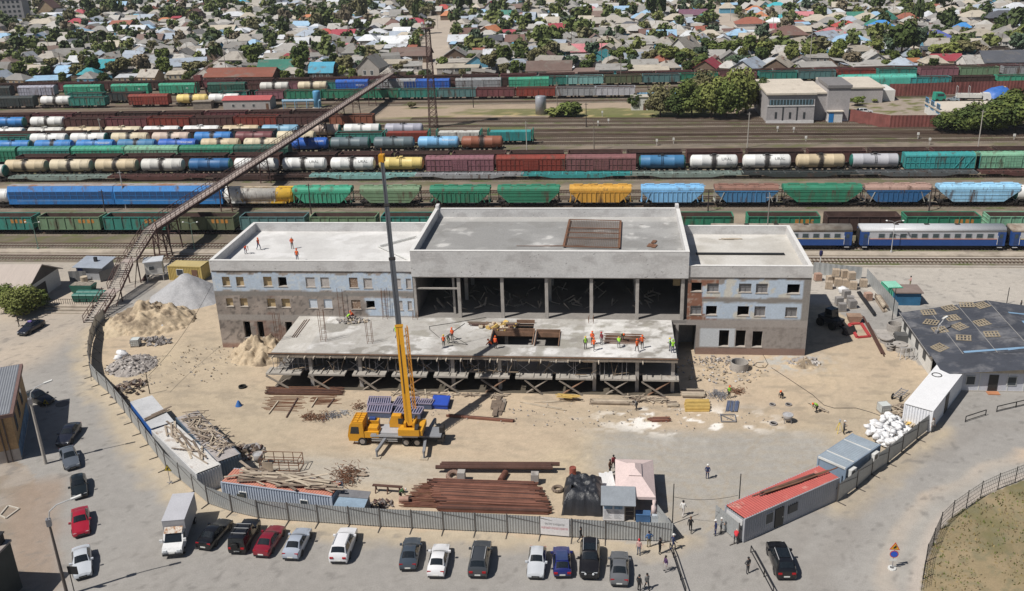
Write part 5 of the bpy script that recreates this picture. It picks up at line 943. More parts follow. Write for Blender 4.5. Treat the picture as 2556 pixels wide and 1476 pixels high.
for t,w2 in((3,2.6),(8.2,1.),(32,1.),(55,1.),(77,1.),(100,1.),(118,1.),(134,1.),(153,1.2),(172,1.2)):
    m=MB();h=-ZB
    for u in((-.9,.9)if w2>2 else(0,)):
        for s in(-1,1):m.bar(bx(t+u,s*1.25,h),bx(t+u,s*.9,-.5),.2)
        for z in(-5.6,-3.4,-1.2):m.bar(bx(t+u,-1.2,z),bx(t+u,1.2,z),.12)
        m.bar(bx(t+u,-1.2,-3.4),bx(t+u,1.1,-1.2),.1);m.bar(bx(t+u,1.2,-3.4),bx(t+u,-1.1,-1.2),.1)
    if w2>2:
        for s in(-1,1):m.bar(bx(t-.9,s*1.2,-5),bx(t+.9,s*1.1,-1.2),.1);m.bar(bx(t+.9,s*1.2,-5),bx(t-.9,s*1.1,-1.2),.1)
    m.build('trestle',MBR,fb)
def flight(a,b,n,w,nm='stairs'):
    a=Vector(a);b=Vector(b);d=b-a;hd=Vector((d.x,d.y,0)).normalized();sd=Vector((hd.y,-hd.x,0));m=MB()
    for i in range(n):c=a+d*((i+.5)/n);m.bar(c-sd*w,c+sd*w,.34,.06)
    m.build(nm+'_treads' if 0 else 'treads',MTD,fb)
    for s in(-1,1):
        m=MB();m.bar(a+sd*w*s-Vector((0,0,.15)),b+sd*w*s-Vector((0,0,.15)),.1,.4);m.build('stringer',MBR,fb);m=MB();u=Vector((0,0,1.1));k=max(2,int(d.length/1.6))
        for i in range(k+1):c=a+d*(i/k)+sd*w*s;m.bar(c,c+u,.07)
        m.bar(a+sd*w*s+u,b+sd*w*s+u,.08);m.bar(a+sd*w*s+u*.5,b+sd*w*s+u*.5,.06);m.build('stair_railing',MBR,fb)
def landing(a,b,w):m=MB();m.bar(Vector(a),Vector(b),2*w,.12);m.build('landing',MBD,fb)
L1a,L1b,L2a,L2b=(-79.,131.9,2.1),(-79.15,133.9,2.1),(-79.9,140.3,4.3),(-80.1,142.3,4.3)
flight((-78.95,125.1,.05),L1a,12,1.05);landing(L1a,L1b,1.05);flight(L1b,L2a,13,1.05);landing(L2a,L2b,1.05);flight(L2b,P0,14,1.05)
for p in(L1b,L2b):
    for s in(-1,1):m=MB();m.bar((p[0]+s*1.,p[1],0),(p[0]+s*1.,p[1],p[2]-.1),.16);m.bar((p[0]+s*1.,p[1]-2.2,0),(p[0]+s*1.,p[1],p[2]-.3),.1);m.build('stair_leg',MBR,fb)
flight(P1,(-68.5,347,.1),18,1.1)
# ---------------------------------------------------------------- lattice tower, second tower, lamps
def lattice(root,base,h,w0,w1,mat,n=14,r=.09):
    m=MB();q=lambda k,i:Vector((base[0]+(w0+(w1-w0)*k/n)*(1 if i in(1,2)else-1),base[1]+(w0+(w1-w0)*k/n)*(1 if i>1 else-1),h*k/n))
    for k in range(n):
        for i in range(4):j=(i+1)%4;m.bar(q(k,i),q(k+1,i),r*1.5);m.bar(q(k,i),q(k+1,j),r*.8);m.bar(q(k,j),q(k+1,i),r*.8);m.bar(q(k+1,i),q(k+1,j),r*.8)
    m.build('lattice',mat,root)
tw=thing('lattice_tower','tall rusty lattice floodlight tower in the middle of the rail yard','tower',(-50.9,268.6,0));lattice(tw,(0,0),28,1.15,.55,MBR,20,.1);m=MB();m.box(-1.5,1.5,-1.3,1.3,28.003,28.2);m.build('platform_deck',MBR,tw)
m=MB()
for s in(-1.45,1.45):m.bar((s,-1.3,29.2),(s,1.3,29.2),.08);m.bar((s,-1.3,28.2),(s,-1.3,29.2),.08);m.bar((s,1.3,28.2),(s,1.3,29.2),.08)
for s in(-1.25,1.25):m.bar((-1.5,s,29.2),(1.5,s,29.2),.08)
m.build('guard_rail',MBR,tw)
for i,(x,y)in enumerate(((-1.2,-1.2),(0,-1.3),(1.2,-1.2),(0,1.3))):m=MB();m.at((x,y,29.5),0,R(60)).lathe([(.12,0),(.35,.3),(.36,.34),(0,.36)],10);m.build('floodlight',M('lamp_grey',(.3,.3,.3),rough=.4),tw)
p=T(0,180,1990,330);t=thing('signal_gantry','rusty lifting gantry with a slanted jib beside the yellow tank wagon','gantry',(p.x,p.y,0));m=MB()
for s in(-1,1):m.bar((s*3.2,0,0),(s*.8,0,9.5),.3);m.bar((s*2.4,3,0),(s*.6,.5,9.5),.25)
m.build('legs',MBR,t);m=MB();m.box(-1.2,1.2,-1,1,8.5,10.2);m.build('cabin',M('gantry_red',(.16,.05,.05),var=.2),t);m=MB();m.bar((-2.5,0,9.2),(9,0,16.2),.5,.4);m.build('jib',M('jib_grey',(.3,.24,.22),var=.2),t)
MLG=M('lamp_post_green',(.15,.24,.2),rough=.5,var=.15);MLPD=M('dark_pole',(.05,.04,.04),var=.2);MGV=M('galvanised',(.5,.5,.5),rough=.45,metal=.3,var=.1)
def yardlamp(p,h,label,twin=True,grey=False):
    t=thing('platform_lamp',label,'lamp',(p.x,p.y,0),0,'platform lamps');mt=MGV if grey else MLG;m=MB();m.tube((0,0,0),(0,0,h),.09,.05,8);m.build('post',mt,t);m=MB();m.at().lathe([(.22,0),(.2,.5),(.1,.55)],10);m.build('base',mt,t)
    for s in((-1,1)if twin else(1,)):
        m=MB();m.path([(0,0,h-.02),(s*.5,0,h+.25),(s*1.1,0,h+.3)],.035);a=m.build('arm',mt,t);m=MB();m.at((s*1.35,0,h+.3)).lathe([(.03,-.05),(.16,-.03),(.2,.05),(.12,.14),(0,.16)],10);m.build('lamp_head',M('lamp_white',(.6,.6,.58),rough=.4),a)
yardlamp(T(0,380,380,962),5.2,'twin armed platform lamp left of the footbridge stairs');yardlamp(T(0,380,1915,968),5.2,'twin armed platform lamp standing in the footbridge shadow');yardlamp(T(1920,380,1205,1005),5.6,'pale twin armed platform lamp in front of the clean coach',True,True)
for i,(c,r,x,y,h,wh,mt)in enumerate(((0,380,1035,590,5,'dark post in front of the royal blue carrier',MLPD),(0,380,1240,560,8.5,'grey lamp post in front of the second blue carrier',MGV),(640,380,540,610,6.5,'dark leaning post in front of the first green hopper',MLPD),(1280,380,1920,585,4.5,'short dark post with bracket behind the right roof',MLPD),(1920,380,1580,585,5,'dark post before the long green hopper',MLPD),(1920,180,2065,760,9.5,'concrete pole above the blue green boxcar',MPC),(1280,180,2305,745,9,'concrete pole above the oil streaked URAL tank',MPC),(1280,180,140,790,8,'concrete pole beside the last container wagon',MPC),(1280,180,800,770,8,'thin pole among the empty tracks',MPO),(1280,180,723,545,7,'dark rusty pole among the empty tracks',MLPD),(1280,180,437,345,8,'pole on the sandy strip near the round tank',MPO),(1280,180,1326,340,9,'dark pole beside the white hut',MLPD),(640,180,2135,350,11,'tall dark pole on the sandy strip right of the lattice tower',MLPD),(0,180,1025,735,8,'leaning pole among the blue tank wagons',MPC))):
    p=T(c,r,x,y);t=thing('yard_pole',wh,'pole',(p.x,p.y,0),0,'poles of the rail yard');m=MB();m.tube((0,0,-.1),(rnd.uniform(-.15,.15),0,h),.15,.09,7);m.build('post',mt,t);m=MB();m.box(-.5,.5,-.05,.05,h-.5,h-.4);m.build('crossarm',mt,t)
p=Vector((XO(1912*1.0,152.9,3),152.9,0));t=thing('yard_pole','grey lamp post rising behind the right wing roof','pole',(XO(1917,152.5,8),152.5,0));m=MB();hq=GY(1915,484,152.5).z;m.tube((0,0,0),(0,0,hq),.13,.08,8);m.build('post',M('pole_dull',(.25,.23,.21)),t);m=MB();m.box(-.5,.5,-.05,.05,hq-.7,hq-.6);m.build('crossarm',MGV,t)
# small railway things
MS2=M('signal_white',(.65,.64,.6),var=.1)
for c,r,x,y in((1280,180,880,440),(1280,180,838,540),(1280,180,1415,725),(1280,180,1580,712),(1280,180,940,520),(1920,180,80,600),(1920,180,240,610),(1920,180,360,700),(1920,180,1470,665),(1920,180,1585,720),(1920,180,2420,680)):
    p=T(c,r,x,y);t=thing('dwarf_signal','small white dwarf signal '+{(1280,880):'on the grass edge by the bush',(1280,838):'nearest the dark rusty pole',(1280,1415):'above the mauve boxcar',(1280,1580):'above the blue tank wagon',(1280,940):'left one of the mid track pair',(1920,80):'below the warehouse windows',(1920,240):'below the warehouse corner',(1920,360):'beside a yellow cap below the warehouse',(1920,1470):'below the brown sheet fence',(1920,1585):'above the teal boxcar',(1920,2420):'below the dark trees at right'}[(c,x)],'signal',(p.x,p.y,0),0,'dwarf signals between the tracks')
    m=MB();m.box(-.12,.12,-.1,.1,0,1.1);m.build('post',MPC,t);m=MB();m.box(-.25,.25,-.18,.18,1.1,1.7);m.build('lamp_box',MS2,t)
# ---------------------------------------------------------------- tanks, huts and bushes of the sandy strip
p=T(1280,180,275,415);t=thing('standing_tank','grey upright cylindrical tank on the grassy strip','tank',(p.x,p.y,0));m=MB();m.lathe([(1.6,0),(1.6,5.4),(1.5,5.5),(0,5.75)],20);m.build('shell',M('tank_zinc',(.38,.39,.42),rough=.45,metal=.3,var=.1),t,True);m=MB();m.tube((1.7,0,0),(1.7,0,5.6),.06);m.build('pipe',MGV,t)
p=T(640,180,605,350);t=thing('standing_tank','blue upright cylinder left of the footbridge','tank',(p.x,p.y,0));m=MB();m.lathe([(1.25,0),(1.25,5.2),(1.1,5.5),(0,5.6)],18);m.build('shell',M('tank_blue',(.1,.3,.5),rough=.45,var=.1),t,True);m=MB();m.box(-1.5,1.5,-1.5,1.5,-.05,.2);m.build('plinth',MPC,t)
p=T(640,180,450,355);t=thing('pipe_rack','light blue pipe frame beside the blue cylinder','frame',(p.x,p.y,0));m=MB()
for x in(-6,-2,2,6):m.bar((x,-1,0),(x,-1,2.2),.2);m.bar((x,1,0),(x,1,2.2),.2);m.bar((x,-1,2.2),(x,1,2.2),.2)
m.build('frame',M('rack_blue',(.2,.36,.5),var=.15),t);m=MB();m.tube((-6.5,0,2.4),(6.5,0,2.4),.5);m.build('pipe',M('pipe_blue',(.25,.4,.52),var=.15),t)
def hut(nm,label,p,L,W,H,wallm,roofm,rz=0,gable=0,door=None,wins=1):
    t=thing(nm,label,'hut',(p.x,p.y,0),rz);m=MB();m.box(-L/2,L/2,-W/2,W/2,0,H)
    if gable:m.prism([(-W/2,H),(W/2,H),(0,H+gable-.1)],-L/2,L/2,'x')
    m.build('wall',wallm,t);m=MB();o=.25
    if gable:
        for s in(-1,1):m.add([(-L/2-o,s*(W/2+o),H-.12),(L/2+o,s*(W/2+o),H-.12),(L/2+o,0,H+gable),(-L/2-o,0,H+gable),(-L/2-o,s*(W/2+o),H),(L/2+o,s*(W/2+o),H),(L/2+o,0,H+gable+.1),(-L/2-o,0,H+gable+.1)],[(0,3,2,1),(4,5,6,7),(0,1,5,4),(1,2,6,5),(2,3,7,6),(3,0,4,7)])
    else:m.box(-L/2-o,L/2+o,-W/2-o,W/2+o,H+.003,H+.16)
    m.build('roof',roofm,t)
    for k in range(wins):x=-L/2+L*(k+1)/(wins+1.6);wn=ob('window',WINM,t);wn.location=(x,-W/2,.9);wn.scale=(.8,1,.8)
    if door:m=MB();m.box(L/2-1.4,L/2-.5,-W/2-.05,-W/2-.003,0,2);m.build('door',door,t)
    return t
MWH=M('hut_white',(.62,.61,.58),var=.08);MRR=M('roof_red',(.42,.1,.1),rough=.6,var=.12);MDB=M('door_brown',(.15,.08,.05));MDKD=M('door_dark',(.03,.03,.03),rough=.5)
hut('white_hut','small white hut beside a bush on the sandy strip',T(1280,180,1245,365),5,4,4,MWH,M('roof_cream',(.5,.46,.4)),0,0,MDB)
hut('red_roofed_hut','long hut with red roof below the white tank wagon',T(640,180,-60,355),16,6,3.2,M('hut_grey',(.38,.36,.35)),MRR,0,.9,MDB,3);hut('timber_hut','small weathered lean-to left of the red roofed hut',T(0,180,2010,355),6,4,2.4,MWG,MWG,.1,0,None,0)
def bushes(lst,nm,cat,grp,ms=None):
    for(c,r,x,y),rad,h,cn,lab in lst:
        p=T(c,r,x,y);tree((p.x,p.y,-.05),rad,h,GREENS[cn],rnd.uniform(0,6),lab,cat,grp,ms,nm,.05)
bushes([((1280,180,1450,440),5.5,9.5,'olive','olive tree at the left end of the clump before the wagons'),((1280,180,1620,450),5.5,8.5,'dark green','dark tree second in the clump left of the warehouse'),((1280,180,1760,445),6,11,'green','green tree in the middle of the clump left of the warehouse'),((1280,180,1830,380),6,12,'olive','tall olive tree at the back of the clump'),((1280,180,1950,455),6.5,12,'yellow green','bright green tree in the clump left of the warehouse'),((1280,180,2090,465),6,11.5,'green','leafy tree near the right end of the clump'),((1280,180,2210,440),6.5,14,'yellow green','tallest bright tree at the right end of the clump'),((1280,180,2290,400),5.5,12,'olive','olive tree closing the clump on the right'),((1280,180,2480,390),4.5,10,'dark green','dark tree touching the left corner of the warehouse')],'tree','tree','tree clump left of the warehouse',HICROWN[1])
bushes([((1920,180,1760,600),4.5,5.5,'dark green','dark bush at the left end of the hedge by the low white building'),((1920,180,1880,610),5.5,7,'green','second bush of the hedge by the low white building'),((1920,180,2020,600),6,8,'dark green','third bush of the hedge by the low white building'),((1920,180,2160,600),6.5,9,'green','middle bush of the hedge by the low white building'),((1920,180,2300,600),6.5,10,'dark green','tall dark bush in the hedge at the right edge'),((1920,180,2430,600),7,12,'green','tall green bush in the hedge at the right edge'),((1920,180,2560,600),7,13,'dark green','last dark bush cut by the right edge')],'bush','bush','hedge by the low white building',HICROWN[2])
bushes([((1280,180,430,440),3.6,3.2,'yellow green','low left half of the bush beside the round tank'),((1280,180,560,440),4.2,4.6,'green','bushy green shrub beside the round tank'),((1280,180,1205,368),2.6,5,'dark green','dark shrub hiding the left of the white hut'),((640,180,1530,355),1.6,2.2,'olive','lone tuft on the sandy strip below the blue boxcar'),((1920,180,870,330),3,3.5,'green','shrub against the warehouse annexe'),((1920,180,1050,300),2.2,2,'yellow green','low weeds at the annexe wall')],'bush','bush',None)
# ---------------------------------------------------------------- warehouse at the right
MWS=M('warehouse_brick',(.38,.36,.36),var=.12,sc=.3,fine=.15,stain=((.25,.23,.22),.58,.74,.3));MWRF=M('warehouse_roof',(.56,.5,.42),rough=.9,var=.1,sc=.2,stain=((.35,.3,.25),.6,.75,.25));MBK=M('dark_strip',(.05,.055,.06),rough=.4);MPL2=M('plinth_white',(.62,.61,.6))
wa,wb=T(1920,180,-35,510),T(1920,180,440,515);wy=(wa.y+wb.y)/2;wt=thing('warehouse','pale brick warehouse with a blind stair tower beside the tracks','building',(0,0,0));H1=GY(*tl(1920,180,200,225),wy).z
d1=T(1920,180,200,85,H1).y;x0,x1=wa.x,wb.x
m=MB();m.box(x0,x1,wy,d1,0,H1);m.build('wall',MWS,wt);m=MB();m.box(x0-.4,x1+.3,wy-.5,d1+.3,H1+.003,H1+.5);m.build('roof',MWRF,wt);m=MB();m.box(x0-.05,x1+.05,wy-.12,wy-.003,0,.9);m.build('plinth',MPL2,wt)
zb=GY(*tl(1920,180,200,300),wy).z;m=MB();m.box(x0+.5,x1-.4,wy-.06,wy-.003,zb-.75,zb+.75);wn=m.build('ribbon_window',MGL,wt);m=MB();m.box(x0,x1,wy-.14,wy-.004,zb-1.15,zb-.85);each(m,'sill',MPL2,wt)
for i in range(14):m=MB();x=x0+.8+i*(x1-x0-1.6)/13;m.box(x-.06,x+.06,wy-.1,wy-.061,zb-.74,zb+.74);m.build('mullion',M('mullion_blue',(.25,.4,.5)),wn)
for k,xx in enumerate((65,205,345)):a=GY(*tl(1920,180,xx,430),wy);m=MB();m.box(a.x-.3,a.x+.3,wy-.05,wy-.003,a.z-.9,a.z+.9);m.build('window',MBK,wt)
for xx in(135,275):a=GY(*tl(1920,180,xx,400),wy);m=MB();m.box(a.x-.18,a.x+.18,wy-.08,wy-.003,0.9,zb-1.16);m.build('drainpipe',MBK,wt)
ta,tb=T(1920,180,555,490),T(1920,180,785,500);ty=(ta.y+tb.y)/2;H2=GY(*tl(1920,180,700,130),ty).z
m=MB();m.box(x1+.01,ta.x,ty+2,d1-1,0,H1-.5);m.build('link_wall',MWS,wt);m=MB();m.box(ta.x,tb.x,ty,ty+14,0,H2-.8);m.build('stair_tower',MWS,wt);m=MB();m.box(ta.x-.3,tb.x+.3,ty-.3,ty+14.3,H2-.797,H2);m.build('tower_cap',M('cap_grey',(.2,.19,.19)),wt);m=MB();m.box(x1+.011,ta.x-.01,ty+1.7,d1-.8,H1-.497,H1-.1);m.build('link_roof',MWRF,wt)
m=MB();m.box(ta.x+.02,tb.x-.02,ty-.1,ty-.003,0,.7);m.build('tower_plinth',MPL2,wt);a=T(1920,180,600,485);m=MB();m.box(a.x-1.2,a.x+2.6,ty-1.6,ty-.11,0,3.2);pc=m.build('porch',MPL2,wt);m=MB();m.box(a.x-1.6,a.x+2.9,ty-1.9,ty-.01,3.203,3.35);m.build('porch_roof',MWRF,pc);m=MB();m.box(a.x-1.1,a.x+.2,ty-1.66,ty-1.603,0.05,2.8);m.build('door',M('door_blue',(.03,.2,.5),rough=.5),pc)
aa=T(1920,180,1115,305);hh=GY(*tl(1920,180,1120,160),aa.y).z;m=MB();m.box(tb.x+.31,aa.x,aa.y,aa.y+20,0,hh);m.build('annexe',MWS,wt);m=MB();m.box(tb.x+.31,aa.x+.4,aa.y-.3,aa.y+20,hh+.003,hh+.4);m.build('annexe_roof',MWRF,wt);m=MB();m.box(aa.x+.01,aa.x+4.5,aa.y+3,aa.y+14,0,hh-1.2);m.build('annexe_end',MWH,wt)
la,lb_=T(1920,180,1545,478),T(1920,180,1692,500);lt=thing('low_building','long low white building with flat cream roof at the right edge','building',(0,0,0));hl=GY(*tl(1920,180,1710,405),lb_.y).z;yb=T(1920,180,1575,310,hl).y
m=MB();m.box(lb_.x,lb_.x+80,lb_.y,yb,0,hl);m.build('wall',MWH,lt);m=MB();m.box(lb_.x-.2,lb_.x+80,lb_.y-.4,yb+.3,hl+.003,hl+.45);m.build('roof',MWRF,lt)
for y in(lb_.y+3,lb_.y+8,lb_.y+13):
    m=MB();m.box(lb_.x-.08,lb_.x-.003,y-1.4,y+1.4,2,4.6);wn=m.build('window',M('window_blue',(.1,.33,.58)),lt)
    for k in range(3):m=MB();m.box(lb_.x-.1,lb_.x-.081,y-1.2+k*.85,y-.55+k*.85,2.2,4.4);m.build('pane',MWN,wn)
MSF=M('rust_fence',(.2,.07,.06),rough=.8,var=.3,sc=.4)
def sheetfence(pts,h,nm,lab,mat,pitch=.5,amp=.08):
    t=thing(nm,lab,'fence');m=MB()
    for a,b in zip(pts[:-1],pts[1:]):
        d=b-a;L=d.length;d/=L;n=Vector((-d.y,d.x,0));k=max(2,int(L/pitch));q=[a+d*(L*i/k)+n*(amp if i%2 else-amp)*.5 for i in range(k+1)]
        m.add([(p.x,p.y,0)for p in q]+[(p.x,p.y,h)for p in q],[(i,i+1,k+2+i,k+1+i)for i in range(k)])
    m.build('sheeting',mat,t);return t
sheetfence([T(1920,180,*p)for p in((795,495),(1010,535),(1190,560),(1690,558))],3.6,'sheet_fence','rusty brown sheet fence beside the warehouse yard',MSF)
sheetfence([T(1920,180,*p)for p in((1180,243),(1250,243))]+[T(1920,180,*p)for p in((1255,243),(1340,243),(1900,225),(2700,205))],4,'sheet_fence','long dark red fence behind the warehouse yard',MSF)
t=thing('car_wreck','green lorry cab parked before the red fence','truck',tuple(T(1920,180,1675,290)[:2])+(0,),.1);m=MB();m.prism([(-1.6,.5),(1.6,.5),(1.7,1.6),(.9,2.7),(-1.5,2.8)],-1.2,1.2,'y');m.build('cab',M('lorry_green',(.03,.28,.2),var=.15),t)
for x in(-1,1):
    for y in(-1.1,1.1):m=MB();m.at((x,y,.5)).lathe([(.5,-.15),(.5,.15)],12,axis='y');m.build('wheel',MBG,t)
m=MB();m.box(-1.,1,-1.21,-1.203,1.7,2.4);m.build('side_window',MWN,t)
t=thing('dropside_lorry','white dropside lorry with raised frame by the red fence','truck',tuple(T(1920,180,2000,290)[:2])+(0,),-.15);m=MB();m.box(-4.5,2.5,-1.25,1.25,1.2,1.35);m.box(-4.5,2.5,-1.25,-1.18,1.36,2.3);m.box(-4.5,2.5,1.18,1.25,1.36,2.3);m.box(2.42,2.5,-1.17,1.17,1.36,2.6);m.build('flatbed',MWH,t);m=MB();m.prism([(3.,.6),(5.1,.6),(5.2,1.5),(4.8,2.6),(3,2.7)],-1.2,1.2,'y');m.build('cab',M('cab_white',(.7,.7,.7),rough=.4),t);m=MB();m.box(-4.2,5,-.5,.5,.7,1.1);m.build('chassis',MUF,t)
for x in(-3,-1.8,4.1):
    for y in(-1.05,1.05):m=MB();m.at((x,y,.5)).lathe([(.5,-.15),(.5,.15)],12,axis='y');m.build('wheel',MBG,t)
m=MB()
for x in(-4.4,-1):m.bar((x,-1.2,1.3),(x,-1.2,4.5),.12);m.bar((x,1.2,1.3),(x,1.2,4.5),.12);m.bar((x,-1.2,4.5),(x,1.2,4.5),.12)
m.build('hoop',MGV,t)
def heap(nm,label,cat,p,rx,ry,h,mat,seed,n=40,pw=1.2,rough=.12,rz=0,kids_=None,sharp=1.):
    X,Y=np.meshgrid(np.linspace(-1,1,n),np.linspace(-1,1,n));rr_=np.hypot(X,Y);ang=np.arctan2(Y,X);edge=1-.25*(fbm(np.cos(ang)*1.5+seed,np.sin(ang)*1.5,seed)-.35)
    Z=h*np.clip(1-(rr_/edge)**sharp,0,1)**pw;Z=Z*(1-rough*2+rough*4*fbm(X*4.5+seed,Y*4.5,seed+1))+(Z>.02)*rough*h*.9*(vn(X*11,Y*11,seed+2)-.5)
    V=np.stack([X*rx,Y*ry,np.where(Z>.015,Z,-.03)],-1).reshape(-1,3);i=np.arange(n-1)[:,None]*n+np.arange(n-1)[None,:];F=np.stack([i,i+1,i+n+1,i+n],-1).reshape(-1,4);F=F[np.array([V[f,2].max()>0 for f in F])]
    me=bpy.data.meshes.new(nm);me.from_pydata(V.tolist(),[],F.tolist());me.materials.append(mat);me.shade_smooth();o=ob(nm,me,None,None,(p.x,p.y,0),rz);return tag(o,label,cat)
MTP=M('tarp_blue',(.04,.14,.45),rough=.5,var=.15);heap('tarpaulin_heap','heap under a blue tarpaulin by the red fence','tarpaulin',T(1920,180,2260,250),5.5,3.2,3.6,MTP,4,24,.5,.1);heap('sand_heap','small tan heap behind the blue tarpaulin','heap',T(1920,180,2320,222),3.2,2.4,2.6,M('sand_tan',(.5,.36,.18)),5,20,.7)
# ================================================================ cars
def carpaint(nm,metal=0.):
    m=M(nm,obj=True,rough=.28,var=.04,fine=.03,metal=metal,spec=.5);p=m.node_tree.nodes['Principled BSDF'];p.inputs['Coat Weight'].default_value=.6;p.inputs['Coat Roughness'].default_value=.08;return m
MCP=carpaint('car_paint');MCG=M('car_glass',(.012,.016,.02),rough=.06,var=.02,spec=.7);MTY=M('tyre',(.018,.018,.018),rough=.85);MRI=M('wheel_rim',(.35,.35,.37),rough=.35,metal=.6);MHL=M('headlight_glass',(.65,.68,.7),rough=.12,spec=.8);MTL=M('taillight_glass',(.35,.01,.015),rough=.2);MPLT=M('plate_white',(.65,.65,.62));MBP=M('black_plastic',(.02,.02,.022),rough=.6)
_m=MB();_m.lathe([(.19,-.1),(.31,-.1),(.325,-.05),(.325,.06),(.31,.1),(.2,.1)],18,axis='y');TYM=_m.mesh('tyre',MTY);_m=MB();_m.lathe([(0,-.105),(.19,-.1),(.2,-.09),(.2,.09),(.19,.1),(0,.105)],14,axis='y');RIM=_m.mesh('rim',MRI)
def car_type(kind,nm='parked_car',cat='car'):
    """station list: x, sill half width, belt height, half width at the belt, top height, half width of the top"""
    S_={'sedan':(4.5,[(2.25,.62,.5,.62,.52,.5),(2.12,.8,.66,.78,.68,.6),(1.3,.86,.82,.83,.86,.66),(.75,.87,.9,.84,.95,.68),(.05,.87,.93,.84,1.38,.58),(-.9,.87,.93,.84,1.41,.58),(-1.55,.86,.95,.83,1.02,.66),(-2.1,.82,.92,.79,.97,.64),(-2.25,.74,.72,.72,.74,.6)],(3,4),(5,6),.31),
          'hatch':(4.0,[(2.,.6,.5,.6,.52,.5),(1.88,.78,.68,.76,.7,.58),(1.1,.82,.84,.79,.88,.62),(.55,.83,.9,.8,.94,.64),(0,.83,.92,.8,1.38,.56),(-1.2,.83,.92,.8,1.41,.56),(-1.75,.82,.95,.79,1.0,.62),(-1.95,.78,.8,.76,.82,.6),(-2.,.7,.55,.7,.56,.55)],(3,4),(5,6),.29),
          'suv':(4.7,[(2.35,.72,.62,.7,.64,.55),(2.22,.88,.88,.85,.9,.66),(1.45,.92,1.02,.89,1.07,.72),(.9,.93,1.08,.9,1.13,.74),(.3,.93,1.1,.9,1.66,.66),(-1.75,.93,1.12,.9,1.69,.65),(-2.15,.92,1.12,.88,1.2,.74),(-2.3,.88,.9,.86,.92,.7),(-2.35,.8,.6,.78,.62,.6)],(3,4),(5,6),.36),
          'jeep':(4.5,[(2.25,.75,.8,.74,.82,.62),(2.2,.86,1.,.84,1.02,.7),(1.4,.88,1.06,.86,1.1,.74),(.75,.89,1.1,.87,1.14,.75),(.45,.89,1.12,.87,1.78,.76),(-2.05,.89,1.12,.87,1.8,.75),(-2.15,.88,1.12,.86,1.3,.78),(-2.2,.86,.9,.85,.92,.72),(-2.22,.82,.6,.8,.62,.66)],(3,4),(5,6),.38)}[kind]
    Lc,st,wsx,rwx,wr=S_;t=thing(nm,'',cat);m=MB();ring=[]
    for x,sw,bz,bw,tz,tw_ in st:ring.append([(x,-sw*.93,.22),(x,-sw,.42),(x,-max(sw,bw)*1.0,bz*.72+.05),(x,-bw*.96,bz),(x,-tw_,tz-.04),(x,-tw_*.6,tz+.005),(x,0,tz+.02),(x,tw_*.6,tz+.005),(x,tw_,tz-.04),(x,bw*.96,bz),(x,max(sw,bw),bz*.72+.05),(x,sw,.42),(x,sw*.93,.22)])
    n=13;vs=[p for r_ in ring for p in r_];fs=[]
    for i in range(len(ring)-1):
        for j in range(n-1):fs.append((i*n+j,i*n+j+1,(i+1)*n+j+1,(i+1)*n+j))
        fs.append((i*n+n-1,i*n,(i+1)*n,(i+1)*n+n-1))
    fs+=[tuple(range(n)),tuple(range((len(ring)-1)*n+n-1,(len(ring)-1)*n-1,-1))];m.add(vs,fs);b=m.build('body',MCP,t,True)
    try:b.data.set_sharp_from_angle(angle=R(38))
    except Exception:pass
    def pane(nm,ia,ic,k=.9):
        lo=[Vector(ring[ia][j])for j in(4,5,6,7,8)];hi=[Vector(ring[ic][j])for j in(4,5,6,7,8)];q=MB();off=Vector((.05 if ia<ic else-.05,0,.035)).normalized()*.035;vs=[]
        for t_ in(.1,.5,.92):vs+=[(l*(1-t_)+h*t_)+off-Vector((0,(l*(1-t_)+h*t_).y*(1-k),0))for l,h in zip(lo,hi)]
        q.add(vs,[(r_*5+j,r_*5+j+1,r_*5+j+6,r_*5+j+5)for r_ in range(2)for j in range(4)]);q.build(nm,MCG,t)
    pane('windscreen',wsx[0],wsx[1]);pane('rear_window',rwx[1],rwx[0])
    i4,i5=wsx[1],rwx[0]
    for j,k in((3,4),(9,8)):
        p4,p5=ring[i4],ring[i5];f0=ring[wsx[0]];r0=ring[rwx[1]]
        mid=[tuple((Vector(p4[q])*.48+Vector(p5[q])*.52))for q in(j,k)]
        for pts in([p4[k],mid[1],mid[0],tuple(Vector(f0[j])*.75+Vector(p4[j])*.25)],[mid[1],p5[k],tuple(Vector(r0[j])*.7+Vector(p5[j])*.3),mid[0]]):
            c=sum((Vector(p)for p in pts),Vector())/4;s=-1 if c.y<0 else 1;q=MB();q.add([c+(Vector(p)-c)*.86+Vector((0,s*.02,.006))for p in pts],[(0,1,2,3)]);q.build('side_window',MCG,t)
    ww=st[4][1]-.1
    for x in(Lc*.305,-Lc*.29):
        for y in(-ww,ww):
            w_=ob('wheel',TYM,t);w_.location=(x,y,wr);w_.scale=(wr/.325,1,wr/.325);ob('rim',RIM,w_)
            q=MB();s=1 if y>0 else-1;q.at((x,s*(st[4][1]+.004),wr)).add([(math.cos(R(g))*(wr+.07),0,math.sin(R(g))*(wr+.07))for g in range(-20,201,20)],[tuple(range(12))]);q.build('wheel_arch',MBP,t)
    fx,rx=st[1][0],st[-2][0];fz,rz_=st[1][2],st[-2][2]
    for s in(-1,1):
        q=MB();q.box(fx-.12,fx+.045,s*.55-.17,s*.55+.17,fz-.17,fz-.03);q.build('headlight',MHL,t);q=MB();q.box(rx-.09,rx+.1,s*.6-.17,s*.6+.17,rz_-.2,rz_-.03);q.build('taillight',MTL,t)
        q=MB();q.box(.52,.72,s*(st[4][3]+.1)-.11,s*(st[4][3]+.1)+.11,st[4][2]-.02,st[4][2]+.14);q.build('mirror',MCP,t)
    q=MB();q.box(-Lc/2-.03,-Lc/2+.02,-.26,.26,.42,.54);q.box(Lc/2-.02,Lc/2+.03,-.26,.26,.36,.47);each(q,'number_plate',MPLT,t)
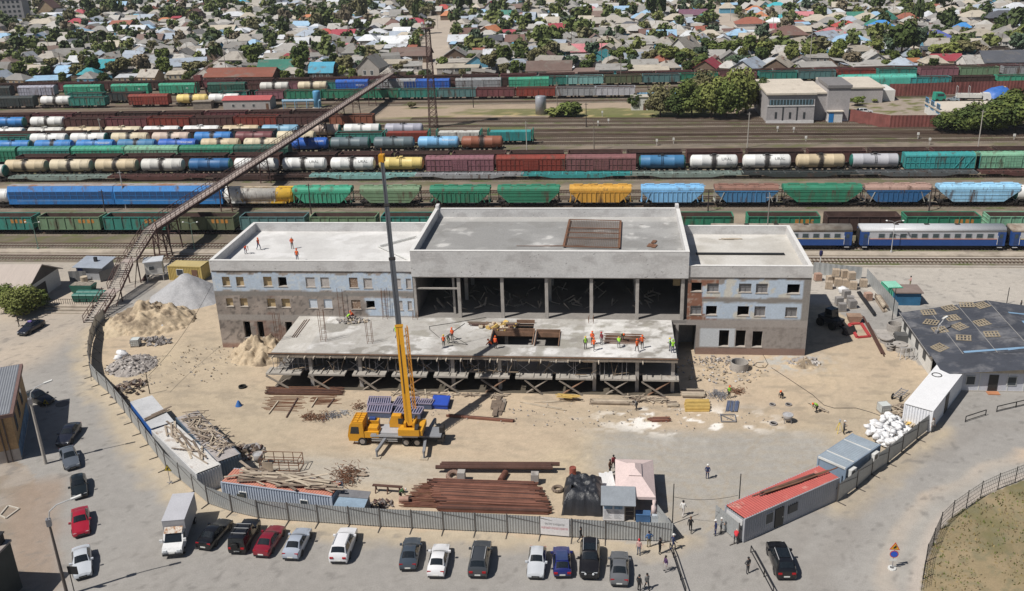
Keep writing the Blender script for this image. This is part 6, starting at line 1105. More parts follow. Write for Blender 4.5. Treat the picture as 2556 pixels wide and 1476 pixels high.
    q=MB();q.box(-Lc/2-.02,-Lc/2+.25,-.72,.72,.24,.4);q.box(Lc/2-.3,Lc/2+.015,-.64,.64,.22,.34);each(q,'bumper',MBP,t)
    q=MB();q.box(Lc/2-.05,Lc/2+.035,-.35,.35,.38,.5);q.build('grille',MBP,t)
    if kind in('suv','jeep'):
        for s in(-1,1):q=MB();q.bar((.2,s*.6,st[4][4]+.06),(-1.6,s*.6,st[4][4]+.08),.05);q.build('roof_rail',MGV if kind=='suv' else MBP,t)
    if kind=='jeep':
        q=MB();q.at((-2.34,.1,1.0)).lathe([(.1,-.1),(.36,-.1),(.38,0),(.36,.1),(.1,.1)],16,axis='x');q.build('spare_wheel',MTY,t)
        for x in(.2,-.5,-1.3):q=MB();q.bar((x,-.72,1.86),(x,.72,1.86),.05);q.build('roof_bar',MGV,t)
    return t
CT={}
def car(kind,tile,rear,front,col,label,z=.7,nm='parked_car',grp='cars parked around the site'):
    a=T(*tile,*rear,z);b=T(*tile,*front,z);d=b-a;rz=math.atan2(d.y,d.x);c=(a+b)/2
    if kind not in CT:o=CT[kind]=car_type(kind);o.location=(c.x,c.y,0);o.rotation_euler=(0,0,rz);recolor(o,col);tag(o,label,None,grp);return o
    return dup(CT[kind],(c.x,c.y,0),rz,label,grp,col)
A0,B0,C0,D0=(0,1156),(640,1156),(1280,1156),(1920,1156)
BLK=(.008,.008,.01);DGR=(.045,.05,.058)
CARS=[car('sedan',(0,640),(390,640),(215,740),(.012,.013,.022),'dark sedan with purple roof sign by the left bush'),car('sedan',(0,880),(290,400),(470,465),BLK,'black sedan parked behind the brown brick building'),car('sedan',(0,880),(735,705),(610,880),(.015,.017,.028),'dark sedan half in the shadow of the brown building'),
    car('sedan',(0,880),(650,935),(715,1115),(.1,.115,.14),'grey blue sedan at the top of the left column'),car('hatch',A0,(762,105),(785,330),(.01,.014,.016),'black green hatchback between grey and red cars'),car('sedan',A0,(785,435),(795,695),(.33,.012,.03),'bright red sedan in the left column'),car('sedan',A0,(795,815),(812,1105),(.5,.53,.57),'silver sedan at the foot of the lamp post'),
    car('sedan',A0,(2000,800),(2220,550),BLK,'black sedan beside the box truck'),car('jeep',A0,(2335,830),(2475,590),BLK,'black off-roader with spare wheel on its back'),car('sedan',B0,(55,855),(200,630),(.2,.012,.025),'dark red sedan between black off-roader and silver sedan'),car('sedan',B0,(325,915),(475,625),(.36,.4,.47),'pale silver blue sedan near the fence'),
    car('suv',B0,(808,920),(905,665),(.72,.72,.74),'white crossover with black rear window'),car('sedan',B0,(1488,1000),(1540,735),(.05,.065,.085),'slate sedan left of the white sedan'),car('sedan',B0,(1765,1065),(1822,805),(.72,.72,.73),'white sedan between two dark cars'),car('suv',B0,(2172,1090),(2228,765),(.05,.055,.062),'dark grey crossover right of the white sedan'),
    car('hatch',C0,(250,815),(220,1105),(.5,.52,.55),'silver hatchback facing the camera'),car('hatch',C0,(488,1075),(476,820),(.012,.018,.12),'dark blue hatchback with slatted roof rack'),car('suv',C0,(762,740),(752,1140),(.012,.011,.012),'big black off-roader facing the camera'),car('sedan',C0,(1048,1165),(1050,860),(.12,.125,.135),'mid grey sedan at the right end of the row'),car('suv',D0,(175,1100),(60,790),BLK,'black crossover alone by the road at right'),
    car('suv',(1920,180),(900,392),(985,388),(.7,.7,.7),'white off-roader parked in the warehouse yard'),car('hatch',(1920,180),(1865,268),(1790,262),(.2,.25,.28),'grey hatchback by the red fence')]
# roof sign, slatted rack, bull bar of single cars
q=MB();q.box(-.18,.18,-.3,.3,1.44,1.6);q.build('roof_sign',M('sign_purple',(.16,.12,.35)),CARS[0]);q=MB()
for i in range(8):q.box(-1.1+i*.17,-1.02+i*.17,-.52,.52,1.45,1.5)
q.build('roof_rack',M('rack_dull_blue',(.05,.08,.2)),CARS[16]);q=MB();q.box(-.9,.1,-.5,.5,1.7,1.715);q.build('sunroof',MCG,CARS[17]);q=MB();q.box(2.38,2.5,-.75,.75,.45,.75);q.build('bull_bar',MBP,CARS[17])
for s in(-.35,.35):q=MB();q.at((2.52,s,.85)).lathe([(.1,-.04),(.1,.03),(0,.05)],10,axis='x');q.build('spot_lamp',MHL,CARS[17])
q=MB();q.box(-1.2,.1,-.5,.5,1.715,1.73);q.build('glass_roof',MCG,CARS[19])
# box truck
a,b,c,d_=[T(0,1156,*p,2.95)for p in((1700,310),(1910,290),(1810,555),(1590,578))];fr_=(c+d_)/2;bk=(a+b)/2;dd=(fr_-bk);LT=dd.length;rz=math.atan2(dd.y,dd.x);WT=2.1
t=thing('box_truck','white cab light truck with tall grey box body','truck',(fr_.x,fr_.y,0),rz);m=MB();m.box(-LT,0,-WT/2,WT/2,.95,2.95);m.build('cargo_box',M('box_grey',(.35,.35,.37),rough=.5,var=.08),t)
m=MB();m.box(-LT-.02,.02,-WT/2-.03,WT/2+.03,2.953,3.0);m.build('box_roof',M('box_top',(.46,.46,.49),rough=.5,var=.06),t)
m=MB();m.prism([(.05,.45),(1.95,.45),(2.0,.8),(1.75,1.1),(1.1,1.25),(.55,1.98),(.05,2.02)],-.92,.92,'y');m.build('cab',M('van_white',(.68,.68,.68),rough=.35,var=.05,stain=((.3,.2,.14),.66,.72,2.)),t);m=MB();m.add([(1.13,-.8,1.27),(1.13,.8,1.27),(.6,.74,1.95),(.6,-.74,1.95)],[(0,1,2,3)]);m.build('windscreen',MCG,t)
for s in(-1,1):m=MB();m.add([(.2,s*.935,1.3),(.98,s*.935,1.3),(.55,s*.935,1.85),(.2,s*.935,1.85)],[(0,1,2,3)]);m.build('side_window',MCG,t);m=MB();m.box(1.,1.15,s*1.1-.14,s*1.1+.14,1.3,1.6);m.build('mirror',M('van_white'),t);m=MB();m.box(1.9,2.03,s*.65-.18,s*.65+.18,.78,.98);m.build('headlight',MHL,t)
m=MB();m.prism([(.1,2.03),(.75,2.03),(.15,2.35),(.1,2.35)],-.85,.85,'y');m.build('wind_deflector',M('rusty_white',(.55,.5,.44),stain=((.3,.15,.07),.45,.6,3.)),t);m=MB();m.box(1.96,2.06,-.9,.9,.4,.6);m.build('bumper',MBP,t);m=MB();m.box(2.0,2.07,-.26,.26,.62,.74);m.build('number_plate',MPLT,t);m=MB();m.box(-LT+.3,1.6,-.4,.4,.5,.94);m.build('chassis',MUF,t)
for x in(1.2,-LT+1.):
    for s in(-1,1):w_=ob('wheel',TYM,t);w_.location=(x,s*.86,.34);w_.scale=(1.05,1.3,1.05);ob('rim',RIM,w_)
# ---------------------------------------------------------------- mobile crane
MCY=M('crane_yellow',(.62,.3,.02),rough=.4,var=.06,stain=((.25,.12,.03),.68,.78,2.));MCGY=M('crane_grey',(.22,.23,.25),rough=.5,var=.1);MBM=M('boom_grey',(.085,.09,.1),rough=.4,var=.1)
CB=Vector((-24.6,92.55,0));cr=thing('mobile_crane','yellow truck crane with its telescopic boom raised and outriggers down','crane',CB)
def C_(x,y,z=0):return(x,y,z)
m=MB();m.box(-3.5,5.4,-.45,.45,.75,1.15);m.build('chassis',MUF,cr);m=MB();m.box(-2.2,3.3,-1.25,1.25,1.16,1.42);m.build('deck',M('crane_deck',(.38,.385,.4),rough=.5,var=.12),cr);m=MB();m.box(-1.,1.2,-1.2,.2,1.423,1.7);m.build('deck_box',M('crane_deck'),cr)
m=MB();m.prism([(-4.75,.55),(-4.85,1.2),(-4.6,2.5),(-4.3,2.85),(-3.,2.9),(-2.95,.55)][::-1],-1.22,1.22,'y');cb=m.build('cab',MCY,cr);m=MB();m.quad((-4.87,-1.08,1.32),(-4.87,1.08,1.32),(-4.63,1.02,2.42),(-4.63,-1.02,2.42));m.build('windscreen',MCG,cb)
for s in(-1,1):m=MB();m.add([(-4.55,s*1.235,1.5),(-3.5,s*1.235,1.5),(-3.5,s*1.235,2.4),(-4.35,s*1.235,2.4)],[(0,1,2,3)]);m.build('side_window',MCG,cb)
m=MB()
for i in range(5):m.bar((-4.35,-1.1+i*.55,2.95),(-3.02,-1.1+i*.55,2.97),.05)
for x in(-4.3,-3.7,-3.05):m.bar((x,-1.12,2.96),(x,1.12,2.96),.05)
m.build('roof_guard',MCY,cb);m=MB();m.box(-2.9,-1.25,-1.2,.15,1.0,1.75);m.prism([(-2.6,1.753),(-1.35,1.753),(-1.45,2.1),(-2.5,2.1)],-.9,.1,'y');m.build('engine_cover',MCY,cr);m=MB();m.box(-2.85,-1.6,.5,1.22,1.0,2.25);m.build('tool_bin',MCY,cr);m=MB();m.box(-2.7,-2,.6,1.1,2.253,2.5);m.build('cable_drum',M('dark_blue',(.03,.06,.2)),cr)
m=MB();m.box(-2.1,-1.5,-1.23,-1.203,1.1,1.6);m.build('radiator_grille',M('grille_grey',(.4,.4,.4)),cr)
for x in(-3.2,1.9,3.15):
    for s in(-1,1):w_=ob('wheel',TYM,cr);w_.location=(x,s*1.05,.52);w_.scale=(1.6,2.2,1.6);ob('rim',RIM,w_)
m=MB();m.box(-2.1,.9,-1.24,-1.2,.6,.68);m.box(-2.1,.9,-1.24,-1.2,.85,.93);m.box(-4.1,-3.7,-1.25,-1.1,.4,.5);each(m,'side_guard',MGV,cr)
for x,y0 in((-.5,0),(4.1,0)):
    for s in(-1,1):
        e=Vector((x-.45 if x<0 else x+.3,s*3.7,0));m=MB();m.bar((x,s*1.0,.85),(e.x,e.y,.8),.3,.35);o=m.build('outrigger_beam',MCGY,cr);m=MB();m.tube((e.x,e.y,.05),(e.x,e.y,.95),.12,.12,8);m.build('outrigger_leg',MCGY,o);m=MB();m.box(e.x-.45,e.x+.45,e.y-.4,e.y+.4,.01,.1);m.build('outrigger_pad',M('pad_wood',(.4,.34,.26)),o)
m=MB();m.box(3.35,5.9,-1.1,1.1,1.16,1.3);m.build('rear_deck',MCGY,cr);m=MB();m.at((5.9,.6,1.5)).lathe([(.1,-.12),(.42,-.12),(.45,0),(.42,.12),(.1,.12)],14,axis='x');m.build('spare_wheel',MTY,cr);m=MB();m.box(5.5,6.2,-1.,.2,.6,1.15);m.box(5.6,6.1,-.3,.1,1.303,2.0);each(m,'rear_gear',MUF,cr)
m=MB();m.tube((2.2,0,1.42),(2.2,0,1.7),1.,1.,20);m.build('turntable',MUF,cr);PV=Vector((2.2,-.55,2.35));m=MB();m.box(1.2,3.25,-1.6,1.3,1.72,2.2);m.box(1.75,2.0,-1.2,.6,2.2,3.0);m.box(2.75,3.0,-1.2,.6,2.2,3.0);m.box(1.2,3.6,-1.9,-1.3,1.75,2.5);m.build('superstructure',MCY,cr)
m=MB();m.prism([(-.2,1.75),(1.25,1.75),(1.4,2.4),(1.15,3.2),(.1,3.2),(-.2,2.4)],.0,.75,'y');m.at((.9,-.15,0));oc=m.build('operator_cab',MCY,cr);m=MB();m.box(.9,2.0,-.2,-.153,2.3,3.0);m.build('operator_window',MCG,oc);m=MB();m.box(.86,2.0,.62,.64,2.2,3.1);m.build('operator_rear_window',MCG,oc)
for s in(-.5,.5):m=MB();m.at((3.3,-1.35+s*.5,2.55)).lathe([(.28,-.2),(.28,.2)],12,axis='x');m.build('winch',MUF,cr)
m=MB();m.box(3.05,3.95,-1.75,.9,1.75,2.4);m.build('counterweight',MCY,cr)
TIP=Vector((-26.0,104.2,30.5));B0_=CB+PV;tip=TIP-CB;bd=(tip-PV);LBm=bd.length
def bp(k):return PV+bd*k
SEG=[(0,.37,.8,.95,MCY,'boom_base'),(.365,.62,.62,.76,MBM,'boom_section'),(.615,.82,.52,.62,MBM,'boom_section'),(.815,1.,.42,.5,MBM,'boom_section')]
for a,b,w_,h_,mt,nm in SEG:
    m=MB();m.bar(bp(a),bp(b),w_,h_);o=m.build(nm,mt,cr);m=MB();m.bar(bp(b-.006),bp(b+.004),w_+.12,h_+.12);m.build('boom_collar',MCY if nm=='boom_base' else MUF,o)
    if nm=='boom_base':m=MB();m.bar(bp(.12)+Vector((0,-h_/2-.0,.17)),bp(.3)+Vector((0,-h_/2,.17)),.16,.02);m.build('boom_marking',M('mark_dark',(.18,.09,.02)),o)
m=MB();m.box(-.3,.3,-.5,.4,-.5,.35);m.at();o=m.build('boom_head',MCY,cr);o.location=tip;m=MB();m.tube((0,-.1,.3),(0,-.1,1.1),.03);m.build('anemometer',M('orange_cap',(.6,.2,.03)),o)
for s in(-.25,.25):m=MB();m.tube(bp(.02)+Vector((s,.5,-.2)),bp(.2)+Vector((s,.2,-.1)),.13,.1,8);m.build('luffing_cylinder',MUF,cr)
m=MB();o_=Vector((.88,-.1,.1));q0,q1=bp(.06)+o_,bp(.36)+o_;a1=Vector((.16,0,0));a2=Vector((0,.16,.1));k=14
for i in range(k):
    p,p2=q0+(q1-q0)*(i/k),q0+(q1-q0)*((i+1)/k)
    for aa in(a1,-a1):m.bar(p+aa,p2+aa,.07)
    m.bar(p+a2*2,p2+a2*2,.07);m.bar(p+a1,p2-a1,.05);m.bar(p-a1,p2+a2*2,.05);m.bar(p2+a1,p2+a2*2,.05)
m.build('lattice_jib',M('jib_orange',(.5,.22,.03),var=.2),cr)
hk=tip+Vector((.25,-.35,-.3));m=MB();zz=13.6
for s in(-.06,.06):m.tube(hk+Vector((s,0,0)),Vector((hk.x+s,hk.y,zz+.7)),.02,n=4)
m.tube(bp(.99)+Vector((0,-.3,0)),bp(.02)+Vector((0,-.6,.2)),.018,n=4);m.build('hoist_rope',MBP,cr);m=MB();m.box(hk.x-.2,hk.x+.2,hk.y-.12,hk.y+.12,zz,zz+.7);m.at((hk.x,hk.y,zz-.2)).lathe([(0,-.2),(.1,-.1),(.12,.05),(.05,.2)],8);m.build('hook_block',MUF,cr)
# ================================================================ site fence
MFE=M('fence_zinc',(.37,.385,.39),rough=.4,metal=.25,var=.1,sc=.4);MFEP=M('fence_post',(.09,.08,.075),rough=.6,var=.2)
def metal_fence(pts,label,foot=1,h=2.15,nm='site_fence',step=3.):
    """corrugated sheets on posts with a slanting strut; one thing, every panel and post a part"""
    t=thing(nm,label,'fence',tuple(pts[0]));o=pts[0]
    for a,b in zip(pts[:-1],pts[1:]):
        d=b-a;L=d.length;d=d/L;n=Vector((-d.y,d.x,0));np_=max(1,round(L/step));pl=L/np_
        for i in range(np_):
            p=a-o+d*(pl*i);k=24;m=MB();vs=[]
            for z in(.12,h):
                for j in range(k+1):q=p+d*(pl*j/k)+n*(.035 if(j//1)%2 else-.02);vs.append((q.x,q.y,z))
            m.add(vs,[(j,j+1,k+2+j,k+1+j)for j in range(k)]);m.build('fence_panel',MFE,t)
            m=MB();m.bar((p.x,p.y,0),(p.x,p.y,h+.06),.1);f=p-n*1.*foot;m.bar((p.x,p.y,.08),(f.x,f.y,.04),.07);g=p+n*1.3*foot;m.bar((p.x,p.y,h-.4),(g.x,g.y,0),.06);m.bar((p+d*.04-n*.06).to_tuple()[:2]+(h-.1,),((p+d*(pl-.1)).x,(p+d*(pl-.1)).y,h-.75),.035);m.build('fence_post',MFEP,t)
    return t
metal_fence(FENCE[:9],'dusty grey sheet metal fence curving from the stairs past the gravel and rubble');f2=metal_fence(FENCE[8:19],'grey sheet metal fence curving beside the white and blue containers');f3=metal_fence(FENCE[18:],'straight grey corrugated fence behind the parked cars, carrying the banner')
f4=metal_fence(FENCE_R,'pale sheet metal fence at right between red cabin and white container',1)
g0,g1=T(1280,1156,1560,590,2.1),T(1280,1156,1420,405,2.1);g0.z=g1.z=0;metal_fence([g0,g1],'left gate leaf swung open into the yard',-1,nm='gate_leaf');g0,g1=T(1280,1156,2230,600,2.1),T(1280,1156,1995,408,2.1);g0.z=g1.z=0;metal_fence([g0,g1],'right gate leaf standing open at the end of the red cabin',-1,nm='gate_leaf')
# banner
ba,bb=T(1280,1156,268,706),T(1280,1156,562,732);dd=bb-ba;Lb=dd.length;rz=math.atan2(dd.y,dd.x);t=thing('banner','white banner with two lines of Russian text on the fence','banner',(ba.x,ba.y,0),rz);m=MB();m.box(.05,Lb-.05,-.1,-.07,.18,2.12);m.build('sheet',M('banner_white',(.68,.67,.68),rough=.6,var=.04),t)
for s,z,mt in(('ПРОСТИТЕ ЗА НЕУДОБСТВА',1.4,MLD),('РАДИ ВАШЕГО БУДУЩЕГО УДОБСТВА',.95,M('banner_red',(.45,.01,.05)))):
    me=text_mesh(s,.3);w_=max(v.co.x for v in me.vertices)*2;sc_=(Lb*.66 if z>1 else Lb*.88)/w_
    for v in me.vertices:v.co=(Lb/2+v.co.x*sc_,-.104,z+v.co.y*1.05)
    me.materials.append(mt);ob('lettering',me,t)
q=T(0,1156,2405,430);m=MB();m.box(-.45,.45,-.05,0,1.1,1.75);o=m.build('warning_plate',M('plate_dark',(.07,.07,.06)));o.location=(q.x-.05,q.y-.35,0);o.rotation_euler=(0,0,-.2);tag(o,'small dark plate on the fence below the white container window','sign');m=MB();m.box(-.2,.3,-.058,-.051,1.25,1.38);m.build('yellow_strip',M('plate_yellow',(.5,.5,.05)),o)
# ================================================================ containers and cabins
def corr(m,a,b,z0,z1,amp=.07,pitch=.28,mi=0):
    a=Vector(a);b=Vector(b);d=b-a;L=d.length;d/=L;n=Vector((d.y,-d.x,0));k=max(4,int(L/pitch)*4);off=(0,0,1,1);vs=[]
    for z in(z0,z1):
        for j in range(k+1):q=a+d*(L*j/k)+n*amp*off[j%4];vs.append((q.x,q.y,z))
    m.add(vs,[(j,j+1,k+2+j,k+1+j)for j in range(k)],mi)
def container(nm,label,cat,A,B,C,H,wallm,roofm,rooflines=True,grp=None,ends=None,flat=False):
    """A-B long roof edge facing us, A-C short edge; heights H"""
    d=B-A;L=Vector((d.x,d.y)).length;e=C-A;u=Vector((d.x,d.y,0)).normalized();v=Vector((-u.y,u.x,0));W=e.dot(v);rz=math.atan2(u.y,u.x);t=thing(nm,label,cat,(A.x,A.y,0),rz,grp);s=1 if W>0 else-1;W=abs(W);y0,y1=(0,W)if s>0 else(-W,0)
    m=MB()
    if flat:m.box(0,L,y0,y1,.12,H-.1)
    else:
        corr(m,(0,y0,0),(L,y0,0),.14,H-.1);corr(m,(L,y0,0),(L,y1,0),.14,H-.1);corr(m,(L,y1,0),(0,y1,0),.14,H-.1);corr(m,(0,y1,0),(0,y0,0),.14,H-.1)
    m.build('wall',wallm,t);m=MB();m.box(-.05,L+.05,y0-.05,y1+.05,.0,.139)
    for x in(.0,L):
        for y in(y0,y1):m.box(x-.09,x+.09,y-.09,y+.09,.14,H-.1)
    m.box(-.06,L+.06,y0-.1,y0+.05,H-.099,H-.004);m.box(-.06,L+.06,y1-.05,y1+.1,H-.099,H-.004);m.build('frame',wallm,t);m=MB()
    if rooflines:
        k=int(L/.3)*4;zz=(0,0,.045,.045);vs=[]
        for y in(y0-.02,y1+.02):
            for j in range(k+1):vs.append((L*j/k,y,H-.01+zz[j%4]))
        m.add(vs,[(j,j+1,k+2+j,k+1+j)for j in range(k)])
    else:m.box(-.1,L+.1,y0-.1,y1+.1,H,H+.06)
    m.build('roof',roofm,t);t['L']=L;del t['L'];return t,L,W,y0,y1
def cwin(t,x,y,z,w_,h,mt=None,frame=None,side=-1):
    m=MB();m.box(x-w_/2-.08,x+w_/2+.08,y-.09,y-.0,z-.08,z+h+.08);f=m.build('window',frame or MWF,t);m=MB();m.box(x-w_/2,x+w_/2,y-.11,y-.091,z,z+h);m.build('pane',mt or MWN,f)
def cdoor(t,x,y,w_,h,mt=MDKD):m=MB();m.box(x-w_/2,x+w_/2,y-.12,y,.12,.12+h);d=m.build('door',mt,t);m=MB();m.box(x+w_/2-.15,x+w_/2-.1,y-.17,y-.121,1.,1.15);m.build('handle',MGV,d)
MCW=M('container_white',(.56,.56,.56),rough=.5,var=.08,stain=((.3,.22,.17),.66,.74,.8));MCWR=M('container_roof_white',(.62,.6,.57),rough=.5,var=.1,stain=((.34,.26,.2),.55,.7,.8));MCB=M('container_blue',(.04,.14,.42),rough=.5,var=.12);MCGR=M('container_greyblue',(.1,.14,.19),rough=.5,var=.15);MCRR=M('container_roof_red',(.42,.1,.085),rough=.6,var=.12,stain=((.5,.3,.25),.6,.75,.8));MCLR=M('container_roof_orange',(.5,.22,.16),rough=.6,var=.15);MCLB=M('container_lightblue',(.42,.47,.55),rough=.45,var=.08);MCGA=M('container_grey',(.36,.37,.4),rough=.5,var=.08)
E_=(0,880)
container('site_container','container with shiny dusty white roof and royal blue side','container',T(*E_,1290,490,2.6),T(*E_,1493,748,2.6),T(*E_,1478,415,2.6),2.6,MCB,M('roof_shiny',(.62,.62,.62),rough=.3,var=.18,sc=.5,metal=.2),False)
container('site_container','long white container with rust streaked roof carrying a few planks','container',T(*E_,1498,765,2.6),T(*E_,1935,1190,2.6),T(*E_,1700,680,2.6),2.6,MCW,MCWR)
t,L,W,y0,y1=container('site_container','dark grey blue container covered with scrap timber','container',T(*E_,1735,640,2.6),T(*E_,2140,1075,2.6),T(*E_,1925,560,2.6),2.6,MCGR,M('roof_grey_dust',(.38,.35,.34),var=.2))
CL1=(T(0,1156,2178,182,2.6),T(640,1156,735,325,2.6),T(0,1156,2292,52,2.6));t,L,W,y0,y1=container('site_container','light blue white ribbed container with orange roof under old boards','container',*CL1,2.6,MCLB,MCLR);cwin(t,L*.19,y0,1.,.75,.65);cwin(t,L*.75,y0,1.,.75,.65)
# back doors of the white container
q0,q1=T(*E_,1935,1190,2.6),T(*E_,2155,1098,2.6)
MRA=(T(1280,1156,2285,545,2.7),T(1920,1156,690,142,2.7),T(1280,1156,2110,410,2.7));t,L,W,y0,y1=container('site_cabin','grey cabin with faded red roof carrying rusty steel sections','cabin',*MRA,2.7,MCGA,MCRR);cdoor(t,L*.355,y0,1.1,2.1);cwin(t,L*.25,y0,1.,.9,1.1,None,M('pvc_grey',(.5,.5,.52)));cwin(t,L*.5,y0,1.1,1.1,.8,MBK,MBK);m=MB();m.box(-.1,-.075,y0+.2,y1-.2,.3,2.4);m.build('end_panel',MCW,t)
t,L,W,y0,y1=container('site_cabin','blue grey double cabin with ribbed roof and two air conditioners','cabin',T(1920,880,760,1142,2.8),T(1920,880,1095,910,2.8),T(1920,880,412,1078,2.8),2.8,M('cabin_bluegrey',(.2,.26,.34),rough=.5,var=.1),M('roof_bluegrey',(.3,.35,.4),rough=.4,metal=.3,var=.12),True,None,None,True)
m=MB();m.box(-.12,-.0,y0,y1,2.6,2.83);m.box(L*.72,L*.74,y0,y1,2.82,2.87);m.box(L*.22,L*.24,y0,y1,2.82,2.87);each(m,'white_strip',MWF,t)
for x in(.3,L*.72):m=MB();m.box(x,x+1,y0-.5,y0-.02,1.7,2.5);a=m.build('air_conditioner',MWF,t);m=MB();m.at((x+.4,y0-.51,2.1)).lathe([(.3,-.01),(.3,.01)],14,axis='y');m.build('fan_grille',MBK,a)
WCA=(T(1920,880,1620,580,2.7),T(1920,880,1950,155,2.7),T(1920,880,1352,500,2.7));t,L,W,y0,y1=container('site_container','bright white container beside the dark roofed workshop','container',*WCA,2.7,M('pure_white',(.72,.73,.76),rough=.5,var=.04),M('pure_white_roof',(.75,.75,.76),rough=.5,var=.05,stain=((.4,.4,.4),.68,.72,.9)),False);cdoor(t,L*.42,y0,1.3,2.3)
m=MB();m.at((WCA[0].x*.1+WCA[1].x*.55+WCA[2].x*.35,WCA[0].y*.1+WCA[1].y*.55+WCA[2].y*.35+2.2,2.79))
for i in range(18):a,b=i*math.tau/18,(i+1)*math.tau/18;m.tube((math.cos(a)*.55,math.sin(a)*.55,0),(math.cos(b)*.55,math.sin(b)*.55,0),.06,n=5)
tag(m.build('cable_coil',MBP),'coil of black hose on the white container roof','hose coil')
# loads of planks on container roofs
def pile(nm,label,cat,A,B,C,z,n,mats,lw=(1,4),th=(.1,.25),spread=.35,hgt=.35,seed=1,grp=None,along=True):
    """loose boards scattered over the parallelogram A, B, C at height z"""
    r=random.Random(seed);m=MB();u=B-A;v=C-A;o=(A+B+C)/3;o.z=z;ub=math.atan2(u.y,u.x)
    for i in range(n):
        p=A+u*r.uniform(.05,.95)+v*r.uniform(.08,.92)-o;p.z=r.uniform(.02,hgt)*(1-abs(i/n-.5));a=ub+(0 if along else math.pi/2)+r.gauss(0,spread);L=r.uniform(*lw);d=Vector((math.cos(a),math.sin(a),r.uniform(-.03,.03)))*L/2
        m.bar(p-d,p+d,r.uniform(*th),.05,r.randrange(len(mats)))
    ob_=m.build(nm,mats);ob_.location=o;return tag(ob_,label,cat,grp)
MW3=M('old_board',(.33,.27,.21),var=.3,sc=1.),M('pale_board',(.46,.39,.3),var=.25,sc=1.),M('dark_board',(.17,.13,.1),var=.3,sc=1.)
pile('timber_pile','old boards heaped on the orange container roof','timber',T(0,1156,2330,170,2.65),T(640,1156,700,300,2.65),T(0,1156,2420,60,2.65),2.7,120,MW3,(1.2,4.5),(.12,.3),.3,.5,2)
pile('timber_pile','scrap laths and bars on the dark grey blue container','timber',T(*E_,1760,650,2.65),T(*E_,2140,1040,2.65),T(*E_,1930,575,2.65),2.7,90,MW3,(.8,3.2),(.06,.2),.9,.4,3)
pile('timber_pile','few weathered planks on the long white container','timber',T(*E_,1600,760,2.65),T(*E_,1950,1100,2.65),T(*E_,1700,700,2.65),2.7,26,MW3,(1.5,4),(.1,.25),.25,.15,4)
pile('steel_sections','rusty steel sections lying on the red cabin roof','steel',T(1920,1156,60,280,2.78),T(1920,1156,540,115,2.78),T(1920,1156,30,255,2.78),2.8,12,[MRB,MRS],(4,7),(.12,.2),.01,.2,5)
pile('plank_bundle','two dark planks across the shiny white container roof','timber',T(*E_,1495,650,2.68),T(*E_,1630,590,2.68),T(*E_,1485,615,2.68),2.72,6,MW3[2:],(2.2,2.8),(.2,.3),.03,.1,6)
# lean-to with blue sheets
a=T(640,1156,755,428,1.9);b=T(640,1156,1058,445,1.9);c=T(640,1156,850,260,2.3);d=T(640,1156,1125,285,2.3);t=thing('lean_to','low lean-to of bluish roofing sheets behind the fence','shed',(a.x,a.y,0));m=MB();Q=[Vector((p.x-a.x,p.y-a.y,p.z))for p in(a,b,d,c)];m.add(Q+[q-Vector((0,0,.08))for q in Q],[(0,1,2,3),(7,6,5,4),(0,4,5,1),(1,5,6,2),(2,6,7,3),(3,7,4,0)]);m.build('roof',M('sheet_blue',(.27,.36,.45),rough=.45,var=.15,metal=.2),t)
m=MB();k=6
for i in range(k):p=Q[3]*(1-(i+.5)/k)+Q[2]*((i+.5)/k);q=(Q[0]*(1-(i+.5)/k)+Q[1]*((i+.5)/k));m.bar(p+Vector((0,0,.05)),p*.55+q*.45+Vector((0,0,.05)),.55,.03)
each(m,'grey_sheet',M('sheet_slate',(.16,.16,.17),var=.2),t);m=MB();m.bar((Q[1].x-.2,Q[1].y,.95),(Q[2].x-.2,Q[2].y,1.05),.06,1.9);m.bar((.2,0,.9),(Q[3].x+.2,Q[3].y,1.05),.06,1.9);each(m,'side_wall',MCGR,t)
# ================================================================ tent, kiosk, tarpaulin bale, metal sheets
a,b,c,d=[T(1280,1156,*p,2.6)for p in((1000,275),(1400,355),(1395,-45),(1010,-85))];cx_,cy_=(a+b+c+d).x/4,(a+b+c+d).y/4;t=thing('tent','pale pink gazebo tent with flat topped roof beside the kiosk','tent',(cx_,cy_,0));w2,h2=(b.x-a.x)/2,(d.y-a.y)/2;MPK=M('tent_pink',(.62,.5,.48),rough=.8,var=.06,sc=.5);m=MB()
fp=[(-w2,-h2,2.3),(w2,-h2,2.3),(w2,h2,2.3),(-w2,h2,2.3)];ip=[(-w2*.3,-h2*.3,3.25),(w2*.3,-h2*.3,3.25),(w2*.3,h2*.3,3.25),(-w2*.3,h2*.3,3.25)];m.add(fp+ip,[(0,1,5,4),(1,2,6,5),(2,3,7,6),(3,0,4,7)]);m.build('canopy',MPK,t);m=MB();q=[(x*1.15,y*1.15,3.3)for x,y,z in ip];m.add(q+[(0,-h2*.12,3.75),(0,h2*.12,3.75)],[(0,1,4),(1,2,5,4),(2,3,5),(3,0,4,5)]);m.build('vent_top',MPK,t)
m=MB()
for i in range(4):p,q=fp[i],fp[(i+1)%4];m.quad((p[0]*1.003,p[1]*1.003,2.0),(q[0]*1.003,q[1]*1.003,2.0),(q[0]*1.003,q[1]*1.003,2.3),(p[0]*1.003,p[1]*1.003,2.3))
m.build('valance',MPK,t)
for i,(x,y,z)in enumerate(fp):m=MB();m.bar((x*.98,y*.98,0),(x*.98,y*.98,2.3),.07);m.build('leg',MGV,t)
m=MB();m.at((w2*.93,-h2*.96,0)).lathe([(.28,0),(.25,1.2),(.12,1.3),(.22,2.)],10);m.build('tied_curtain',MPK,t,True);m=MB();m.box(-w2*.97,w2*.97,h2*.96,h2*.97,0,2.0);m.box(-w2*.97,-w2*.95,-h2*.5,h2*.95,0,2);each(m,'side_curtain',MPK,t)
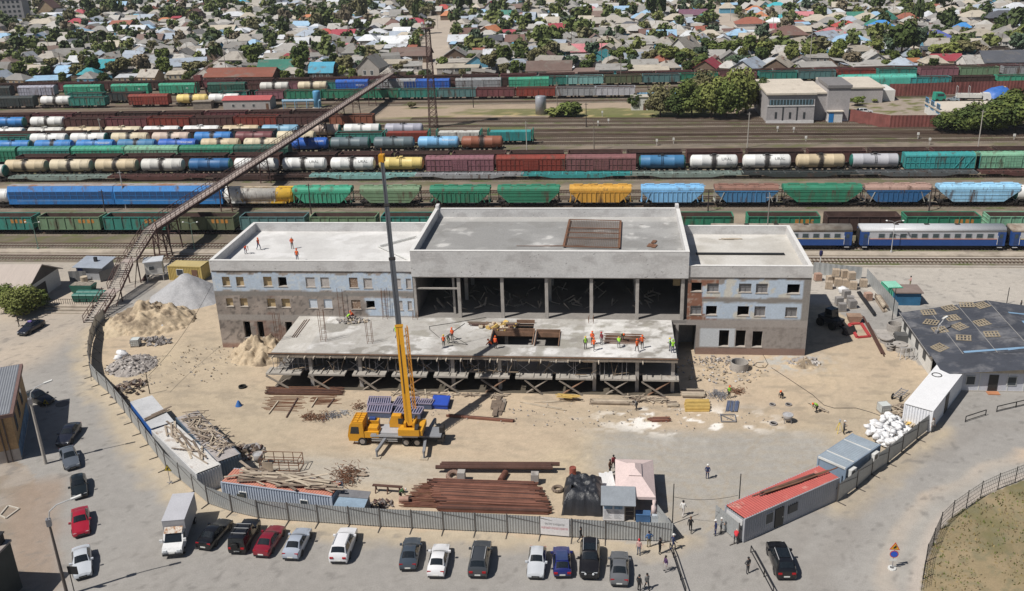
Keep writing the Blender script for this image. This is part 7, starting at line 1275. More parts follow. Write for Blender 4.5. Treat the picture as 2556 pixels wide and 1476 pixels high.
ka,kb=T(1280,1156,885,572),T(1280,1156,1195,585);t=thing('information_kiosk','white information board kiosk with tin roof by the tent','kiosk',(ka.x,ka.y,0));Lk=kb.x-ka.x;m=MB();m.box(0,Lk*.68,.0,.08,.1,2.1);bo=m.build('board',M('board_white',(.62,.63,.66),rough=.5),t)
for i in range(2):
    m=MB();m.box(Lk*(.04+.32*i),Lk*(.3+.32*i),-.02,-.004,1.45,1.95);p=m.build('poster_picture',M('poster_blue',(.2,.32,.45),var=.5,sc=3),bo);m=MB()
    for k in range(9):m.box(Lk*(.04+.32*i),Lk*(.27+.32*i-.04*(k%3)),-.016,-.004,.35+k*.11,.38+k*.11)
    m.build('poster_text',M('poster_grey',(.35,.36,.38)),bo)
m=MB();m.add([(-.2,-.5,2.15),(Lk+.1,-.5,2.15),(Lk+.1,2.,2.75),(-.2,2.,2.75),(-.2,-.5,2.2),(Lk+.1,-.5,2.2),(Lk+.1,2.,2.8),(-.2,2.,2.8)],[(0,3,2,1),(4,5,6,7),(0,1,5,4),(1,2,6,5),(2,3,7,6),(3,0,4,7)]);m.build('roof',M('tin_roof',(.36,.39,.42),rough=.4,metal=.35,var=.12),t)
for x,y in((0.05,0.2),(Lk,.2),(0.05,1.9),(Lk,1.9),(Lk*.7,.2)):m=MB();m.bar((x,y,0),(x,y,2.25 if y<1 else 2.65),.08);m.build('post',M('kiosk_wood',(.42,.36,.28)),t)
for z in(.5,1.,1.5):m=MB();m.box(Lk*.72,Lk*.98,.3,.9,z,z+.04);m.build('shelf',MWG,t)
p=T(1280,1156,1280,572);m=MB();m.box(-.7,.7,-.4,.4,.1,.9);m.box(-.72,.72,-.42,.42,.903,1.);o=m.build('blue_crate',M('crate_blue',(.05,.12,.25),var=.2));o.location=p;tag(o,'dark blue chest beside the kiosk posts','chest');p=T(1280,1156,1425,585);m=MB();m.box(-.65,.65,-.35,.35,0,.75);corr(m,(-.65,-.35,0),(.65,-.35,0),.77,1.0,.03,.12);o=m.build('metal_box',M('pale_zinc',(.5,.55,.6),metal=.2,rough=.4));o.location=p;tag(o,'pale ribbed metal box near the gate','box')
t=thing('tarpaulin_bale','large bundle wrapped in torn black tarpaulin beside the rusty beams','bundle',tuple(T(1280,1156,690,470)[:2])+(0,));bxc=T(1280,1156,690,470);rT=random.Random(9);m=MB();nn=30;ww,dd_,hh=3.3,4.2,2.2;vs=[]
for j in range(nn+1):
    for i in range(nn+1):
        u,v=i/nn*2-1,j/nn*2-1;e=min(1,max(0,(1-max(abs(u),abs(v)))*4.2));zz=hh*(e**.3)+(.22*(vn([u*4+v],[v*4],3)[0]-.5)*2+.14*(vn([u*9],[v*7],4)[0]-.5)*2)*e**.5;x=u*(ww*.5+.55*(1-e)*.8)+.15*(vn([u*5],[v*5],8)[0]-.5);y=v*(dd_*.5+.4*(1-e))+.15*(vn([u*5],[v*5+9],8)[0]-.5);vs.append((x,y+1.6,max(.01,zz)))
m.add(vs,[(j*(nn+1)+i,j*(nn+1)+i+1,(j+1)*(nn+1)+i+1,(j+1)*(nn+1)+i)for j in range(nn)for i in range(nn)if not(i in(4,5,6,7)and j in(7,8,9))]);m.build('tarpaulin',M('tarp_black',(.025,.027,.033),rough=.33,var=.3,sc=1.5,bump=.1,spec=.6),t,True);m=MB();m.box(-1.,.8,.3,2.8,.1,1.9);m.build('brick_stack',M('red_brick_stack',(.25,.08,.05),var=.3,sc=4),t)
p=T(1280,1156,590,115);m=MB();m.lathe([(.0,0),(.36,0),(.37,.3),(.35,.32),(.37,.6),(.36,.9),(.3,.9),(.3,.85),(0,.85)],14);o=m.build('steel_drum',M('drum_red',(.25,.07,.05),var=.2));o.location=(p.x,p.y,0);tag(o,'upright dull red drum behind the black bundle','drum')
def strip_stack(nm,label,cat,A,B,C,z,n,mats,w_=.2,h=.15,seed=1,jit=.03,layers=2,rnd_len=.2,round_=False):
    """long parallel members laid side by side from edge A-C along A-B"""
    r=random.Random(seed);m=MB();u=B-A;v=C-A;o=A.copy();o.z=0
    for L_ in range(layers):
        for i in range(n):
            f=(i+.5+r.uniform(-.3,.3))/n;a0=r.uniform(-.02,rnd_len);b0=1-r.uniform(-.02,rnd_len);p=A+v*f+u*a0-o;q=A+v*(f+r.uniform(-jit,jit))+u*b0-o;p.z=q.z=z+L_*h*1.05+h/2+r.uniform(0,h*.3);k=r.randrange(len(mats))
            if round_:m.tube(p,q,w_/2,n=7,mi=k)
            else:m.bar(p,q,w_*r.uniform(.7,1.2),h,k)
    ob_=m.build(nm,mats);ob_.location=o;return tag(ob_,label,cat)
MRU=[M('beam_rust',(.15,.062,.042),rough=.8,var=.3,sc=.6),M('beam_rust_dark',(.085,.042,.032),rough=.85,var=.3,sc=.6),M('beam_rust_light',(.22,.1,.068),rough=.85,var=.3,sc=.6)]
strip_stack('steel_beams','broad stack of rusty steel beams behind the fence','steel',T(640,1156,1760,420),T(1280,1156,370,470),T(640,1156,1690,190),0,54,MRU,.12,.13,1,.07,4,.12)
strip_stack('reinforcing_bars','loose ends of thin rusty bars left of the beam stack','rebar',T(640,1156,1400,440),T(640,1156,2100,440),T(640,1156,1560,210),0,46,[MRB,MRU[0],MRU[2]],.05,.05,2,.1,3,.3);strip_stack('steel_beams','front row of rusty channels closest to the fence','steel',T(640,1156,1780,478),T(1280,1156,360,512),T(640,1156,1800,440),0,9,MRU,.14,.14,3,.05,3,.06)
strip_stack('steel_pipes','long rusty pipes on supports above the beam stack','pipe',T(640,1156,1770,55,.6),T(1280,1156,390,60,.6),T(640,1156,1850,15,.6),.5,3,MRU[:2],.45,.45,4,.02,1,.04,True)
strip_stack('steel_channel','rusty channel lying alone right of the crane','steel',T(640,880,1815,635),T(1280,880,60,700),T(640,880,1820,615),0,2,MRU,.25,.25,5,.02,1,.1);strip_stack('steel_angles','short bundle of rusty bars on the white spill','steel',T(1280,880,1325,690),T(1280,880,1560,685),T(1280,880,1320,655),0,7,MRU,.1,.12,6,.05,2,.25)
for i,(c,r_,x,y,s)in enumerate(((640,1156,2020,180,'left of'),(1280,1156,218,200,'right of'))):p=T(c,r_,x,y);m=MB();m.box(-.4,.4,-.4,.4,0,1.25);o=m.build('concrete_block',MCON);o.location=p;tag(o,f'upright concrete support block {"at the left" if i == 0 else "at the right"} of the pipe rack','block')
p=T(640,1156,1940,150);m=MB();m.at((0,0,.3),0,R(15))
for i in range(16):a,b=i*math.tau/16,(i+1)*math.tau/16;m.tube((math.cos(a)*.6,math.sin(a)*.6,0),(math.cos(b)*.6,math.sin(b)*.6,0),.24,n=7)
o=m.build('rope_coil',M('coil_brown',(.2,.13,.1),var=.3));o.location=p;tag(o,'coil of brown cable left of the concrete block','coil')
p=T(640,1156,2400,195);m=MB();m.tube((0,0,.3),(.4,1.6,.3),.32,n=14);o=m.build('pipe_piece',MRU[0]);o.location=p;tag(o,'short rusty pipe piece end-on behind the beam stack','pipe')
def rebar_tangle(c,r_,x,y,rad,label,seed,n=90,mt=MRB,h=.6):
    p=T(c,r_,x,y);r=random.Random(seed);m=MB()
    for i in range(n):a=Vector((r.gauss(0,rad*.45),r.gauss(0,rad*.4),abs(r.gauss(0,h*.5))));d=Vector((r.gauss(0,1),r.gauss(0,1),r.gauss(0,.3))).normalized()*rad*r.uniform(.15,.5);b=a+d;b.z=abs(b.z);m.bar(a,b,.045)
    o=m.build('rebar_tangle',mt);o.location=p;tag(o,label,'rebar')
rebar_tangle(640,880,890,1195,1.6,'dark tangle of bent rebar beside the grey pallet',1,150,MRB,.9);rebar_tangle(640,1156,880,180,1.4,'second tangle of rebar behind the lean-to',2,120,MRB,.6);rebar_tangle(640,880,525,650,1.1,'brown rebar tangle left of the crane cab',3,120,MRB,.8);rebar_tangle(640,880,640,650,1.,'smaller brown rebar tangle next to the pile of off-cuts',4,90,MRB,.6);rebar_tangle(640,880,750,630,1.2,'pile of grey steel off-cuts near the crane cab',5,110,MST,.35);rebar_tangle(640,880,1010,545,.9,'dark heap of scrap behind the crane cab',6,80,MRB,.8);rebar_tangle(1280,880,2020,430,1.3,'heap of grey bars by the worker in green vest',7,160,MST,.4);rebar_tangle(1280,880,2200,385,1.,'heap of brown bars right of the worker in green vest',8,110,MRB,.35);rebar_tangle(640,880,870,600,.9,'scatter of pale clamps beside the steel off-cuts',9,60,MGV,.25)
pile('pallet','grey pallet leaning beside the rebar tangle','pallet',T(640,1156,965,140),T(640,1156,1035,145),T(640,1156,1010,75),.1,14,MW3[:1],(1.4,1.6),(.1,.14),.02,.12,9)
strip_stack('reinforcing_bars','long dark bundle of rebar below the left end of the frame','rebar',T(640,880,90,420),T(640,880,850,425),T(640,880,110,350),0,30,[MRB,MRU[1]],.06,.06,11,.08,4,.15);strip_stack('reinforcing_bars','rebar mats laid flat on the sand left of the crane','rebar',T(640,880,40,570),T(640,880,470,575),T(640,880,90,430),0,20,[MRB],.05,.05,12,.1,1,.2);strip_stack('reinforcing_bars','shorter rebar laid flat beside the rebar mats','rebar',T(640,880,520,520),T(640,880,850,510),T(640,880,500,440),0,14,[MRB],.05,.05,13,.1,1,.2)
for i,(x0,y0,x1,y1,wh)in enumerate(((120,610,215,485,'first'),(295,645,405,455,'second'),(540,545,600,455,'third'),(700,545,765,460,'fourth'))):a=T(640,880,x0,y0);b=T(640,880,x1,y1);m=MB();m.bar(Vector((0,0,.1)),b-a+Vector((0,0,.1)),.14,.1);o=m.build('bearer_plank',MW3[1]if i%2==0 else MRS);o.location=a;tag(o,f'plank under the flat rebar, {wh} from left','timber')
# formwork panels stacked behind the crane
MFB=M('formwork_blue',(.12,.15,.24),rough=.5,var=.2);MFBB=M('formwork_bright',(.03,.08,.42),rough=.5,var=.15)
def formwork(c,r_,A,B,C,label,mt,n=10,h=.7):
    a,b,d=T(c,r_,*A,h),T(c,r_,*B,h),T(c,r_,*C,h);u,v=b-a,d-a;o=a.copy();o.z=0;t=thing('formwork_stack',label,'formwork',o);m=MB()
    for L_ in range(4):z=.08+L_*.16;q=[Vector((0,0,z)),u*1.+Vector((0,0,z)),u+v+Vector((0,0,z)),v+Vector((0,0,z))];m.add(q+[p+Vector((0,0,.1))for p in q],[(0,3,2,1),(4,5,6,7),(0,1,5,4),(1,2,6,5),(2,3,7,6),(3,0,4,7)])
    m.build('stacked_panels',mt,t);m=MB()
    for i in range(n+1):p=u*(i/n);m.bar(p+Vector((0,0,h+.05)),p+v+Vector((0,0,h+.05)),.1,.12)
    m.bar(Vector((0,0,h+.1)),u+Vector((0,0,h+.1)),.1,.14);m.bar(v+Vector((0,0,h+.1)),u+v+Vector((0,0,h+.1)),.1,.14);m.build('grid_frame',M('formwork_lilac',(.3,.27,.36),rough=.5,var=.15)if mt is MFB else mt,t)
formwork(640,880,(1090,520),(1310,525),(1110,440),'back left stack of lilac formwork panels',MFB);formwork(640,880,(1085,590),(1320,600),(1110,505),'front left stack of lilac formwork panels behind the cab',MFB);formwork(640,880,(1340,525),(1560,530),(1390,445),'back stack of formwork panels behind the boom',MFB);formwork(640,880,(1350,600),(1610,610),(1390,535),'front stack of formwork panels behind the boom',MFB);formwork(640,880,(1590,510),(1720,515),(1620,465),'narrow stack of lilac panels left of the blue frames',MFB,6);formwork(640,880,(1715,520),(1880,530),(1745,430),'bright blue steel frames behind the crane',MFBB,9,.5)
# timber along the frame
YT=M('yellow_timber',(.55,.38,.12),var=.2,sc=1.5)
strip_stack('timber_beams','yellow formwork beams stacked right of the frame','timber',T(1280,880,1690,585),T(1280,880,1935,585),T(1280,880,1690,485),0,7,[YT],.22,.2,21,.01,2,.03);strip_stack('timber_beams','long pale timbers below the right of the frame','timber',T(1280,880,745,515),T(1280,880,1200,525),T(1280,880,750,480),0,5,MW3,.2,.18,22,.05,2,.2);strip_stack('timber_beams','split timbers beside the yellow beams','timber',T(1280,880,1510,545),T(1280,880,1630,540),T(1280,880,1510,500),0,6,MW3,.15,.15,23,.1,2,.2);pile('timber_pile','loose laths around the foot of the frame braces','timber',T(1280,880,1110,480),T(1280,880,1500,500),T(1280,880,1110,440),.05,50,MW3,(.6,2.2),(.08,.2),.6,.4,24);strip_stack('timber_beams','brown timbers in the shade at the right end of the frame','timber',T(1280,880,1640,450),T(1280,880,1890,455),T(1280,880,1650,385),0,6,MW3,.25,.2,25,.05,2,.15)
pile('timber_pile','two long laths lying apart below the frame','timber',T(1280,880,10,490),T(1280,880,420,560),T(1280,880,20,480),.05,3,MW3[1:2],(5,6),(.12,.16),.04,.05,26);pile('timber_pile','thin reddish lath beside the pallet','timber',T(1280,880,280,500),T(1280,880,520,490),T(1280,880,280,488),.05,3,MW3[1:2],(3,4),(.1,.14),.05,.05,27)
pile('pallet','yellow pallet leaning against the shoring','pallet',T(1280,880,475,470,.3),T(1280,880,610,480,.3),T(1280,880,480,390,.8),.5,22,[YT],(1.6,2.),(.12,.16),.03,.3,28);pile('timber_pile','scraps of board along the middle foot of the frame','timber',T(640,880,1300,420),T(640,880,2500,440),T(640,880,1300,400),.04,70,MW3,(.5,2.5),(.06,.16),.7,.15,29);pile('plywood_sheets','grey sheets stacked right of the crane shadow','sheets',T(640,880,2285,615),T(640,880,2400,620),T(640,880,2330,470),.05,9,[MWG,MW3[2]],(2.,2.4),(.5,.8),.06,.3,30,None,False)
strip_stack('steel_props','bundle of bluish props on the sand','props',T(1280,880,2090,590),T(1280,880,2110,480),T(1280,880,2210,590),0,14,[MST,MFB],.09,.09,31,.03,2,.1,True)
a=T(1280,880,2050,690);b=T(1280,880,2195,690);c=T(1280,880,2040,620);m=MB();o=a.copy();P_=[Vector((0,0,.15)),b-a+Vector((0,0,.15)),b-a+c-a+Vector((0,0,.15)),c-a+Vector((0,0,.15))]
for i in range(4):m.bar(P_[i],P_[(i+1)%4],.09)
m.bar(P_[3],P_[1],.07);x=m.build('scaffold_frame',MST);x.location=o;tag(x,'scaffold frame lying on the white spill','frame')
# ================================================================ heaps
MGRV=M('gravel',(.36,.36,.37),rough=.95,var=.12,sc=.8,fine=.3,bump=.06);MSAN=M('sand',(.45,.36,.25),rough=.95,var=.16,sc=.4,fine=.2,bump=.08,stain=((.2,.155,.11),.47,.6,.3));MRUB=M('rubble',(.33,.3,.28),rough=.95,var=.35,sc=1.5,fine=.35,bump=.12)
L6=(0,640);heap('gravel_heap','big grey gravel heap against the left end of the station','heap',T(*L6,1850,400),6.3,6.2,4.4,MGRV,3,50,1.05,.04);heap('sand_heap','broad sand heap with dark clods behind the rubble','heap',T(*L6,1480,640),7.2,5.6,2.9,MSAN,7,80,.8,.3);heap('sand_heap','low pale sand spread left of the clods','heap',T(*L6,1180,690),4.5,4.6,1.3,M('sand_pale',(.48,.39,.27),var=.15,bump=.06),8,50,1.,.25)
heap('sand_heap','sand heap at the left corner of the concrete frame','heap',T(640,640,60,960),4.6,4.2,3.,MSAN,9,60,.8,.28);heap('rubble_heap','heap of grey concrete rubble inside the fence','heap',T(*L6,1300,1080),3.6,3.6,.9,MRUB,10,60,.8,.3);heap('earth_heap','small heap of earth and slabs at the right station corner','heap',T(1920,640,350,1070),2.4,1.6,.8,MSAN,12,30,1.,.3)
def chunks(nm,label,cat,p,rx,ry,n,s0,s1,mats,seed,h=.5):
    r=random.Random(seed);m=MB()
    for i in range(n):
        a,k=r.uniform(0,6.3),r.random()**.6;s=r.uniform(s0,s1);m.at((math.cos(a)*k*rx,math.sin(a)*k*ry,max(.03,h*(1-k))+r.uniform(0,.15)),r.uniform(0,3),r.uniform(-.6,.6),r.uniform(-.6,.6));m.box(-s,s,-s*r.uniform(.4,.9),s*r.uniform(.4,.9),-s*.4,s*.4,r.randrange(len(mats)))
    o=m.build(nm,mats);o.location=(p.x,p.y,0);return tag(o,label,cat)
MLC=M('chunk_light',(.46,.43,.4),var=.25),M('chunk_grey',(.28,.26,.25),var=.25),M('chunk_dark',(.17,.15,.14),var=.25)
chunks('rubble','loose concrete chunks covering the rubble heap','rubble',T(*L6,1300,1080),3.5,3.4,260,.08,.22,MLC,1,.95);chunks('rubble','dark clods on the crest of the sand heap','clods',T(*L6,1560,590),4.2,3.2,240,.08,.36,[M('clod',(.2,.155,.11),var=.3),MSAN],2,2.2);chunks('rubble','broken stones between the white sack and the tyre','rubble',T(*L6,1500,840),3.2,1.6,90,.1,.3,MLC[1:],3,.3);chunks('rubble','broken slabs heaped at the right corner of the station','rubble',T(1920,640,350,1060),2.,1.3,60,.12,.4,MLC[:2]+(MW3[0],),4,.8);chunks('rubble','bricks and lumps along the foot of the right wing','rubble',T(1280,640,2000,1030),5,1.4,120,.05,.14,MLC,5,.1);chunks('rubble','dark debris and boxes outside the shiny roofed container','debris',T(0,880,1270,370),2.2,2.6,70,.1,.35,MLC[2:]+(MW3[2],MRS),6,.8);chunks('rubble','scattered stones along the sandy yard','stones',T(1280,880,900,640),22,3.5,170,.03,.1,MLC,7,.02)
chunks('rubble','dark scrap behind the grey blue container','debris',T(0,880,2420,990),2.,1.8,60,.1,.35,(MW3[2],MRS,MLC[1]),8,.8);chunks('rubble','scrap and dark lumps between lean-to and rebar ends','debris',T(640,1156,1230,410),1.6,.8,50,.06,.2,(MLC[2],MRS),9,.3)
MSK=M('sack_white',(.7,.7,.71),rough=.6,var=.08,stain=((.4,.38,.36),.66,.76,1.2));rb=random.Random(4)
def sack(p,s,label,rz=0,mat=None,grp=None):
    m=MB();n=12;vs=[]
    for j in range(7):
        v=-1+j/3;w_=(1-abs(v)**3)**.5 if abs(v)<1 else.05
        for i in range(n):a=math.tau*i/n;k=.6+.75*vn([i*.9+p.x*3],[j*.9+p.y],5)[0];vs.append((math.cos(a)*s*w_*k,math.sin(a)*s*.75*w_*k,v*s*.6*(.7+.5*k)))
    m.add(vs,[(j*n+i,j*n+(i+1)%n,(j+1)*n+(i+1)%n,(j+1)*n+i)for j in range(6)for i in range(n)]);o=m.build('sack',mat or MSK,None,True);o.location=p;o.rotation_euler=(rb.uniform(-.3,.3),rb.uniform(-.3,.3),rz);return tag(o,label,'sack',grp)
for i in range(130):
    u,v=rb.random(),rb.random();a,b,c=T(1920,880,960,800),T(1920,880,1150,990),T(1920,880,1200,650);p=a+(b-a)*u+(c-a)*v;p.z=rb.choice((.4,.4,.9,1.4 if abs(u-.5)+abs(v-.5)<.5 else.7));sack(p,rb.uniform(.28,.52),'stuffed white sack in the big pile by the right fence',rb.uniform(0,6),None,'white sacks piled by the right fence')
for c,r_,x,y,s,lab in((0,640,1590,690,.9,'white sack on the sand heap'),(0,640,1640,645,.6,'small torn white sack beside the clods'),(0,640,1200,960,.8,'flat white sack on the left edge of the rubble'),(0,640,1160,1000,.6,'crumpled white sack lowest on the rubble'),(1920,640,740,345,.9,'white sheeting heap below the brick pallets')):sack(T(c,r_,x,y,.35),s,lab)
def ibc(c,r_,x,y,lab):
    p=T(c,r_,x,y);t=thing('water_tank',lab,'tank',p,rnd.uniform(-.3,.3));m=MB();m.box(-.55,.55,-.55,.55,.16,1.1);m.build('bladder',M('ibc_white',(.55,.58,.56),rough=.4,var=.06),t);m=MB();m.box(-.6,.6,-.6,.6,0,.14);m.build('pallet',MWG,t);m=MB()
    for z in(.3,.6,.9,1.12):
        for s in(-.58,.58):m.bar((-.58,s,z),(.58,s,z),.03);m.bar((s,-.58,z),(s,.58,z),.03)
    for k in range(5):
        for s in(-.58,.58):m.bar((-.58+k*.29,s,.15),(-.58+k*.29,s,1.12),.03);m.bar((s,-.58+k*.29,.15),(s,-.58+k*.29,1.12),.03)
    m.build('cage',MGV,t)
ibc(1920,880,1130,590,'caged white water tank left of the white container');ibc(0,640,1340,880,'caged white tank tilted in the rubble inside the fence')
def ring(c,r_,x,y,rad,h,lab,z=0,n=1,wall=.1):
    p=T(c,r_,x,y);m=MB()
    for k in range(n):m.at((rnd.uniform(-.06,.06)*k,rnd.uniform(-.06,.06)*k,z+k*h*1.04)).lathe([(rad-wall,0),(rad,0),(rad,h),(rad-wall,h),(rad-wall,0)],26)
    o=m.build('concrete_ring',MCON);o.location=(p.x,p.y,0);return tag(o,lab,'concrete ring')
ring(1280,640,2225,1110,1.15,1.1,'single concrete well ring before the right wing');ring(1920,640,1235,730,1.,1.,'large dark well ring by the fence corner');ring(1920,640,1290,800,1.,.35,'wide ring leaning beside the dark slab stack');ring(1920,640,1160,850,.9,.16,'stack of flat round covers by the concrete slab',0,5,.8);ring(1920,640,1195,930,.45,.13,'narrow stack of small rings',0,7);ring(1920,640,1310,930,.95,.17,'stack of round covers behind the trestle',0,5,.75)
ring(1920,880,30,520,.38,.14,'tyre lying left of the wheeled mortar tub',0,1,.12);ring(1920,880,190,520,.4,.14,'tyre lying above the mortar tub',0,1,.12);ring(1920,880,40,710,.45,.18,'tyre lying below the mortar tub',0,1,.12)
for o in list(COL.objects)[-3:]:o.name='old_tyre';o['category']='tyre';o.data.materials[0]=MLC[1]
def mixer(c,r_,x,y,lab,rad=.6,h=1.):
    p=T(c,r_,x,y);t=thing('mortar_tub',lab,'tub',p);m=MB();m.lathe([(rad*.55,h*.35),(rad,h),(rad*1.04,h),(rad*.6,h*.33),(0,h*.33)],18);m.build('tub',M('tub_grey',(.3,.28,.27),var=.2),t,True);m=MB()
    for a in range(4):m.bar((math.cos(a*1.57+.7)*rad*.9,math.sin(a*1.57+.7)*rad*.9,0),(math.cos(a*1.57+.7)*rad*.75,math.sin(a*1.57+.7)*rad*.75,h*.75),.06)
    m.build('stand',MST,t);m=MB();m.lathe([(rad*.93,h*.9),(0,h*.95)],16);m.build('mortar',MGRV,t)
mixer(1920,880,180,690,'mortar tub on legs full of gravel in the right yard',.62,1.05);mixer(640,880,30,1110,'concrete hopper standing by the steel racks',.6,1.5)
p=T(640,880,230,1170);t=thing('steel_rack','rusty steel cage rack behind the board covered container','rack',p);m=MB()
for x in(-2.2,-1.1,0,1.1,2.2):
    for y in(0,1.6):m.bar((x,y,0),(x,y,1.5),.07)
for z in(.1,.8,1.5):m.bar((-2.2,0,z),(2.2,0,z),.06);m.bar((-2.2,1.6,z),(2.2,1.6,z),.06);m.bar((-2.2,0,z),(-2.2,1.6,z),.06);m.bar((2.2,0,z),(2.2,1.6,z),.06)
m.build('frame',MRB,t);m=MB();m.box(-1.8,-.6,-.3,-.25,.2,1.3);m.build('plate',MW3[0],t)
a=T(640,1156,1150,280);b=T(640,1156,1440,300);t=thing('bending_bench','rusty bar bending bench behind the fence','bench',a);m=MB();u=b-a;m.bar(Vector((0,0,.8)),u+Vector((0,0,.8)),.35,.1)
for k in(.1,.5,.9):m.bar(u*k+Vector((0,-.35,0)),u*k+Vector((0,0,.8)),.1);m.bar(u*k+Vector((0,.35,0)),u*k+Vector((0,0,.8)),.1)
m.build('bench',MRU[1],t);p=T(640,1156,1455,385);m=MB();m.tube((-.5,0,.35),(.5,0,.4),.3,n=14);m.box(-.55,.55,-.3,.3,0,.1);o=m.build('gas_cylinder',M('cylinder_rust',(.35,.22,.17),var=.3));o.location=p;tag(o,'rusty horizontal cylinder by the worker in green','cylinder')
# ================================================================ buildings and objects on the left
A_=Vector((T(*L6,240,330,3).x,T(*L6,240,330,3).y,0));B_=T(*L6,605,275);t=thing('long_house','low white house with pale corrugated gable roof at the left edge','house',A_);u=Vector((B_.x-A_.x,B_.y-A_.y,0));W=u.length;ru=u.normalized();v=Vector((-ru.y,ru.x,0));D_=20
m=MB();q=lambda a,b,z:tuple(ru*a+v*b+Vector((0,0,z)));m.add([q(0,0,0),q(W,0,0),q(W,0,2.9),q(0,0,2.9),q(0,D_,0),q(W,D_,0),q(W,D_,2.9),q(0,D_,2.9)],[(0,1,2,3),(7,6,5,4),(0,3,7,4),(1,5,6,2)]);m.build('wall',MWH,t)
m=MB();m.add([q(0,0.01,2.9),q(W,.01,2.9),q(W/2,.01,5.3),q(0,D_,2.9),q(W,D_,2.9),q(W/2,D_,5.3)],[(0,1,2),(5,4,3)]);m.build('gable',M('gable_dark',(.1,.09,.085),var=.2),t);m=MB()
for s in(0,1):e=-.5 if s==0 else W+.5;m.add([q(e,-.6,2.6),q(W/2,-.6,5.35),q(W/2,D_,5.35),q(e,D_,2.6),q(e,-.6,2.75),q(W/2,-.6,5.5),q(W/2,D_,5.5),q(e,D_,2.75)],[(0,3,2,1),(4,5,6,7),(0,1,5,4),(1,2,6,5),(2,3,7,6),(3,0,4,7)])
each(m,'roof',M('roof_pale_corr',(.43,.37,.33),var=.08,sc=.3,stretch=(8,.3,1)),t);m=MB();m.add([q(W*.3,-.02,.1),q(W*.58,-.02,.1),q(W*.58,-.02,2.3),q(W*.3,-.02,2.3)],[(0,1,2,3)]);m.build('doorway',MDKD,t)
t=container('yellow_cabin','yellow ribbed cabin between booth and station','cabin',T(*L6,1650,95,2.6),T(*L6,1970,105,2.6),T(*L6,1720,40,2.6),2.6,M('cabin_yellow',(.5,.38,.13),rough=.5,var=.12),M('cabin_yellow_roof',(.52,.42,.2),var=.12));cwin(t[0],t[1]*.35,t[3],1,1.1,1.);cdoor(t[0],t[1]*.8,t[3],1.,1.9,MDB)
p=T(*L6,1540,225);t=thing('watch_booth','small white booth raised on legs beside the footbridge stairs','booth',p,.35);m=MB();m.box(-1.4,1.4,-1.2,1.2,1.3,3.5);m.build('wall',MWH,t);m=MB();m.box(-1.6,1.6,-1.4,1.4,3.503,3.65);m.build('roof',M('roof_tin_pale',(.55,.57,.6),rough=.4),t);cwin(t,-.3,-1.2,2.2,.8,.6)
for x in(-1.3,1.3):
    for y in(-1.1,1.1):m=MB();m.bar((x,y,0),(x,y,1.3),.12);m.build('leg',MGV,t)
for i in range(5):m=MB();m.box(-2.4+i*.18,-1.5+i*.18,-.6,.2,.2+i*.23,.25+i*.23);m.build('step',MBR,t)
p=T(*L6,920,235);t=thing('tin_hut','grey metal hut with bluish tin roof left of the stairs','hut',p,-.08);m=MB();m.box(-2.9,2.,0,3.6,0,2.4);m.build('wall',M('hut_tin',(.36,.37,.39),rough=.5,var=.12),t);m=MB();m.add([(-3.3,-.5,2.35),(2.4,-.5,2.35),(2.4,4,2.9),(-3.3,4,2.9),(-3.3,-.5,2.42),(2.4,-.5,2.42),(2.4,4,2.97),(-3.3,4,2.97)],[(0,3,2,1),(4,5,6,7),(0,1,5,4),(1,2,6,5),(2,3,7,6),(3,0,4,7)]);m.build('roof',M('roof_tin_blue',(.42,.46,.52),rough=.35,metal=.3),t);m=MB();m.box(-.5,0,1.8,2.2,2.7,3.5);m.build('chimney',MBP,t);m=MB();m.box(-2.6,-1.7,-.04,-.003,1.6,2.2);m.build('window',M('win_blue',(.03,.06,.25)),t)
sheetfence([T(*L6,*q_)for q_ in((690,250),(860,245))],1.9,'tin_fence','grey tin fence left of the metal hut',M('tin_fence',(.2,.2,.2),var=.15));sheetfence([T(*L6,*q_)for q_ in((990,255),(1130,215),(1200,170))],1.9,'tin_fence','grey tin fence between metal hut and stairs',M('tin_fence'))
MDU=M('bin_green',(.02,.1,.075),rough=.5,var=.2)
for i in range(8):
    k,j=i%4,i//4;a=T(*L6,760+k*70,450-j*0);p=Vector((a.x,a.y+1.4*j+.2,0));t=thing('waste_bin',f'green wheeled bin, {ordn(k)} from left in the {"front" if j == 0 else "back"} row under the house','bin',p,0,'green waste bins');m=MB();m.prism([(-.5,.15),(.5,.15),(.62,1.2),(-.62,1.2)],-.5,.5,'y');m.build('bin',MDU,t);m=MB();m.prism([(-.55,1.203),(.55,1.203),(.3,1.38),(-.3,1.38)],-.58,.58,'x');m.build('lid',M('lid_green',(.04,.16,.13),rough=.5),t)
p=T(*L6,830,345);t=thing('skip','green open skip full of rubbish behind the bins','skip',p);m=MB();m.prism([(-1.6,.1),(1.6,.1),(2.,1.3),(-2.,1.3)],-.9,.9,'y');m.build('body',MDU,t);m=MB();m.box(-1.8,1.8,-.8,.8,1.303,1.4);m.build('rubbish',M('rubbish',(.25,.22,.18),var=.6,sc=3),t);p=T(*L6,835,265);m=MB();m.lathe([(.55,0),(.6,1.2),(.55,1.2),(0,1.1)],16);o=m.build('wooden_tub',MW3[1]);o.location=p;tag(o,'round wooden tub behind the skip','tub')
t=thing('low_railing','black railing along the front of the green bins','railing',T(*L6,440,490));a=T(*L6,890,490)-T(*L6,440,490);m=MB()
for k in range(22):q_=a*(k/21);m.bar((q_.x,q_.y,0),(q_.x,q_.y,1.2),.05)
m.bar(Vector((0,0,1.2)),a+Vector((0,0,1.2)),.06);m.bar(Vector((0,0,.2)),a+Vector((0,0,.2)),.06);m.build('bars',MBP,t)
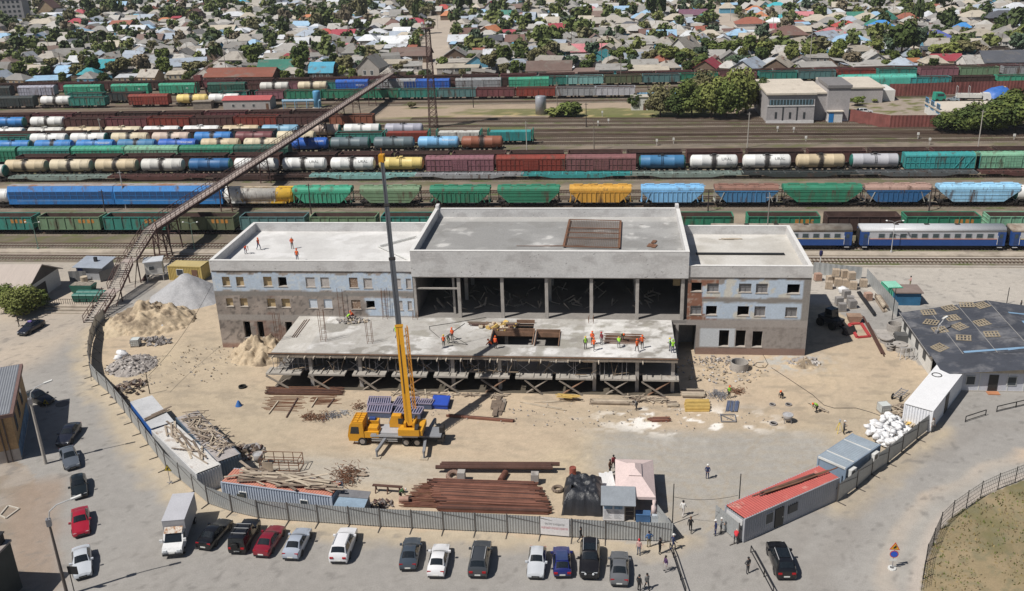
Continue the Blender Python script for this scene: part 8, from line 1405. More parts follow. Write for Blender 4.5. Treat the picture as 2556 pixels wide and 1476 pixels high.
for i in range(3):a=T(*L6,440,510+i*27);b=T(*L6,900-i*12,515+i*27);m=MB();m.box(a.x,b.x,a.y-.0,a.y+.8,-.02,.36-i*.12);tag(m.build('steps',MPL),kind='structure')
bushes([((0,640,90,520),2.9,4.2,'green','left half of the bush by the white house'),((0,640,230,570),3.4,4.8,'yellow green','largest bush in front of the white house'),((0,640,350,520),2.7,3.6,'green','right bush near the dark sedan with the roof sign')],'bush','bush',None,HICROWN[0])
# brown brick building at the left edge
F0=T(0,880,215,1055);top=6.2;Bk=T(0,880,188,118,top);d=Vector((Bk.x-F0.x,Bk.y-F0.y,0));D_=d.length;t=thing('brick_building','tan brick building with grey metal roof cut by the left edge','building',F0,math.atan2(d.y,d.x)-math.pi/2)
m=MB();m.box(-16,0,0,D_,1.5,top-.5);m.build('wall',M('brick_tan',(.38,.25,.13),var=.2,sc=.8,fine=.25),t);m=MB();m.box(-16,.02,-.02,D_+.02,0,1.5);m.build('plinth',M('plinth_grey',(.4,.36,.33),var=.15),t);m=MB();m.box(-16.3,.35,-.45,D_+.35,top-.497,top-.1);m.build('fascia',M('fascia_brown',(.16,.1,.09),var=.15),t)
m=MB();k=120;vs=[]
for y in(-.3,D_+.2):
    for j in range(k+1):vs.append((-16.2+16.2*j/k,y,top-.09+(.06 if j%2 else 0)))
m.add(vs,[(j,j+1,k+2+j,k+1+j)for j in range(k)]);m.build('metal_roof',M('roof_seam',(.3,.31,.33),rough=.4,metal=.3,var=.1),t)
for i in range(3):yy=1.5+i*(D_-3)/3;m=MB();m.box(.003,.06,yy,yy+1.2,2.9,4.9);w_=m.build('window',M('frame_brown',(.14,.09,.07)),t);m=MB();m.box(.061,.08,yy+.12,yy+1.08,3.,4.8);m.build('pane',MGL,w_)
for i in range(2):m=MB();m.tube((-.9-i*.5,-.1,0),(-.9-i*.5,-.1,top-.5),.08);m.build('drainpipe',M('pipe_brown',(.1,.08,.07)),t)
m=MB();m.box(.021,.05,.2,D_-2,.2,1.9);m.build('mural',M('mural_blue',(.12,.2,.3),var=.5,sc=1.2),t)
# dark building at the bottom left corner
c0=T(0,1156,100,775,5);t=thing('corner_building','dark walled building cut by the bottom left corner','building',(0,0,0));m=MB();m.box(c0.x-12,c0.x,c0.y-14,c0.y,0,5);m.build('wall',M('wall_dark',(.05,.055,.05),var=.15),t);m=MB();m.box(c0.x-12.2,c0.x+.1,c0.y-14,c0.y+.1,5.003,5.2);m.build('roof',M('roof_dusty',(.3,.27,.25)),t);m=MB();m.box(c0.x-1.,c0.x-.3,c0.y-.9,c0.y-.2,5.203,6.1);m.box(c0.x-1.1,c0.x-.2,c0.y-1.,c0.y-.1,6.103,6.2);each(m,'chimney',MBP,t)
def streetlamp(base,h,rz,lab,r0=.2,arm=2.3,mt=None):
    t=thing('street_lamp',lab,'street lamp',base,rz);m=MB();m.tube((0,0,0),(0,0,h),r0,r0*.6,10);m.build('pole',mt or MPC,t);m=MB();m.path([(0,0,h-.3),(.25,0,h+.7),(.9,0,h+1.2),(arm,0,h+1.5)],.06);a=m.build('arm',MGV,t);m=MB();m.at((arm+.35,0,h+1.55),0,0,-.2).box(-.45,.45,-.14,.14,-.07,.07);m.build('lamp_head',MWF,a);m=MB();m.box(-.2,.2,-.2,.2,h-.7,h);m.build('bracket',MST,t)
bl=G(168,1486);streetlamp(bl,8.2,.45,'tall concrete street lamp at the bottom left beside the silver sedan',.16,2.2,M('pole_grimy',(.13,.11,.1),var=.2));streetlamp(T(0,880,450,1095),8.3,.5,'tall concrete lamp post at the corner of the brick building',.2,1.8)
p=bl+Vector((.4,.3,0));m=MB();m.box(0,.9,0,.1,2.1,2.9);m.bar((.1,.05,0),(.1,.05,2.1),.06);o=m.build('notice_plate',MBP);o.location=p;tag(o,'dark plate on the tall lamp post at the bottom left','plate')
def roadsign(c,r_,x,y,lab,h=1.5,discs=0,col=(.45,.33,.02)):
    p=T(c,r_,x,y);t=thing('road_sign',lab,'road sign',p,-.05);m=MB();m.tube((0,0,0),(0,0,h+.6),.035);m.build('post',MST,t);m=MB();m.bar((-.35,0,.03),(.35,0,.03),.06);m.bar((0,-.35,.03),(0,.35,.03),.06);m.build('foot',MST,t);m=MB();m.prism([(-.45,h),(.45,h),(0,h+.8)],-.02,.02,'y');s=m.build('triangle',M('sign_red',(.5,.05,.03),rough=.4)if discs else M('sign_dark',(.12,.1,.02)),t);m=MB();m.prism([(-.34,h+.07),(.34,h+.07),(0,h+.68)],-.03,-.021,'y');m.build('yellow_face',M('sign_yellow_%d'%discs,col,rough=.4),s);m=MB();m.box(-.13,.02,-.038,-.031,h+.14,h+.34);m.box(-.02,.12,-.038,-.031,h+.2,h+.46);each(m,'pictogram',MBP,s)
    if discs:
        m=MB();m.at((0,-.03,h-.45)).lathe([(.38,-.01),(.38,.01)],22,axis='y');d=m.build('disc_rim',M('sign_red'),t);m=MB();m.at((0,-.045,h-.45)).lathe([(.31,-.004),(.31,.004)],22,axis='y');m.build('blue_face',M('sign_blue',(.02,.09,.5),rough=.4),d);m=MB();m.box(-.32,.32,-.05,-.035,h-1.2,h-.98);m.build('white_plate',MWF,t);m=MB();m.lathe([(.38,0),(.36,.12),(.2,.14),(.2,0)],16);m.build('tyre_base',MWF,t)
roadsign(1920,1156,1215,1045,'yellow roadworks triangle above a blue no parking disc by the curved kerb',2.05,1,(.65,.36,.02));roadsign(0,1156,1675,195,'dark yellow warning triangle by the curving fence',1.5,0);roadsign(0,880,470,585,'dark yellow warning triangle behind the black sedan',1.1,0)
p=T(0,880,615,508);m=MB();m.lathe([(.85,0),(.85,.02),(0,.025)],18);o=m.build('manhole_cover',M('manhole',(.13,.12,.11)));o.location=p;tag(o,'round manhole cover on the left road','manhole');a=[T(0,1156,*q_)for q_ in((0,520),(80,425),(190,455),(60,550))];m=MB()
for i in range(4):m.bar(a[i]+Vector((0,0,.06)),a[(i+1)%4]+Vector((0,0,.06)),.14,.14)
tag(m.build('tree_pit',M('pit_kerb',(.5,.46,.4))),'square kerbed tree pit at the left edge','kerb')
# ================================================================ black fence round the grass, barriers
t=thing('mesh_fence','curved black mesh fence round the dry grass','fence',GRASS[0]);o=GRASS[0];hF=1.9
for a,b in zip(GRASS[:-1],GRASS[1:]):
    d=b-a;L=d.length;d/=L;k=int(L/.28);m=MB()
    for i in range(k):p=a-o+d*(L*i/k);m.bar((p.x,p.y,.1),(p.x,p.y,hF),.018)
    for z in(.12,.5,1.,1.5,hF-.04):m.bar((a-o).to_tuple()[:2]+(z,),(b-o).to_tuple()[:2]+(z,),.022)
    m.build('mesh_panel',MBP,t);p=a-o;m=MB();m.bar((p.x,p.y,0),(p.x,p.y,hF+.1),.07);m.build('fence_post',MBP,t)
def barrier(pts,lab,h=.75):
    t=thing('pipe_barrier',lab,'barrier',pts[0]);o=pts[0]
    for a,b in zip(pts[:-1],pts[1:]):
        A,B=a-o,b-o;m=MB();z1,z2=Vector((0,0,.18)),Vector((0,0,h))
        for p in(A,B):m.bar(p,p+z2,.08)
        m.bar(A+z1,B+z1,.06);m.bar(A+z2,B+z2,.08);m.build('rail',MBP,t)
barrier([T(1280,1156,*p)for p in((1545,850),(1580,930),(1650,1150),(1700,1300))],'black pipe barrier at the end of the parked row');barrier([T(1280,1156,2340,880),T(1280,1156,2470,1120),T(1280,1156,2560,1290)],'black pipe barrier left of the lone crossover');barrier([T(1920,880,1940,690),T(1920,880,2140,625)],'short black barrier before the white cabin wall');barrier([T(1920,880,2250,590),T(1920,880,2440,545),T(1920,880,2600,510)],'black barrier running out at the right edge')
# ================================================================ compound at the right
MWK=M('workshop_felt',(.055,.06,.075),rough=.75,var=.2,sc=.3,stain=((.16,.16,.17),.5,.68,.35),bump=.06);E0=T(1920,640,1585,985,2.9);E1=T(1920,640,1285,560,2.9);fw=T(1920,640,1900,1335);t=thing('workshop','large white workshop with patched black felt roof and pallets on it','building',(0,0,0))
Rg=Vector((E0.x+12,E0.y-.6,4.));Rb=Vector((E1.x+12,E1.y+1.5,4.3));Fx=Vector((E0.x+26,E0.y-1.5,3));Bx=Vector((E1.x+27,E1.y-1,3));m=MB();z_=Vector((0,0,.14))
for q_ in((E0,Rg,Rb,E1),(Rg,Fx,Bx,Rb)):m.add(list(q_)+[p-z_ for p in q_],[(0,1,2,3),(7,6,5,4),(0,4,5,1),(1,5,6,2),(2,6,7,3),(3,7,4,0)])
each(m,'roof',MWK,t)
def onroof(u,v,dz=.03):a=E0+(Rg-E0)*u;b=E1+(Rb-E1)*u;p=a+(b-a)*v;p.z+=dz;return p
def onroof2(u,v,dz=.03):a=Rg+(Fx-Rg)*u;b=Rb+(Bx-Rb)*u;p=a+(b-a)*v;p.z+=dz;return p
for u in(.0,.33,.66,1):m=MB();m.bar(onroof(u,0,.05),onroof(u,1,.05),.07,.04);m.build('batten',M('batten_white',(.3,.29,.28)),t)
for v in(.2,.42,.62,.82):m=MB();m.bar(onroof(0,v,.04),onroof(1,v+.05,.04),.05,.03);m.build('batten',M('batten_dark',(.13,.13,.14)),t)
for f,u,v,w_,h_ in((onroof,.35,.02,.6,.06),(onroof2,.02,.02,.4,.06),(onroof2,.1,.75,.35,.05),(onroof2,.15,.55,.18,.1),(onroof2,.3,.3,.3,.07),(onroof2,.1,.1,.35,.07),(onroof2,.5,.7,.3,.05),(onroof,.78,.03,.3,.05)):m=MB();m.quad(f(u,v,.04),f(min(1,u+w_),v+.03,.04),f(min(1,u+w_),v+h_,.04),f(u,v+h_*.6,.04));m.build('blue_sheet',M('felt_blue',(.2,.32,.46),rough=.5,var=.15),t)
MPLW=M('pallet_wood',(.3,.25,.18),var=.25,sc=1.5)
for i,(u,v)in enumerate(((.3,.9),(.55,.93),(.75,.95),(.25,.68),(.5,.72),(.28,.5),(.5,.53),(.75,.56),(.45,.3),(.75,.33),(.15,.14),(.9,.9))):
    p=onroof(u,v,.07);m=MB()
    for k in range(5):m.box(-.9+k*.4,-.7+k*.4+rnd.uniform(-.06,.06),-.75+rnd.uniform(0,.15),.75-rnd.uniform(0,.15),0,.06)
    for y in(-.7,0,.7):m.box(-.9,.9,y-.07,y+.07,.062,.1)
    o=m.build('pallet',MPLW);o.location=p;o.rotation_euler=(.08,-.09,(.0,.3,-.2,-.6,.2,.1,.5,.3,-.3,-.1,.6,.4)[i]);tag(o,f'{ordn(i)} wooden pallet on the black workshop roof counting from the far left','pallet','pallets on the workshop roof')
ws=Vector((E0.x+.5,E0.y+.3,0));we=Vector((E1.x+.6,E1.y-.2,0));m=MB();m.bar(ws+Vector((0,0,1.4)),we+Vector((0,0,1.4)),.15,2.8);m.build('side_wall',MWH,t)
d=(ws-we);
for k in(.12,.3,.55,.8):p=we+d*k;n=Vector((d.y,-d.x,0)).normalized();m=MB();n=-n if n.x>0 else n;u=d.normalized();c=p+n*.1+Vector((0,0,1.6));m.bar(c-u*.6,c+u*.6,.06,1.2);m.build('side_window',MBK,t)
m=MB();yf=fw.y;m.box(ws.x+.2,ws.x+26,yf,yf+.15,.15,2.75);m.build('front_wall',M('wall_lilac',(.5,.51,.56),rough=.5,var=.05),t);m=MB();m.box(ws.x+.2,ws.x+26,yf-.05,yf+.2,0,.149);m.build('plinth',MPC,t);m=MB();m.prism([(ws.x+2,2.76),(ws.x+26,2.76),(ws.x+13,3.75)],yf-.5,yf-.4,'y');m.build('gable_board',MW3[1],t)
m=MB();m.add([(ws.x-.3,yf-.9,2.7),(ws.x+13,yf-.9,3.8),(ws.x+13,E0.y,4.05),(ws.x-.3,E0.y,2.95)],[(0,1,2,3)]);m.add([(ws.x+13,yf-.9,3.8),(ws.x+26,yf-.9,2.9),(ws.x+26,E0.y-1.5,3.05),(ws.x+13,E0.y-.6,4.05)],[(0,1,2,3)]);m.build('front_roof',MWK,t)
for k,xx in enumerate((1970,2380)):p=GY(*tl(1920,640,xx,1160),yf);cwin(t,p.x+.4,yf,1.,.95,1.05)
p=T(1920,640,2200,1340);m=MB();m.box(p.x-.55,p.x+.55,yf-.06,yf-.002,.15,2.3);m.build('door',MDKD,t);m=MB();m.box(p.x-.7,p.x+.7,yf-.9,yf-.1,.02,.12);m.build('doorstep',M('step_orange',(.45,.2,.1)),t)
for x in(2065,2345,2500):q_=T(1920,640,x,1340);m=MB();m.box(q_.x-.06,q_.x+.06,yf-.04,yf-.003,.15,2.74);m.build('panel_joint',MWF,t)
MBR2=M('block_beige',(.42,.34,.26),var=.2,sc=1.2,fine=.25),M('block_grey',(.26,.245,.235),var=.2,sc=1.2,fine=.25),M('brick_pink',(.4,.26,.2),var=.25,sc=2,fine=.25)
def blocks(x,y,z,mi,lab,grp,w_=1.1,h=1.1,c=1920,r_=640):
    p=T(c,r_,x,y);t=thing('block_pallet',lab,'pallet of blocks',(p.x,p.y,z),rnd.uniform(-.25,.25),grp);m=MB();n=4;
    for i in range(3):
        for j in range(n):m.box(-w_/2+.36*i,-w_/2+.36*i+.34,-w_*.4,w_*.4,.14+j*h/n,.14+(j+.93)*h/n)
    m.build('blocks',MBR2[mi],t);m=MB();m.box(-w_/2-.05,w_/2+.05,-w_*.45,w_*.45,0,.12);m.build('pallet',MWG,t)
for x,y,z,mi,lab in((480,240,0,2,'pallet of pink bricks against the station corner'),(600,265,0,0,'beige block pallet left in the lower row by the grey fence'),(680,290,0,0,'beige block pallet second in the lower row by the grey fence'),(755,300,0,0,'beige block pallet third in the lower row by the grey fence'),(830,325,0,0,'beige block pallet nearest in the lower row by the grey fence'),(650,270,1.25,0,'beige block pallet stacked on top at left'),(735,280,1.25,0,'beige block pallet stacked on top in the middle'),(805,300,1.25,0,'beige block pallet stacked on top at right'),(590,320,0,0,'broken pale block pallet at the front'),(975,435,0,2,'pink brick pallet beside the long pipes'),(760,410,0,1,'grey block pallet farthest of the grey ones'),(690,480,0,1,'grey block pallet left of the grey ones'),(800,470,0,1,'grey block pallet in the middle of the grey ones'),(720,540,0,1,'grey block pallet nearest of the grey ones'),(820,510,0,1,'low grey block pallet by the pipe end'),(930,300,0,0,'beige pallet in front of the grey fence gate')):blocks(x,y,z,mi,lab,'pallets of blocks right of the station')
sheetfence([T(1920,640,*p)for p in((430,175),(910,230))],2.1,'tin_fence','grey tin fence behind the block pallets',MFE,.4);sheetfence([T(1920,640,*p)for p in((960,245),(1265,600))],2.1,'tin_fence','pale grey fence running from the pallets to the workshop',MFE,.4)
strip_stack('steel_pipes','two long black pipes beside the pink brick pallet','pipe',T(1920,640,870,380),T(1920,640,1020,600),T(1920,640,900,375),.1,2,[MBP],.38,.4,41,.3,1,.05,True);strip_stack('steel_pipes','two rusty pipes lying along the right yard','pipe',T(1920,640,910,600),T(1920,640,1110,985),T(1920,640,960,620),0,3,[MRU[1]],.2,.2,42,.1,1,.2,True);strip_stack('timber_beams','upright boards and planks by the pale grey fence','timber',T(1920,640,1040,420),T(1920,640,1130,560),T(1920,640,1080,410),0,5,MW3,.2,.25,43,.1,3,.2)
p=T(1920,640,835,650);m=MB();m.prism([(-.7,.1),(.7,.1),(1.,1.1),(-1.,1.1)],-.7,.7,'y');o=m.build('mortar_box',M('rust_box',(.3,.2,.14),var=.3));o.location=p;tag(o,'rusty open mortar box at the fence','box');a,b,c=T(1920,640,790,680),T(1920,640,870,810),T(1920,640,910,670);m=MB();P_=[a-a,b-a,b-a+c-a,c-a]
for i in range(4):m.bar(P_[i]+Vector((0,0,.12)),P_[(i+1)%4]+Vector((0,0,.12)),.4,.2)
o=m.build('formwork_tray',M('frame_red',(.4,.05,.05),var=.15));o.location=a;tag(o,'red steel frame lying flat in the right yard','frame');p=T(1920,640,1120,780);m=MB();m.box(-.9,.9,-1.4,1.4,0,.25);o=m.build('concrete_slab',MCON);o.location=p;tag(o,'pale concrete slab behind the round covers','slab');p=T(1920,640,1310,840);m=MB();m.box(-.9,.9,-.7,.7,0,1.1);m.box(-.92,-.3,-.72,.72,1.103,1.13);o=m.build('slab_stack',M('slab_dark',(.1,.1,.1),var=.2));o.location=p;tag(o,'dark strapped stack of slabs by the workshop wall','stack')
p=T(1920,640,1360,1010);t=thing('trestle','white steel trestle at the workshop corner','trestle',p);m=MB()
for x in(-1,-.3,.4,1):
    for s in(-.5,.5):m.bar((x,s,0),(x*.85,s*.2,1.5),.07)
m.bar((-1,0,1.5),(1,0,1.5),.1);m.build('legs',MGV,t);streetlamp(T(1920,640,1625,980),3.6,.6,'small white lamp at the workshop corner',.05,.9,MGV)
container('mint_container','mint green container behind the pale grey fence','container',T(1920,640,1180,310,2.3),T(1920,640,1320,305,2.3),T(1920,640,1120,250,2.3),2.3,M('mint',(.1,.42,.28),rough=.5),M('mint_roof',(.25,.55,.42),rough=.5));hut('blue_shed','blue shed with brown flat roof beside the mint container',T(1920,640,1340,450),3.6,3.,2,M('shed_blue',(.03,.13,.25),var=.2),M('shed_roof_brown',(.22,.17,.15),var=.15),0,0,None,0)
p=T(1920,640,600,690);t=thing('loader','dark wheeled loader standing in the shade of the station','loader',p,-.9);m=MB();m.box(-1.6,1.8,-.8,.8,.7,1.5);m.build('body',M('loader_dark',(.04,.042,.05),var=.2),t);m=MB();m.prism([(-.6,1.5),(.8,1.5),(.6,2.8),(-.5,2.8)],-.7,.7,'y');m.build('cab',MCG,t);m=MB();m.bar((1.6,-.5,1.2),(3,-.5,.5),.2);m.bar((1.6,.5,1.2),(3,.5,.5),.2);m.prism([(2.9,.1),(3.8,.1),(3.2,1.)],-1.1,1.1,'y');each(m,'bucket_arm',MUF,t)
for x in(-1,1.1):
    for s in(-.95,.95):m=MB();m.at((x,s,.6)).lathe([(.2,-.2),(.6,-.18),(.6,.18),(.2,.2)],16,axis='y');m.build('wheel',MTY,t)
def pole(c,r_,x,y,h,lab):p=T(c,r_,x,y);m=MB();m.tube((0,0,0),(0,0,h),.06,.05,6);o=m.build('thin_post',MBP);o.location=p;tag(o,lab,'post');return p
pole(1280,1156,1570,600,4.6,'thin post at the left gate leaf');pole(1280,1156,2218,480,4.4,'thin post at the red cabin end');pole(1920,640,1215,630,5,'leaning dark post by the pale grey fence');pole(1920,640,2350,470,2.6,'thin post behind the workshop roof');pole(0,880,1475,410,3,'thin post behind the shiny roofed container')
def wire(pts,lab,r_=.03):
    m=MB();m.path(pts,r_,5);tag(m.build('cable',MBP),lab,'cable')
wire([T(640,640,x,y,5.05)for x,y in((1800,800),(1705,720),(1700,690),(1960,650),(2200,610),(2260,600))],'hose winding over the slab past the three workers');wire([T(640,640,x,y,5.05)for x,y in((1930,780),(2080,870),(2000,860),(1900,850),(1860,790),(2050,660))],'dark hose looped by the three workers on the slab');wire([T(1920,880,x,y,.05)for x,y in((20,150),(190,260),(340,360),(430,420),(540,520),(640,550),(860,550),(1000,590),(1140,640))],'cable lying across the right yard');wire([T(1280,640,x,y,.05)for x,y in((2420,910),(2480,1000),(2510,1060),(2480,1095),(2420,1095),(2370,1070),(2400,1045),(2470,1040))],'pale hose coiled right of the concrete well ring')
p0,p1=T(1280,1156,1590,335,3.4),T(1280,1156,2215,318,4.2);wire([p0+(p1-p0)*k-Vector((0,0,1.6*k*(1-k)))for k in[i/10 for i in range(11)]],'wire sagging between the two gate posts',.02);q0,q1=T(*L6,2080,290,7),T(0,880,1465,225,3);wire([q0+(q1-q0)*k-Vector((0,0,9*k*(1-k)*.4))for k in[i/12 for i in range(13)]],'wire sagging from the station corner over the yard',.025)
# on the roofs and the slab
a,b,c=T(1280,380,500,940,13.5),T(1280,380,1045,955,13.5),T(1280,380,560,675,13.5);t=thing('rebar_mat','large rusty rebar mat covering a square on the main roof','rebar',a);u,v=b-a,c-a;m=MB()
for i in range(31):m.bar(u*(i/30)+Vector((0,0,.1)),u*(i/30)+v+Vector((0,0,.1)),.045)
for i in range(25):m.bar(v*(i/24)+Vector((0,0,.15)),v*(i/24)+u+Vector((0,0,.15)),.04)
m.build('grid',M('rebar_brown',(.14,.09,.065),rough=.8,var=.3),t);m=MB()
for k in(0,.32,.5,.68,1):m.bar(v*k+Vector((0,0,.2)),v*k+u+Vector((0,0,.2)),.16,.1)
m.bar(Vector((0,0,.2)),v+Vector((0,0,.2)),.3,.1);m.bar(u+Vector((0,0,.2)),u+v+Vector((0,0,.2)),.3,.1);m.build('edge_bars',MRB,t)
pile('timber_pile','yellow lath lying at the back of the main roof','timber',T(1280,380,1115,632,13.5),T(1280,380,1320,632,13.5),T(1280,380,1115,625,13.5),13.5,2,[YT],(5,5.4),(.12,.16),.01,.05,51);pile('steel_plate','small rusty plate near the right parapet of the main roof','plate',T(1280,380,1345,930,13.5),T(1280,380,1395,935,13.5),T(1280,380,1350,875,13.5),13.52,3,[MRB],(1.2,1.3),(.5,.7),.02,.1,52,None,False);pile('steel_bars','rusty bars lying left of the rebar mat','steel',T(1280,380,200,930,13.5),T(1280,380,490,930,13.5),T(1280,380,200,920,13.5),13.5,3,[MRB],(7,8),(.05,.08),.01,.05,53);strip_stack('white_beams','white timbers lying in a triangle on the left roof','timber',T(640,380,1195,935,12),T(640,380,1500,1075,12),T(640,380,1200,925,12),12,2,[MWF],.14,.14,54,.2,1,.02);strip_stack('white_beams','second pair of white timbers near the main parapet','timber',T(640,380,1200,930,12),T(640,380,1570,830,12),T(640,380,1205,940,12),12,2,[MWF],.14,.14,55,.3,1,.05);m=MB();a=T(1280,380,1800,1000,11.6);b=T(1920,380,150,1010,11.6);m.bar(Vector((0,0,.06)),b-a+Vector((0,0,.06)),.55,.1);o=m.build('felt_roll',MBP);o.location=a;tag(o,'long black roofing roll across the right wing roof','roofing roll')
pile('plank_bundle','short plank stack on the right wing roof','timber',T(1280,380,2070,860,11.6),T(1280,380,2190,860,11.6),T(1280,380,2070,845,11.6),11.55,5,[MW3[1]],(2.,2.2),(.15,.2),.02,.2,56);chunks('rubble','heap of sacks and bricks beside the bricklayers','bricks',T(640,640,950,640,5),2.2,1.1,90,.08,.22,(MW3[1],MBR2[1],MLC[1]),57,.5).location.z=5;blocks(1170,640,5,0,'white block pallet behind the bricklayers on the slab',None,1.2,.9,640,640);o=COL.objects[-3]
chunks('rubble','formwork boards heaped left of the stair opening','boards',T(640,640,2380,700,5),2.6,1.2,50,.1,.5,(MWR,MW3[1],YT),58,.3).location.z=5;strip_stack('timber_beams','dark planks at the back of the slab opening','timber',T(640,640,2080,680,5.1),T(1280,640,60,690,5.1),T(640,640,2090,660,5.1),5.05,3,[MRS,MW3[2]],.25,.15,59,.05,2,.1);strip_stack('reinforcing_bars','rebar cage laid flat between the workers on the slab','rebar',T(1280,640,890,860,5.05),T(1280,640,1270,870,5.05),T(1280,640,900,760,5.05),5.02,8,[MRB],.05,.06,60,.02,2,.05);strip_stack('reinforcing_bars','three dark bars lying at the left end of the slab','rebar',T(640,640,335,800,5.05),T(640,640,470,620,5.05),T(640,640,400,800,5.05),5.02,3,[MRB],.05,.06,61,.05,1,.05)
strip_stack('metal_sheets','white ribbed sheets stacked between black bundle and tent','sheets',T(1280,1156,880,285),T(1280,1156,850,140),T(1280,1156,1000,270),.3,9,[M('sheet_white',(.66,.66,.66),rough=.5)],.28,.12,81,.02,2,.08)
p=T(1280,1156,440,270);m=MB()
for i in range(14):a,b=i*math.tau/14,(i+1)*math.tau/14;m.tube((math.cos(a)*.5,math.sin(a)*.5,.2),(math.cos(b)*.5,math.sin(b)*.5,.2),.16,n=6)
o=m.build('cable_coil',MW3[2]);o.location=p;tag(o,'brown hose coil between beam stack and black bundle','hose coil');p=T(1920,640,495,165);t=thing('signal_post','white post with dark blue head behind the pink brick pallet','post',p);m=MB();m.tube((0,0,0),(0,0,3),.08);m.build('post',MWF,t);m=MB();m.at((0,0,3)).lathe([(.2,0),(.3,.3),(.28,.8),(0,.95)],10);m.build('head',M('head_navy',(.02,.02,.08)),t)
pile('timber_pile','yellow planks leaning over the right end of the white sacks','timber',T(1920,880,1330,730),T(1920,880,1440,760),T(1920,880,1400,660),.3,16,[YT,MW3[1]],(2.,3.2),(.15,.25),.1,.4,91,None,False);pile('pallet','broken pallets and boards between water tank and white container','pallet',T(1920,880,1210,640),T(1920,880,1340,660),T(1920,880,1280,520),.1,46,MW3,(.8,1.8),(.1,.2),.8,.5,92);a=T(1920,880,1250,480);t=thing('handcart','old metal handcart against the white container','cart',a,.9);m=MB();m.bar((0,-.4,.5),(2.6,-.4,.6),.08);m.bar((0,.4,.5),(2.6,.4,.6),.08)
for k in range(5):m.bar((.2+k*.55,-.4,.55),(.2+k*.55,.4,.55),.07)
m.build('bed',MST,t)
for y_ in(-.5,.5):m=MB();m.at((.2,y_,.4)).lathe([(.34,-.05),(.4,0),(.34,.05)],14,axis='y');m.build('wheel',MTY,t)
chunks('rubble','stones and clods over the sand before the right wing','stones',T(1280,880,2050,180),6,4,200,.04,.16,(MLC[0],MSAN,MLC[1]),93,.06);chunks('rubble','clods scattered left of the station corner','stones',T(0,880,1900,120),7,7,150,.03,.12,(MSAN,MLC[1]),94,.03)
p=T(0,880,2385,345);ring(0,880,2385,345,.5,.25,'dark tyre ring lying left of the rebar on the sand',0,1,.14).data.materials[0]=MTY;m=MB();m.lathe([(.45,0),(.3,.3),(.12,.7),(0,.75)],12);o=m.build('blue_barrel',M('barrel_blue',(.03,.12,.35)));o.location=T(0,880,2350,525);tag(o,'small blue cone shaped drum on the sand','drum')
# ================================================================ people
BASE={'pel':(0,0,.95,.125),'spi':(0,0,1.14,.12),'che':(0,0,1.35,.15),'nec':(0,0,1.5,.055),'hdb':(0,-.02,1.57,.072),'hdm':(0,-.025,1.65,.098),'hdt':(0,-.01,1.73,.075),
        'shL':(.18,0,1.42,.068),'elL':(.25,.03,1.15,.047),'wrL':(.26,-.05,.9,.034),'paL':(.26,-.07,.83,.038),'shR':(-.18,0,1.42,.068),'elR':(-.25,.03,1.15,.047),'wrR':(-.26,-.05,.9,.034),'paR':(-.26,-.07,.83,.038),
        'hiL':(.095,0,.89,.095),'knL':(.11,-.02,.5,.062),'anL':(.12,.02,.1,.045),'toL':(.14,-.15,.045,.042),'hiR':(-.095,0,.89,.095),'knR':(-.11,-.02,.5,.062),'anR':(-.12,.02,.1,.045),'toR':(-.14,-.15,.045,.042)}
BONES=[('pel','spi',1),('spi','che',1),('che','nec',1),('nec','hdb',0),('hdb','hdm',0),('hdm','hdt',0)]
for s in 'LR':BONES+=[('che','sh'+s,1),('sh'+s,'el'+s,1),('el'+s,'wr'+s,1),('wr'+s,'pa'+s,0),('pel','hi'+s,2),('hi'+s,'kn'+s,2),('kn'+s,'an'+s,2),('an'+s,'to'+s,3)]
